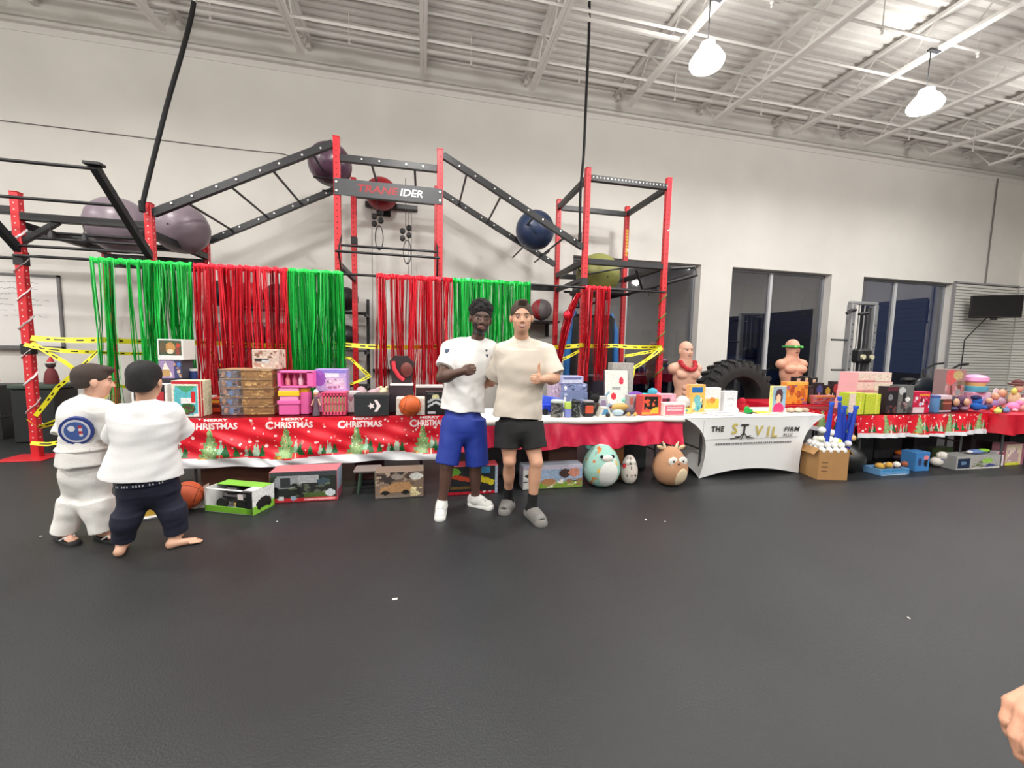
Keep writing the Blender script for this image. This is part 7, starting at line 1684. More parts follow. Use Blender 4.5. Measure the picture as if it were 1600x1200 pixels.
# ============ man in the white T-shirt
def man_white():
    base = (G_(720, 800)); t = thing('person', 'man with short black hair in white T-shirt and royal blue shorts, fist raised', 'person', (.32, 3.48, 0))
    sk = (88, 62, 52)
    hc = P_(751, 499, 3.43); f = nrm(V3(.03, -1, -.05)); u = nrm(V3(.10, .05, 1))
    hs = 1.10
    HP, g, fr = head(hc, f, u, hs)
    neck = P_(744, 532, 3.49); chest = P_(732, 565, 3.50); pel = P_(722, 655, 3.50)
    shR, shL = P_(703, 546, 3.50), P_(765, 546, 3.52)
    elR, wrR = P_(690, 590, 3.36), P_(724, 580, 3.20)
    elL, wrL = P_(778, 590, 3.72), P_(800, 612, 3.74)
    hpR, hpL = P_(708, 668, 3.50), P_(741, 668, 3.50)
    knR, knL = P_(699, 728, 3.42), P_(743, 727, 3.46)
    anR, anL = V3(.165, 3.43, .095), V3(.46, 3.50, .095)
    b_ = [('e', chest, (.150, .090, .16), None, .03), ('c', chest, pel, .095, .095, .05), ('e', pel, (.145, .10, .11), None, .04), ('c', shR, shL, .050, .055, .05), ('c', neck-V3(0, 0, .05), hc+V3(0, .01, -.05), .060, .052, .025)]
    b_ += HP+limbs(shR, elR, wrR, .056, .046, .030)+limbs(shL, elL, wrL, .056, .046, .030)
    b_ += hand(wrR, nrm(P_(741, 576, 3.13)-wrR), V3(.25, .9, -.1), 1.45, s=1.12, thumb_dir=V3(.55, .75, -.05), th=(.9, .6), palm=.075, left=False)
    b_ += hand(wrL, V3(.8, .1, -.4), V3(0, -1, 0), .3, s=1.05, left=True)
    b_ += leg(hpR, knR, anR)+leg(hpL, knL, anL)+foot(V3(.165, 3.50, 0), V3(.135, 3.26, 0), anR)+foot(V3(.42, 3.56, 0), V3(.585, 3.42, 0), anL)
    body = sdf_obj('body', b_, m_skin, t, .0055, colour=face_paint(sk, g, fr, hs, lips=(150, 98, 92), brow=(24, 18, 16), beard=(34, 26, 24), iris=(24, 18, 16)))
    sd, f_, u_ = fr; R = np.array([sd, f_, u_])
    H = [('e', g(0, -.018, .050), (.088*hs, .104*hs, .092*hs), R, .01)]
    rr = random.Random(5)
    for k in range(90):
        a = rr.uniform(0, tau); e = rr.uniform(.05, 1.45); H.append(('e', g(.082*cos(a)*cos(e), -.022+.094*sin(a)*cos(e), .062+.085*sin(e)), (.018*hs,)*3, None, .006))
    H += [('s', g(0, .115, .0), (.09*hs, .075*hs, .068*hs), R, .006), ('s', g(0, 0, -.075), (.12*hs, .14*hs, .075*hs), R, .006)]
    sdf_obj('hair', H, M('hair_afro', (18, 15, 15), .9, bump=1, bscale=300), t, .005)
    S_ = fr[0]*0+V3(1, 0, 0)
    top = P_(738, 545, 3.50); hem = P_(722, 641, 3.50)
    T = [('ec', hem+V3(0, 0, 0), chest+V3(0, 0, .09), S_, (.192, .135), (.145, .085), .04), ('e', chest+V3(.0, 0, .00), (.196, .132, .19), None, .07), ('c', shR, shL, .074, .074, .06), ('c', neck+V3(-.03, 0, -.03), shR, .055, .06, .05), ('c', neck+V3(.03, 0, -.03), shL, .055, .06, .05),
         ('cc', shR+V3(.03, 0, .01), shR+(elR-shR)*.66, .085, .083, .03), ('cc', shL-V3(.03, 0, -.01), shL+(elL-shL)*.7, .082, .080, .03), ('c', neck-V3(0, 0, .06), neck+V3(0, 0, .0), .085, .066, .03), ('s', neck+V3(.01, -.035, .055), (.078, .085, .052), None, .004)]
    sh_ = sdf_obj('t_shirt', T, M('cotton_white', (242, 241, 239), .85, bump=.1, bscale=90), t, .006, disp=cloth_noise(26, .008, 3, (1.2, 1, .5)))
    for (u0, v0, sz) in ((698, 549, .022), (760, 548, .010), (761, 556, .013)):
        p = P_(u0, v0, 3.50)
        q = MB()
        rayd = nrm(p-V3(0, 0, CAM_H)); 
        hit = cast([sh_], p-rayd*.8, rayd)
        if hit is None: continue
        c0, n0 = hit; n0 = nrm(n0); s0 = nrm(np.cross(V3(0, 0, 1), n0)); u0_ = np.cross(n0, s0)
        pts = [(-1, 1), (1, 1), (.8, -.2), (0, -1.1), (-.8, -.2)]
        vs = [c0+n0*.002+(s0*a+u0_*b)*sz for a, b in pts]+[c0-n0*.004+(s0*a+u0_*b)*sz for a, b in pts]
        q.add(vs, [(0, 1, 2, 3, 4), (9, 8, 7, 6, 5)]+[(i, i+5, (i+1) % 5+5, (i+1) % 5) for i in range(5)])
        q.build('printed_crest', M('crest_navy', (62, 70, 92), .7), t)
    hm = hem+V3(0, 0, .06)
    kR, kL = P_(698, 722, 3.43), P_(746, 724, 3.47)
    Sh = [('ec', P_(723, 665, 3.50), hm, S_, (.15, .11), (.150, .11), .03), ('e', P_(724, 668, 3.50), (.188, .135, .15), None, .05), ('cc', P_(710, 655, 3.49), kR+V3(0, 0, -.015), .105, .098, .03), ('cc', P_(741, 655, 3.49), kL+V3(0, 0, -.015), .105, .103, .03)]
    sdf_obj('shorts', Sh, M('shorts_royal', (26, 52, 146), .6, bump=.15, bscale=60), t, .006, disp=cloth_noise(30, .006, 7, (1, 1, .35)))
    for nm, he, to, an in (('r', V3(.165, 3.515, 0), V3(.133, 3.225, 0), anR), ('l', V3(.41, 3.57, 0), V3(.61, 3.40, 0), anL)):
        d = nrm(to-he); u3 = V3(0, 0, 1); s3 = np.cross(d, u3)
        so = [('c', he+d*.045+u3*.03, to-d*.055+u3*.03, .046, .044, .02), ('c', he+d*.04+u3*.06, he+d*.13+u3*.055, .046, .046, .02), ('c', an+u3*.0, an-u3*.03+d*.01, .045, .048, .02), ('s', (he+to)/2-u3*.52, (.5, .5, .52), None, .002)]
        sho = sdf_obj('trainer', so, M('trainer_white', (212, 212, 208), .6), t, .005)
        q = MB(); q.prism([(0, 0)]*0 or [(-.5, 0), (.5, 0), (.5, .02), (-.5, .02)], 0, .001) if False else None
        ring = []
        so2 = [('c', he+d*.045+u3*.012, to-d*.05+u3*.012, .052, .048, .01), ('s', (he+to)/2-u3*.5, (.5, .5, .5), None, .002), ('s', (he+to)/2+u3*.526, (.5, .5, .5), None, .002)]
        sdf_obj('sole', so2, M('sole_pale', (224, 224, 220), .5), sho, .005)
        q = MB()
        for k in range(5):
            c0 = he+d*(.12+.022*k)+u3*(.094-.008*k); q.rod(c0-s3*.026, c0+s3*.026, .005, 6)
        q.build('laces', M('laces_grey', (150, 150, 150), .8), sho)
def cast(obs, o, d):
    best = None
    for ob in obs:
        L = WL[ob.name]; oo = Vector(o)-L
        ok, loc, n, i = ob.ray_cast(oo, Vector(d), distance=5)
        if ok:
            q = ((loc-oo).length, npv(loc+L), npv(n))
            if best is None or q[0] < best[0]: best = q
    return None if best is None else best[1:]
# ============ man in the beige T-shirt
def man_beige():
    t = thing('person', 'man with short brown hair in beige T-shirt and black shorts, thumb up', 'person', (.80, 3.26, 0))
    sk = (206, 156, 128)
    hc = P_(815, 497, 3.20); f = nrm(V3(-.18, -1, -.03)); u = nrm(V3(-.03, .03, 1)); hs = 1.08
    HP, g, fr = head(hc, f, u, hs)
    neck = P_(815, 529, 3.26); chest = P_(818, 570, 3.27); pel = P_(808, 665, 3.28)
    shR, shL = P_(786, 550, 3.31), P_(853, 550, 3.25)
    elR, wrR = P_(773, 592, 3.46), P_(752, 606, 3.69)
    elL, wrL = P_(867, 591, 3.16), P_(845, 593, 2.99)
    hpR, hpL = P_(794, 678, 3.28), P_(828, 678, 3.27)
    knR, knL = P_(796, 720, 3.22), P_(838, 722, 3.16)
    anR, anL = V3(.745, 3.42, .095), V3(.905, 3.20, .095)
    b_ = [('e', chest, (.150, .090, .16), None, .03), ('c', chest, pel, .095, .095, .05), ('e', pel, (.145, .10, .11), None, .04), ('c', shR, shL, .048, .052, .05), ('c', neck-V3(0, 0, .05), hc+V3(0, .01, -.05), .062, .055, .025)]
    b_ += HP+limbs(shR, elR, wrR, .050, .042, .028)+limbs(shL, elL, wrL, .050, .044, .029)
    b_ += hand(wrL, nrm(P_(834, 592, 2.93)-wrL), V3(-.25, .95, 0), 1.4, s=1.02, left=True, thumb_dir=V3(-.12, .02, 1), th=(-.1, -.15), palm=.07)
    b_ += hand(wrR, V3(-.5, .1, -.5), V3(0, -1, 0), .3, s=1.0)
    b_ += leg(hpR, knR, anR, .082, .052, .034)+leg(hpL, knL, anL, .082, .054, .034)+foot(V3(.765, 3.47, 0), V3(.70, 3.30, 0), anR, .033)+foot(V3(.90, 3.26, 0), V3(.935, 3.02, 0), anL, .034)
    sdf_obj('body', b_, m_skin, t, .0055, colour=face_paint(sk, g, fr, hs, lips=(186, 110, 100), brow=(96, 70, 52), iris=(60, 50, 40)))
    R = np.array(fr)
    H = [('e', g(0, -.016, .042), (.0845*hs, .101*hs, .088*hs), R, .01)]
    rr = random.Random(9)
    for k in range(46): a0, b0 = rr.uniform(-.034, .034), rr.uniform(-.06, .07); H.append(('c', g(a0, b0, .104), g(a0*1.2, b0+.02, .122), .013, .007, .014))
    H += [('s', g(0, .125, -.010), (.086*hs, .088*hs, .094*hs), R, .008), ('s', g(0, .02, -.075), (.12*hs, .13*hs, .082*hs), R, .010)]
    sdf_obj('hair', H, M('hair_brown', (74, 60, 48), .8, bump=1, bscale=260, noise=.2, scale=60), t, .005)
    S_ = V3(1, 0, 0); hem = P_(808, 651, 3.28)
    T = [('ec', hem, chest+V3(0, 0, .09), S_, (.214, .150), (.155, .085), .04), ('e', chest+V3(0, 0, -.01), (.214, .138, .20), None, .07), ('c', shR, shL, .070, .070, .06), ('c', neck+V3(-.03, 0, -.03), shR, .055, .06, .05), ('c', neck+V3(.03, 0, -.03), shL, .055, .06, .05),
         ('cc', shR+V3(.03, 0, .01), shR+(elR-shR)*.92, .088, .088, .03), ('cc', shL-V3(.03, 0, -.01), shL+(elL-shL)*.86, .090, .094, .03), ('c', neck-V3(0, 0, .06), neck+V3(0, 0, -.005), .085, .064, .03), ('s', neck+V3(-.01, -.035, .05), (.074, .085, .048), None, .004)]
    sdf_obj('t_shirt', T, M('cotton_beige', (206, 196, 182), .9, bump=.12, bscale=90, noise=.05, scale=4), t, .006, disp=cloth_noise(22, .010, 13, (1.1, 1, .4)))
    Sh = [('ec', P_(810, 668, 3.27), hem+V3(0, 0, .05), S_, (.15, .11), (.15, .11), .03), ('e', P_(811, 672, 3.27), (.192, .135, .13), None, .05), ('cc', P_(794, 660, 3.27), P_(792, 700, 3.24), .108, .106, .03), ('cc', P_(829, 660, 3.26), P_(836, 701, 3.20), .108, .106, .03)]
    sdf_obj('shorts', Sh, M('shorts_black', (20, 20, 22), .8), t, .006, disp=cloth_noise(28, .005, 17))
    for an, he, to in ((anR, V3(.785, 3.50, 0), V3(.665, 3.26, 0)), (anL, V3(.895, 3.30, 0), V3(.945, 2.98, 0))):
        d = nrm(to-he); u3 = V3(0, 0, 1); s3 = np.cross(d, u3)
        kn = knR if an is anR else knL
        sdf_obj('sock', [('cc', an+(kn-an)*.30, an-u3*.01, .043, .042, .01), ('c', an-u3*.02, he+d*.05+u3*.04, .045, .042, .02), ('c', he+d*.05+u3*.042, to-d*.07+u3*.032, .040, .034, .02)], M('sock_black', (18, 18, 20), .9), t, .005)
        sl = [('c', he+d*.05+u3*.014, to-d*.055+u3*.014, .056, .056, .01), ('s', (he+to)/2-u3*.5, (.5, .5, .5), None, .002), ('s', (he+to)/2+u3*.532, (.5, .5, .5), None, .002)]
        st = [('c', he+d*.13+u3*.040, to-d*.075+u3*.034, .062, .056, .01), ('s', he+d*.06+u3*.16, (.09, .09, .13), None, .01), ('s', to+u3*.045-d*.004, (.038, .038, .018), None, .01), ('s', (he+to)/2-u3*.5, (.5, .5, .5), None, .002)]
        sho = sdf_obj('slide_sandal', st, M('slide_grey', (118, 116, 112), .7), t, .005)
        sdf_obj('sole', sl, M('slide_grey', (118, 116, 112), .7), sho, .005)
# ============ boy with black hair
def boy_black():
    t = thing('person', 'boy seen from behind with black hair, loose white T-shirt and navy trousers', 'person', (-1.80, 3.12, 0))
    sk = (206, 160, 134)
    hc = P_(228, 597, 3.06); f = nrm(V3(-.05, 1, -.08)); u = V3(0, 0, 1); hs = .98
    HP, g, fr = head(hc, f, u, hs)
    neck = P_(226, 630, 3.06); chest = P_(222, 668, 3.08); pel = P_(232, 745, 3.12)
    shL, shR = P_(190, 648, 3.08), P_(263, 645, 3.10)
    elR, wrR = P_(284, 676, 3.24), P_(268, 662, 3.38)
    elL, wrL = P_(180, 682, 3.22), P_(200, 670, 3.38)
    hpL, hpR = P_(216, 762, 3.12), P_(248, 760, 3.14)
    knL, knR = P_(198, 812, 3.08), P_(270, 800, 3.15)
    anL, anR = V3(-1.965, 3.10, .07), V3(-1.69, 3.17, .07)
    b_ = [('e', chest, (.125, .09, .13), None, .03), ('c', chest, pel, .10, .10, .05), ('e', pel, (.13, .10, .09), None, .04), ('c', shL, shR, .045, .045, .04), ('c', neck-V3(0, 0, .04), hc+V3(0, 0, -.04), .050, .046, .02)]
    b_ += HP+limbs(shR, elR, wrR, .040, .033, .022)+limbs(shL, elL, wrL, .040, .033, .022)
    b_ += hand(wrR, V3(-.4, .8, .2), V3(-.8, -.3, 0), .6, s=.75)+hand(wrL, V3(.4, .8, .2), V3(.8, -.3, 0), .6, s=.75, left=True)
    b_ += leg(hpL, knL, anL, .07, .05, .032)+leg(hpR, knR, anR, .07, .05, .032)
    b_ += foot(V3(-1.945, 3.02, 0), V3(-2.03, 3.20, 0), anL, .029)+foot(V3(-1.725, 3.10, 0), V3(-1.535, 3.185, 0), anR, .031)
    sdf_obj('body', b_, m_skin, t, .0055, colour=face_paint(sk, g, fr, hs))
    R = np.array(fr)
    H = [('e', g(0, -.020, .040), (.088*hs, .103*hs, .092*hs), R, .01), ('e', g(0, -.06, -.02), (.074*hs, .05*hs, .055*hs), R, .03), ('s', g(0, .115, -.01), (.09*hs, .078*hs, .075*hs), R, .006), ('s', g(0, .0, -.115), (.12*hs, .13*hs, .06*hs), R, .006)]
    H.insert(2, ('e', g(0, -.02, .075), (.080*hs, .085*hs, .068*hs), R, .03))
    sdf_obj('hair', H, M('hair_black', (16, 15, 17), .6, bump=1, bscale=300), t, .005)
    hemc = P_(222, 741, 3.10); S_ = nrm(V3(1, .0, 0.10))
    T = [('ec', hemc, P_(226, 660, 3.08), S_, (.228, .165), (.145, .100), .03), ('c', shL, shR, .066, .066, .05), ('c', neck-V3(0, 0, .03), shL, .05, .06, .05), ('c', neck-V3(0, 0, .03), shR, .05, .06, .05), ('e', P_(226, 668, 3.08), (.175, .118, .13), None, .07), ('cc', shR-V3(.03, 0, -.01), shR+(elR-shR)*.96, .074, .086, .03), ('cc', shL+V3(.03, 0, .01), shL+(elL-shL)*1.0, .074, .082, .03), ('c', neck-V3(0, 0, .05), neck, .072, .055, .03), ('s', neck+V3(0, .0, .055), (.070, .075, .05), None, .004)]
    sdf_obj('t_shirt', T, M('cotton_white_b', (228, 227, 227), .85, bump=.1, bscale=90), t, .006, disp=cloth_noise(20, .012, 23, (1, 1, .5)))
    Pn = [('ec', P_(233, 762, 3.13), P_(230, 735, 3.12), S_, (.15, .11), (.15, .115), .03), ('e', P_(233, 762, 3.13), (.165, .125, .12), None, .05), ('c', hpL, knL, .090, .074, .05), ('cc', knL+V3(0, 0, .04), anL+V3(.0, 0, .02), .074, .062, .05), ('c', hpR, knR, .090, .076, .05), ('cc', knR+V3(0, 0, .04), anR+V3(0, 0, .02), .076, .066, .03)]
    pn = sdf_obj('trousers', Pn, M('trousers_navy', (20, 24, 44), .85, bump=.1, bscale=60), t, .006, disp=cloth_noise(30, .006, 29))
    q = MB(); wb = P_(231, 750, 3.12)
    for k in range(28):
        a0 = -2.9+k*.096; c0 = wb+V3(.178*cos(a0), .134*sin(a0), .012*cos(a0)); c1 = wb+V3(.178*cos(a0+.096), .134*sin(a0+.096), .012*cos(a0+.096))
        q.beam(c0, c1, .004, .026, col=(30, 34, 60))
        if k in (6, 7, 9, 10, 11, 13, 14, 15, 16, 18, 19, 21, 22): q.beam(c0*.6+c1*.4+nrm(c0-wb)*.002, c0*.2+c1*.8+nrm(c0-wb)*.002, .004, .014, col=(220, 220, 222))
    q.build('waistband', m_print, t)
# ============ boy in the white uniform
def boy_gi():
    t = thing('person', 'boy with short brown hair in a crumpled white martial arts uniform and black flip flops', 'person', (-2.35, 3.34, 0))
    sk = (214, 166, 142)
    hc = P_(147, 596, 3.33); f = nrm(V3(.80, .60, -.12)); u = nrm(V3(.0, .0, 1)); hs = .96
    HP, g, fr = head(hc, f, u, hs)
    neck = P_(143, 626, 3.34); chest = P_(137, 658, 3.36); pel = P_(138, 722, 3.38)
    shL, shR = P_(116, 640, 3.42), P_(160, 640, 3.28)
    elR, wrR = P_(172, 680, 3.34), P_(188, 672, 3.48)
    elL, wrL = P_(108, 676, 3.36), P_(112, 702, 3.28)
    hpL, hpR = P_(126, 738, 3.39), P_(148, 738, 3.36)
    knL, knR = P_(118, 790, 3.38), P_(152, 792, 3.34)
    anL, anR = V3(-2.475, 3.36, .085), V3(-2.22, 3.32, .085)
    b_ = [('e', chest, (.11, .09, .12), None, .03), ('c', chest, pel, .09, .09, .05), ('e', pel, (.11, .10, .09), None, .04), ('c', shL, shR, .042, .042, .04), ('c', neck-V3(0, 0, .04), hc+V3(0, 0, -.04), .047, .044, .02)]
    b_ += HP+limbs(shR, elR, wrR, .037, .031, .021)+limbs(shL, elL, wrL, .037, .031, .021)
    b_ += hand(wrR, V3(.6, .6, 0), V3(-.6, .6, 0), .6, s=.72)+hand(wrL, V3(.3, -.2, -.9), V3(1, 0, .2), .5, s=.72, left=True)
    b_ += leg(hpL, knL, anL, .066, .046, .030)+leg(hpR, knR, anR, .066, .046, .030)
    b_ += foot(V3(-2.53, 3.40, .015), V3(-2.36, 3.28, .015), anL, .027)+foot(V3(-2.27, 3.36, .015), V3(-2.09, 3.27, .015), anR, .027)
    sdf_obj('body', b_, m_skin, t, .0055, colour=face_paint(sk, g, fr, hs))
    R = np.array(fr)
    H = [('e', g(0, -.020, .040), (.087*hs, .103*hs, .090*hs), R, .01), ('e', g(0, -.06, -.015), (.070*hs, .05*hs, .05*hs), R, .03), ('e', g(0, .05, .09), (.06*hs, .05*hs, .03*hs), R, .02), ('s', g(0, .118, -.012), (.09*hs, .075*hs, .078*hs), R, .006), ('s', g(0, .02, -.105), (.12*hs, .14*hs, .07*hs), R, .006)]
    sdf_obj('hair', H, M('hair_brown_b', (64, 50, 44), .7, bump=1, bscale=260), t, .005)
    m_gi = M('gi_white', (228, 226, 222), .9, bump=.3, bscale=120)
    S_ = nrm(V3(.6, -.8, 0)); wst = P_(137, 700, 3.37)
    T = [('ec', wst+V3(0, 0, -.09), wst+V3(0, 0, .06), S_, (.166, .154), (.115, .105), .03), ('c', wst+V3(0, 0, -.02), chest+V3(0, 0, .02), .130, .128, .10), ('c', shL, shR, .064, .064, .05), ('c', neck-V3(0, 0, .03), shL, .05, .055, .05), ('c', neck-V3(0, 0, .03), shR, .05, .055, .05), ('e', chest+V3(0, 0, .03), (.140, .125, .13), None, .06), ('cc', shR, shR+(elR-shR)*1.02, .066, .082, .03), ('cc', shL, shL+(elL-shL)*1.05, .070, .088, .03), ('c', neck-V3(0, 0, .05), neck+V3(0, 0, .005), .068, .056, .03), ('s', neck+V3(.02, .02, .055), (.066, .07, .046), None, .004)]
    jk = sdf_obj('jacket', T, m_gi, t, .006, disp=cloth_noise(24, .010, 31, (1, 1, .45)))
    Pn = [('e', P_(138, 738, 3.38), (.148, .14, .15), None, .05), ('c', hpL, knL, .090, .080, .06), ('cc', knL+V3(0, 0, .03), anL+V3(0, 0, -.02), .082, .072, .06), ('c', hpR, knR, .088, .080, .06), ('cc', knR+V3(0, 0, .03), anR+V3(0, 0, -.015), .082, .070, .06)]
    sdf_obj('trousers', Pn, m_gi, t, .006, disp=cloth_noise(28, .008, 37, (1, 1, .4)))
    q = MB(); ring = [wst+V3(0, 0, .01)+(S_*cos(a)*.160+np.cross(V3(0, 0, 1), S_)*sin(a)*.145) for a in [tau*i/28 for i in range(29)]]
    q.tube(ring, .017, 6, cap=False); q.build('belt', M('belt_white', (214, 212, 208), .9), t, smooth=True)
    # round patch on the back
    p = P_(121, 672, 3.3); d = nrm(p-V3(0, 0, CAM_H)); hit = cast([jk], p-d*.8, d)
    if hit:
        c0, n0 = hit; n0 = nrm(n0); s0 = nrm(np.cross(V3(0, 0, 1), n0)); u0_ = np.cross(n0, s0); q = MB()
        def disc(r, off, col, n=20, a0=0, a1=tau, cx=0, cy=0):
            vs = [c0+n0*off+(s0*(cx+r*cos(a0+(a1-a0)*i/n))+u0_*(cy+r*1.15*sin(a0+(a1-a0)*i/n))) for i in range(n)]
            vs2 = [v-n0*.03 for v in vs]; q.add(vs+vs2, [tuple(range(n))]+[(i, i+n, (i+1) % n+n, (i+1) % n) for i in range(n)], col=col)
        disc(.085, .020, (44, 62, 128)); disc(.070, .0215, (206, 206, 214)); disc(.058, .023, (70, 96, 160))
        for k in range(4): disc(.012, .0245, (190, 50, 60) if k % 2 else (226, 222, 222), 4, pi/4, pi/4+tau, cx=.022, cy=-.028+.019*k)
        disc(.018, .0245, (226, 226, 230), 10, cx=-.02, cy=.02)
        q.build('sewn_patch', m_print, t, label='round blue patch with a striped flag')
    for he, to in ((V3(-2.56, 3.42, 0), V3(-2.34, 3.265, 0)), (V3(-2.30, 3.38, 0), V3(-2.07, 3.255, 0))):
        d = nrm(to-he); u3 = V3(0, 0, 1); s3 = np.cross(d, u3)
        so = sdf_obj('flip_flop', [('c', he+d*.035, to-d*.035, .036, .040, .01), ('s', (he+to)/2-u3*.5, (.5, .5, .5), None, .002), ('s', (he+to)/2+u3*.516, (.5, .5, .5), None, .002)], M('flipflop_black', (18, 18, 20), .7), t, .005)
        q = MB()
        for sg in (-1, 1): q.tube([to-d*.06+u3*.03, to-d*.10+s3*sg*.025+u3*.045, to-d*.14+s3*sg*.036+u3*.02], .006, 6)
        q.build('strap', M('strap_white', (214, 214, 214), .6), so)
# ============ person beside the camera: only a hand reaches into the picture
def side_person():
    k1 = npv(Vector((0, 0, CAM_H))+ray(1632, 1112)*.62)
    t = thing('person', 'person beside the camera whose bare hand enters at the lower right corner', 'person', (1.42, .16, 0))
    wr = k1+nrm(V3(.165, -.03, .10))*.075; el = V3(1.13, .18, 1.10); sh = V3(1.24, .20, 1.40)
    X_c = 1.42; Yc = .16
    hc = V3(X_c, Yc, 1.62); f = nrm(V3(-.5, 1, 0)); HP, g, fr = head(hc, f, V3(0, 0, 1), 1.0)
    b_ = [('e', V3(X_c, Yc, 1.25), (.15, .11, .17), None, .03), ('c', V3(X_c, Yc, 1.25), V3(X_c, Yc, .95), .12, .12, .05), ('c', sh, V3(X_c+.18, Yc, 1.40), .05, .05, .05), ('c', V3(X_c, Yc, 1.38), hc, .056, .05, .02)]+HP
    b_ += limbs(sh, el, wr, .050, .043, .030)+limbs(V3(X_c+.18, Yc, 1.40), V3(X_c+.22, Yc, 1.10), V3(X_c+.22, Yc+.03, .86), .05, .042, .028)
    b_ += hand(wr, nrm(k1-wr), V3(.2, -.3, -.9), .55, s=1.12, thumb_dir=V3(-.5, .45, -.5), spread=.02)+hand(V3(X_c+.22, Yc+.03, .86), V3(0, 0, -1), V3(-1, 0, 0), .4)
    for sx in (-.09, .09): b_ += leg(V3(X_c+sx, Yc, .92), V3(X_c+sx, Yc+.01, .50), V3(X_c+sx, Yc, .09))+foot(V3(X_c+sx, Yc-.06, 0), V3(X_c+sx, Yc+.18, 0), V3(X_c+sx, Yc, .09))
    sdf_obj('body', b_, m_skin, t, .006, colour=face_paint((214, 160, 132), g, fr, 1.0))
    T = [('ec', V3(X_c, Yc, .88), V3(X_c, Yc, 1.30), V3(1, 0, 0), (.18, .14), (.18, .13), .03), ('c', sh+V3(.04, 0, 0), V3(X_c+.15, Yc, 1.40), .07, .07, .05), ('cc', sh, sh+(el-sh)*.8, .075, .075, .03), ('cc', V3(X_c+.18, Yc, 1.41), V3(X_c+.215, Yc, 1.18), .075, .075, .03)]
    sdf_obj('t_shirt', T, M('cotton_dark', (44, 46, 52), .9), t, .008)
    sdf_obj('trousers', [('ec', V3(X_c, Yc, .80), V3(X_c, Yc, .95), V3(1, 0, 0), (.17, .13), (.16, .12), .03)]+[('cc', V3(X_c+sx, Yc, .88), V3(X_c+sx, Yc, .10), .10, .07, .03) for sx in (-.09, .09)], M('trousers_dark', (30, 32, 38), .9), t, .008)
    sdf_obj('hair', [('e', g(0, -.018, .045), (.083, .101, .088), np.array(fr), .01), ('s', g(0, .118, -.004), (.080, .075, .078), np.array(fr), .006), ('s', g(0, .01, -.080), (.12, .13, .082), np.array(fr), .006)], M('hair_brown', (74, 60, 48), .8), t, .006)
    for sx in (-.09, .09): sdf_obj('shoe', [('c', V3(X_c+sx, Yc-.03, .04), V3(X_c+sx, Yc+.16, .035), .047, .042, .02), ('c', V3(X_c+sx, Yc, .09), V3(X_c+sx, Yc, .05), .05, .05, .02), ('s', V3(X_c+sx, Yc, -.5), (.5, .5, .5), None, .002)], M('shoe_dark', (30, 30, 32), .7), t, .007)
man_white(); man_beige(); boy_black(); boy_gi(); side_person()
# ------------------------------------------------------------------ gym equipment behind the tables
m_rub = M('tyre_rubber', (34, 35, 34), .75, noise=.15, scale=7, bump=.3, bscale=60)
c_ = Vector((PY(1147, 600, 5.75).x, 5.75, .66)); RO, RI, WD = .66, .36, .42
t = thing('training_tyre', 'huge black tractor tyre standing upright behind the white covered table', 'tyre', (c_.x, c_.y, 0))
b = MB(); prof = [(RI, -.15), (RI+.03, -.19), (RI+.14, -.205), (RO-.08, -.19), (RO-.045, -.16), (RO-.04, 0), (RO-.045, .16), (RO-.08, .19), (RI+.14, .205), (RI+.03, .19), (RI, .15)]
Rt = Matrix.Rotation(pi/2, 3, 'X') ; n = 48
for r, w in prof: b.v += [tuple(c_+Rt @ Vector((r*cos(tau*i/n), r*sin(tau*i/n), w))) for i in range(n)]
k = len(prof); b.f = [((j % k)*n+i, (j % k)*n+(i+1) % n, ((j+1) % k)*n+(i+1) % n, ((j+1) % k)*n+i) for j in range(k) for i in range(n)]; b.c = [(1, 1, 1)]*len(b.f); b.mi = [0]*len(b.f)
b.build('carcass', m_rub, t, smooth=True)
lm = MB(); lm.prism([(-.20, -.035), (-.02, .015), (-.02, .055), (-.20, .005)], RO-.045, RO, X=(0, 1, 0), Z=(1, 0, 0)); lm.v = [(v[0], v[1], abs(v[2]) if False else v[2]) for v in lm.v]
# one lug mesh, shared by all copies
me = bpy.data.meshes.new('tread_lug'); L_ = []
for s_, y0_, y1_ in ((0, -.205, -.02),):
    L_ = [(-.035, -.205, RO-.10), (.02, -.205, RO-.10), (.055, -.015, RO-.05), (.0, -.015, RO-.05), (-.035, -.20, RO-.012), (.02, -.20, RO-.012), (.055, -.015, RO), (.0, -.015, RO)]
me.from_pydata(L_, [], [(0, 3, 2, 1), (4, 5, 6, 7), (0, 1, 5, 4), (1, 2, 6, 5), (2, 3, 7, 6), (3, 0, 4, 7)]); me.materials.append(m_rub)
me2 = bpy.data.meshes.new('tread_lug'); me2.from_pydata([(x, -y, z) for x, y, z in L_], [], [(0, 1, 2, 3), (7, 6, 5, 4), (4, 5, 1, 0), (5, 6, 2, 1), (6, 7, 3, 2), (7, 4, 0, 3)]); me2.materials.append(m_rub)
for i in range(26):
    for q, mq in enumerate((me, me2)):
        o = bpy.data.objects.new('tread_lug', mq); C.objects.link(o); o.parent = t; WL[o.name] = WL[t.name]
        o.location = (0, 0, c_.z); o.rotation_euler = (0, tau*(i+.5*q)/26, 0)
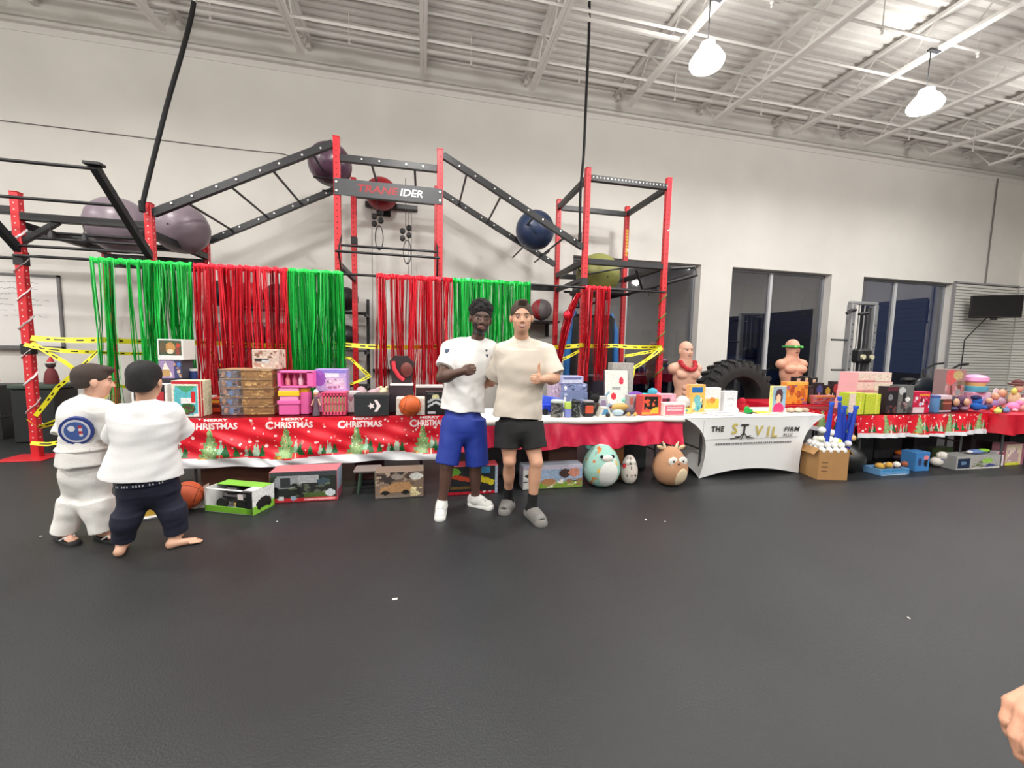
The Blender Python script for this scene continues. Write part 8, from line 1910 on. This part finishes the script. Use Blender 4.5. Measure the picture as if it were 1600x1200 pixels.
def torso(label, u, Y, vt, sk, f, sc=1.0):
    top = npv(PY(u, vt, Y)); hc = top-V3(0, 0, .125*sc); x, y = hc[0], Y
    t = thing('training_dummy', label, 'dummy', (x, y, 0))
    HP, g, fr = head(hc, V3(*f), V3(0, 0, 1), .95*sc); sd = fr[0]; F = fr[1]
    HP = [p for p in HP if not (p[0] == 'e' and max(p[2]) == .0125*.95*sc)]
    sz = hc[2]-.165*sc; P = HP+[('c', V3(x, y, sz-.06), hc-V3(0, 0, .05), .080*sc, .064*sc, .04)]
    for s in (-1, 1): P.append(('c', V3(x, y, sz+.03), V3(x, y, sz-.05*sc)+sd*s*.13*sc, .05*sc, .055*sc, .04))
    ch = V3(x, y, sz-.17*sc)
    P += [('e', ch, (.145*sc, .105*sc, .17*sc), np.array([sd, F, V3(0, 0, 1)]), .03), ('e', V3(x, y, sz-.40*sc), (.118*sc, .092*sc, .20*sc), np.array([sd, F, V3(0, 0, 1)]), .06)]
    for s in (-1, 1):
        P += [('e', V3(x, y, sz-.055*sc)+sd*s*.150*sc, (.062*sc, .062*sc, .062*sc), None, .05), ('e', ch+sd*s*.075*sc+F*.085*sc+V3(0, 0, .05*sc), (.075*sc, .045*sc, .055*sc), np.array([sd, F, V3(0, 0, 1)]), .02)]
        for j in range(3): P.append(('e', V3(x, y, sz-(.28+.065*j)*sc)+sd*s*.035*sc+F*.092*sc, (.032*sc, .018*sc, .028*sc), np.array([sd, F, V3(0, 0, 1)]), .012))
    P.append(('s', V3(x, y, sz-.80*sc), (.3, .3, .28*sc), None, .01))
    sdf_obj('torso', P, MCOL('dummy_rubber', .5), t, .008, colour=face_paint(sk, g, fr, .95*sc, lips=tuple(v*.75 for v in sk), brow=tuple(v*.7 for v in sk)))
    zb = sz-.52*sc
    b = MB(); b.rod((x, y, .10), (x, y, zb+.06), .05, 16); b.build('column', m_blk, t, smooth=True)
    b = MB(); b.lathe((x, y, 0), [(.24, 0), (.25, .03), (.22, .14), (.08, .18)], 24); b.build('base', m_blk, t, smooth=True)
    b = MB(); b.lathe((x, y, zb-.02), [(.10, 0), (.12, .03), (.12, .06)], 20); b.build('waist_ring', M('ring_grey', (120, 118, 122), .5), t, smooth=True)
    return t, g, fr, V3(x, y, sz)
t, g, fr, nk = torso('bare male torso training dummy with a red garland round its neck', 1073, 5.05, 532, (206, 158, 136), (-.1, -1, 0), 1.16)
sd, F, u_ = fr; b = MB(); pts = []
for k in range(25):
    a = tau*k/24; pts.append(nk+sd*.105*cos(a)+F*(.06+.095*sin(a))+V3(0, 0, .03-.10*max(0, sin(a))))
b.tube(pts, .026, 8, cap=False)
for k in range(0, 24, 2): b.ball(pts[k], .034, 8, 6)
b.build('garland', M('garland_red', (178, 34, 46), .8, bump=1, bscale=150), t, smooth='all', label='thick red garland')
t, g, fr, nk = torso('bare male torso training dummy wearing a green eye mask', 1240, 5.84, 529, (214, 160, 134), (-.15, -1, 0), 1.30)
b = MB(); R_ = []
for k in range(33):
    a = tau*k/32; R_.append(g(.090*cos(a)*1.16, (-.008+.104*sin(a))*1.16, .016))
b.tube(R_, .020, 6, cap=False); b.build('mask_band', M('mask_green', (40, 140, 60), .6), t, smooth=True)
b = MB()
for s in (-1, 1): b.ball(g(.036*s*1.1, .112, .010), (.036, .018, .022), 12, 8)
b.build('mask_eyes', M('mask_green_light', (90, 200, 90), .4), t, smooth='all')
# cable machine
m_sil = M('machine_silver', (160, 162, 164), .35, .5)
Ym = 6.6; X_ = lambda u, v: PY(u, v, Ym).x; Zm = lambda u, v: PY(u, v, Ym).z
xl, xr = X_(1327, 520), X_(1362, 520); zt = Zm(1340, 476)
t = thing('cable_machine', 'silver and black cable weight machine standing in front of the windows', 'gym machine', ((xl+xr)/2, Ym, 0))
for x in (xl, xr):
    b = MB(); b.span(x-.05, x+.05, Ym-.06, Ym+.06, 0, zt, .01); b.build('upright', m_sil, t)
    b = MB(); b.span(x-.08, x+.08, Ym-.45, Ym+.35, 0, .07, .01); b.build('foot_beam', m_sil, t)
    b = MB()
    for k in range(12): b.rod((x, Ym-.063, .4+k*.15), (x, Ym-.058, .4+k*.15), .014, 8)
    b.build('adjustment_holes', m_hole, t, kind='stuff')
b = MB(); b.span(xl-.05, xr+.05, Ym-.05, Ym+.05, zt, zt+.06, .01); b.build('top_beam', m_sil, t)
b = MB(); b.span(xr-.14, xr-.06, Ym+.0, Ym+.16, .1, zt-.05, .01); b.build('rear_column', M('machine_dark', (52, 54, 58), .5), t)
for s, z in ((-1, zt-.12), (1, zt-.2)):
    b = MB(); x = xl if s < 0 else xl+.1; b.tube([(x, Ym-.08, z), (x-.16*1, Ym-.12, z-.02), (x-.24, Ym-.10, z-.08)] if s < 0 else [(x, Ym-.08, z), (x+.2, Ym-.1, z+.03)], .03, 8); b.build('handle_arm', m_blk, t, smooth=True)
for v in (531, 578):
    z = Zm(1310, v); b = MB(); b.rod((xl, Ym, z), (X_(1299, v), Ym, z), .02, 8); b.build('side_peg', M('machine_dark', (52, 54, 58), .5), t, smooth=True)
b = MB()
for k in range(12): b.span(xl+.12, xr-.16, Ym-.10, Ym+.10, .22+k*.055, .22+k*.055+.05, .006)
b.build('weight_stack', m_blk, t, kind='stuff')
for dx in (.2, .34):
    b = MB(); b.rod((xl+dx, Ym, .2), (xl+dx, Ym, zt), .012, 8); b.build('guide_rod', m_sil, t)
b = MB(); b.box(((xl+xr)/2+.05, Ym-.02, 1.42), (.34, .22, .30), .05); b.build('cable_carriage', m_blk, t)
for k, dx in enumerate((-.06, .16)):
    b = MB(); b.rod(((xl+xr)/2+dx, Ym-.16, 1.40), ((xl+xr)/2+dx, Ym-.12, 1.40), .05, 14); b.build('pulley', M('pulley_cream', (206, 202, 170), .5), t)
# exercise bike
p = Vector((PY(1462, 600, 6.2).x, 6.2, 0)); t = thing('exercise_bike', 'black exercise bike with a grey fan wheel behind the right toy table', 'gym machine', p)
b = MB(); b.rod(p+Vector((0, -.06, .62)), p+Vector((0, .06, .62)), .34, 32); b.build('fan_cage', m_blk, t)
b = MB(); b.rod(p+Vector((.02, -.085, .66)), p+Vector((.02, -.06, .66)), .25, 28); b.build('fan_disc', M('fan_grey', (120, 120, 122), .5), t)
b = MB(); b.span(p.x-.9, p.x+.5, p.y-.05, p.y+.05, .10, .18, .01); b.build('frame_beam', m_blk, t)
for dx in (-.85, .45):
    b = MB(); b.span(p.x+dx-.04, p.x+dx+.04, p.y-.3, p.y+.3, 0, .08, .01); b.build('foot_bar', m_blk, t)
b = MB(); b.rod(p+Vector((-.6, 0, .15)), p+Vector((-.72, 0, .92)), .03, 10); b.build('seat_post', m_blk, t)
b = MB(); b.ball(p+Vector((-.74, 0, .96)), (.15, .11, .05), 16, 10); b.build('saddle', m_blk, t, smooth='all')
b = MB(); b.ball(p+Vector((-.30, 0, .80)), (.34, .10, .22), 20, 12); b.build('body_cover', M('bike_cover', (22, 28, 36), .35), t, smooth='all')
for s in (-1, 1):
    b = MB(); b.tube([p+Vector((.0, s*.16, .55)), p+Vector((-.05, s*.2, 1.15)), p+Vector((.25, s*.2, 1.28)), p+Vector((.48, s*.2, 1.30))], .022, 8); b.build('handlebar', m_blk, t, smooth=True)
    b = MB(); b.rod(p+Vector((-.25, s*.1, .38)), p+Vector((-.12, s*.12, .25)), .015, 8); b.build('crank', m_sil, t)
    b = MB(); b.span(p.x-.17, p.x-.06, p.y+s*.20-.05, p.y+s*.20+.05, .235, .26, .005); b.build('pedal', m_blk, t)
# padded machine inside the tower, blue side rolls
xa, xb = PY(878, 540, 6.72).x, PY(966, 540, 6.72).x
t = thing('padded_frame', 'black padded machine with two tall blue side pads standing inside the rig tower', 'gym machine', ((xa+xb)/2, 6.72, 0))
b = MB(); b.span(xa+.16, xb-.12, 6.6, 6.95, .35, PY(920, 492, 6.72).z, .06); b.build('black_back', M('vinyl_black', (24, 24, 26), .45), t)
b = MB(); b.span(xa+.05, xb-.05, 6.5, 6.9, .0, .35, .04); b.build('base', M('vinyl_plum', (44, 24, 36), .6), t)
for x, v0 in ((PY(887, 500, 6.72).x, 486), (PY(963, 500, 6.72).x, 488)):
    z = PY(900, v0, 6.72).z; s = -1 if x < (xa+xb)/2 else 1
    b = MB(); b.tube([(x, 6.70, 0), (x, 6.70, z*.6), (x-s*.03, 6.70, z*.85), (x-s*.12, 6.72, z)], [.06, .06, .06, .045], 12); b.build('blue_pad', M('vinyl_blue', (36, 106, 176), .45), t, smooth=True)
b = MB(); b.box((xb-.45, 6.42, .75), (.16, .1, .5), .03, Matrix.Rotation(.3, 3, 'Y')); b.build('grey_strut', m_sil, t)
t = thing('punch_bag', 'grey and dark blue heavy bag lying behind the card game box in the tower', 'punch bag', (PY(935, 590, 6.2).x, 6.2, 0)); p = Vector(t.location)
b = MB(); b.rod(p+Vector((0, 0, .02)), p+Vector((-.05, 0, 1.0)), .16, 18); b.build('bag_body', M('bag_navy', (34, 30, 48), .5), t, smooth=True)
b = MB(); b.rod(p+Vector((-.05, 0, .985)), p+Vector((-.053, 0, 1.02)), .13, 18); b.build('bag_top', M('bag_grey', (96, 96, 104), .5), t, smooth=True)
# left end: black shelf, bin with spray bottle, small Santa figure
t = thing('storage_shelf', 'black low storage shelf at the far left behind the ribbon wrapped post', 'shelf', (-6.9, 7.2, 0))
b = MB()
for z in (.30, .72): b.span(-7.9, -5.75, 6.95, 7.45, z, z+.04, .005)
b.build('shelf_board', m_blk, t)
for x in (-7.87, -6.8, -5.78):
    b = MB(); b.span(x-.025, x+.025, 6.97, 7.43, 0, .76, .004); b.build('side_panel', m_blk, t)
rr = random.Random(4)
for k, (x, c, lb) in enumerate(((-6.9, (40, 38, 40), 'black bag on the low shelf at the far left'), (-6.5, (206, 150, 110), 'tan folded cloth on the low shelf at the far left'), (-6.15, (226, 106, 44), 'orange folded cloth at the right end of the low shelf'))):
    b = MB(); b.ball((x, 7.2, .762+(.09 if k == 0 else .045)), (.2, .16, .10 if k == 0 else .045), 18, 10); o = b.build('folded_cloth' if k else 'duffel_bag', mm('shelfitem%d' % k, c, .8), smooth='all'); tag(o, lb, 'cloth' if k else 'bag')
for k, x in enumerate((-6.5, -6.2, -5.95)):
    b = MB(); b.ball((x, 7.2, .342+.07), (.14, .15, .07), 16, 10); tag(b.build('folded_towel', mm('towel%d' % k, ((120, 120, 124), (176, 176, 178), (90, 90, 94))[k], .9), smooth='all'), ['dark grey', 'light grey', 'charcoal'][k]+' rolled towel on the lower board of the far left shelf', 'towel', 'rolled towels on the low shelf')
p = Vector((PY(72, 620, 6.9).x, 6.9, 0)); t = thing('storage_bin', 'black plastic bin with a green lid behind the leftmost post', 'bin', p)
b = MB(); b.span(p.x-.25, p.x+.25, 6.7, 7.1, 0, .74, .02); b.build('bin_body', M('bin_black', (34, 38, 38), .5), t)
b = MB(); b.span(p.x-.27, p.x+.27, 6.68, 7.12, .74, .80, .015); b.build('lid', M('bin_lid', (66, 82, 70), .5), t)
t = thing('spray_bottle', 'pale blue spray bottle with a red trigger head on the black bin', 'bottle', (p.x-.10, 6.85, .80)); q = Vector(t.location)
b = MB(); b.lathe(q, [(.05, 0), (.055, .02), (.05, .17), (.02, .22), (.018, .25)], 16); b.build('bottle_body', M('spray_blue', (140, 190, 214), .3), t, smooth=True)
b = MB(); b.span(q.x-.03, q.x+.06, q.y-.02, q.y+.02, .80+.25, .80+.31, .008); b.build('trigger_head', M('spray_red', (196, 40, 48), .5), t)
t = thing('santa_figure', 'small dark figure with a red and white hat standing on the black bin', 'figurine', (p.x+.08, 6.9, .80)); q = Vector(t.location)
b = MB(); b.lathe(q, [(.07, 0), (.08, .04), (.06, .16), (.03, .22)], 14); b.build('body', M('santa_body', (120, 50, 54), .7), t, smooth=True)
b = MB(); b.ball(q+Vector((0, 0, .26)), .05, 12, 8); b.build('head', M('santa_face', (60, 44, 44), .7), t, smooth='all')
b = MB(); b.rod(q+Vector((0, 0, .29)), q+Vector((.01, 0, .38)), .045, 14, .01); b.build('hat', M('spray_red', (196, 40, 48), .5), t)
b = MB(); b.tube([q+Vector((.047*cos(a), .047*sin(a), .29)) for a in [tau*i/14 for i in range(15)]], .014, 6, cap=False); b.build('hat_brim', mm('scrap_white', (206, 204, 198), .7), t)
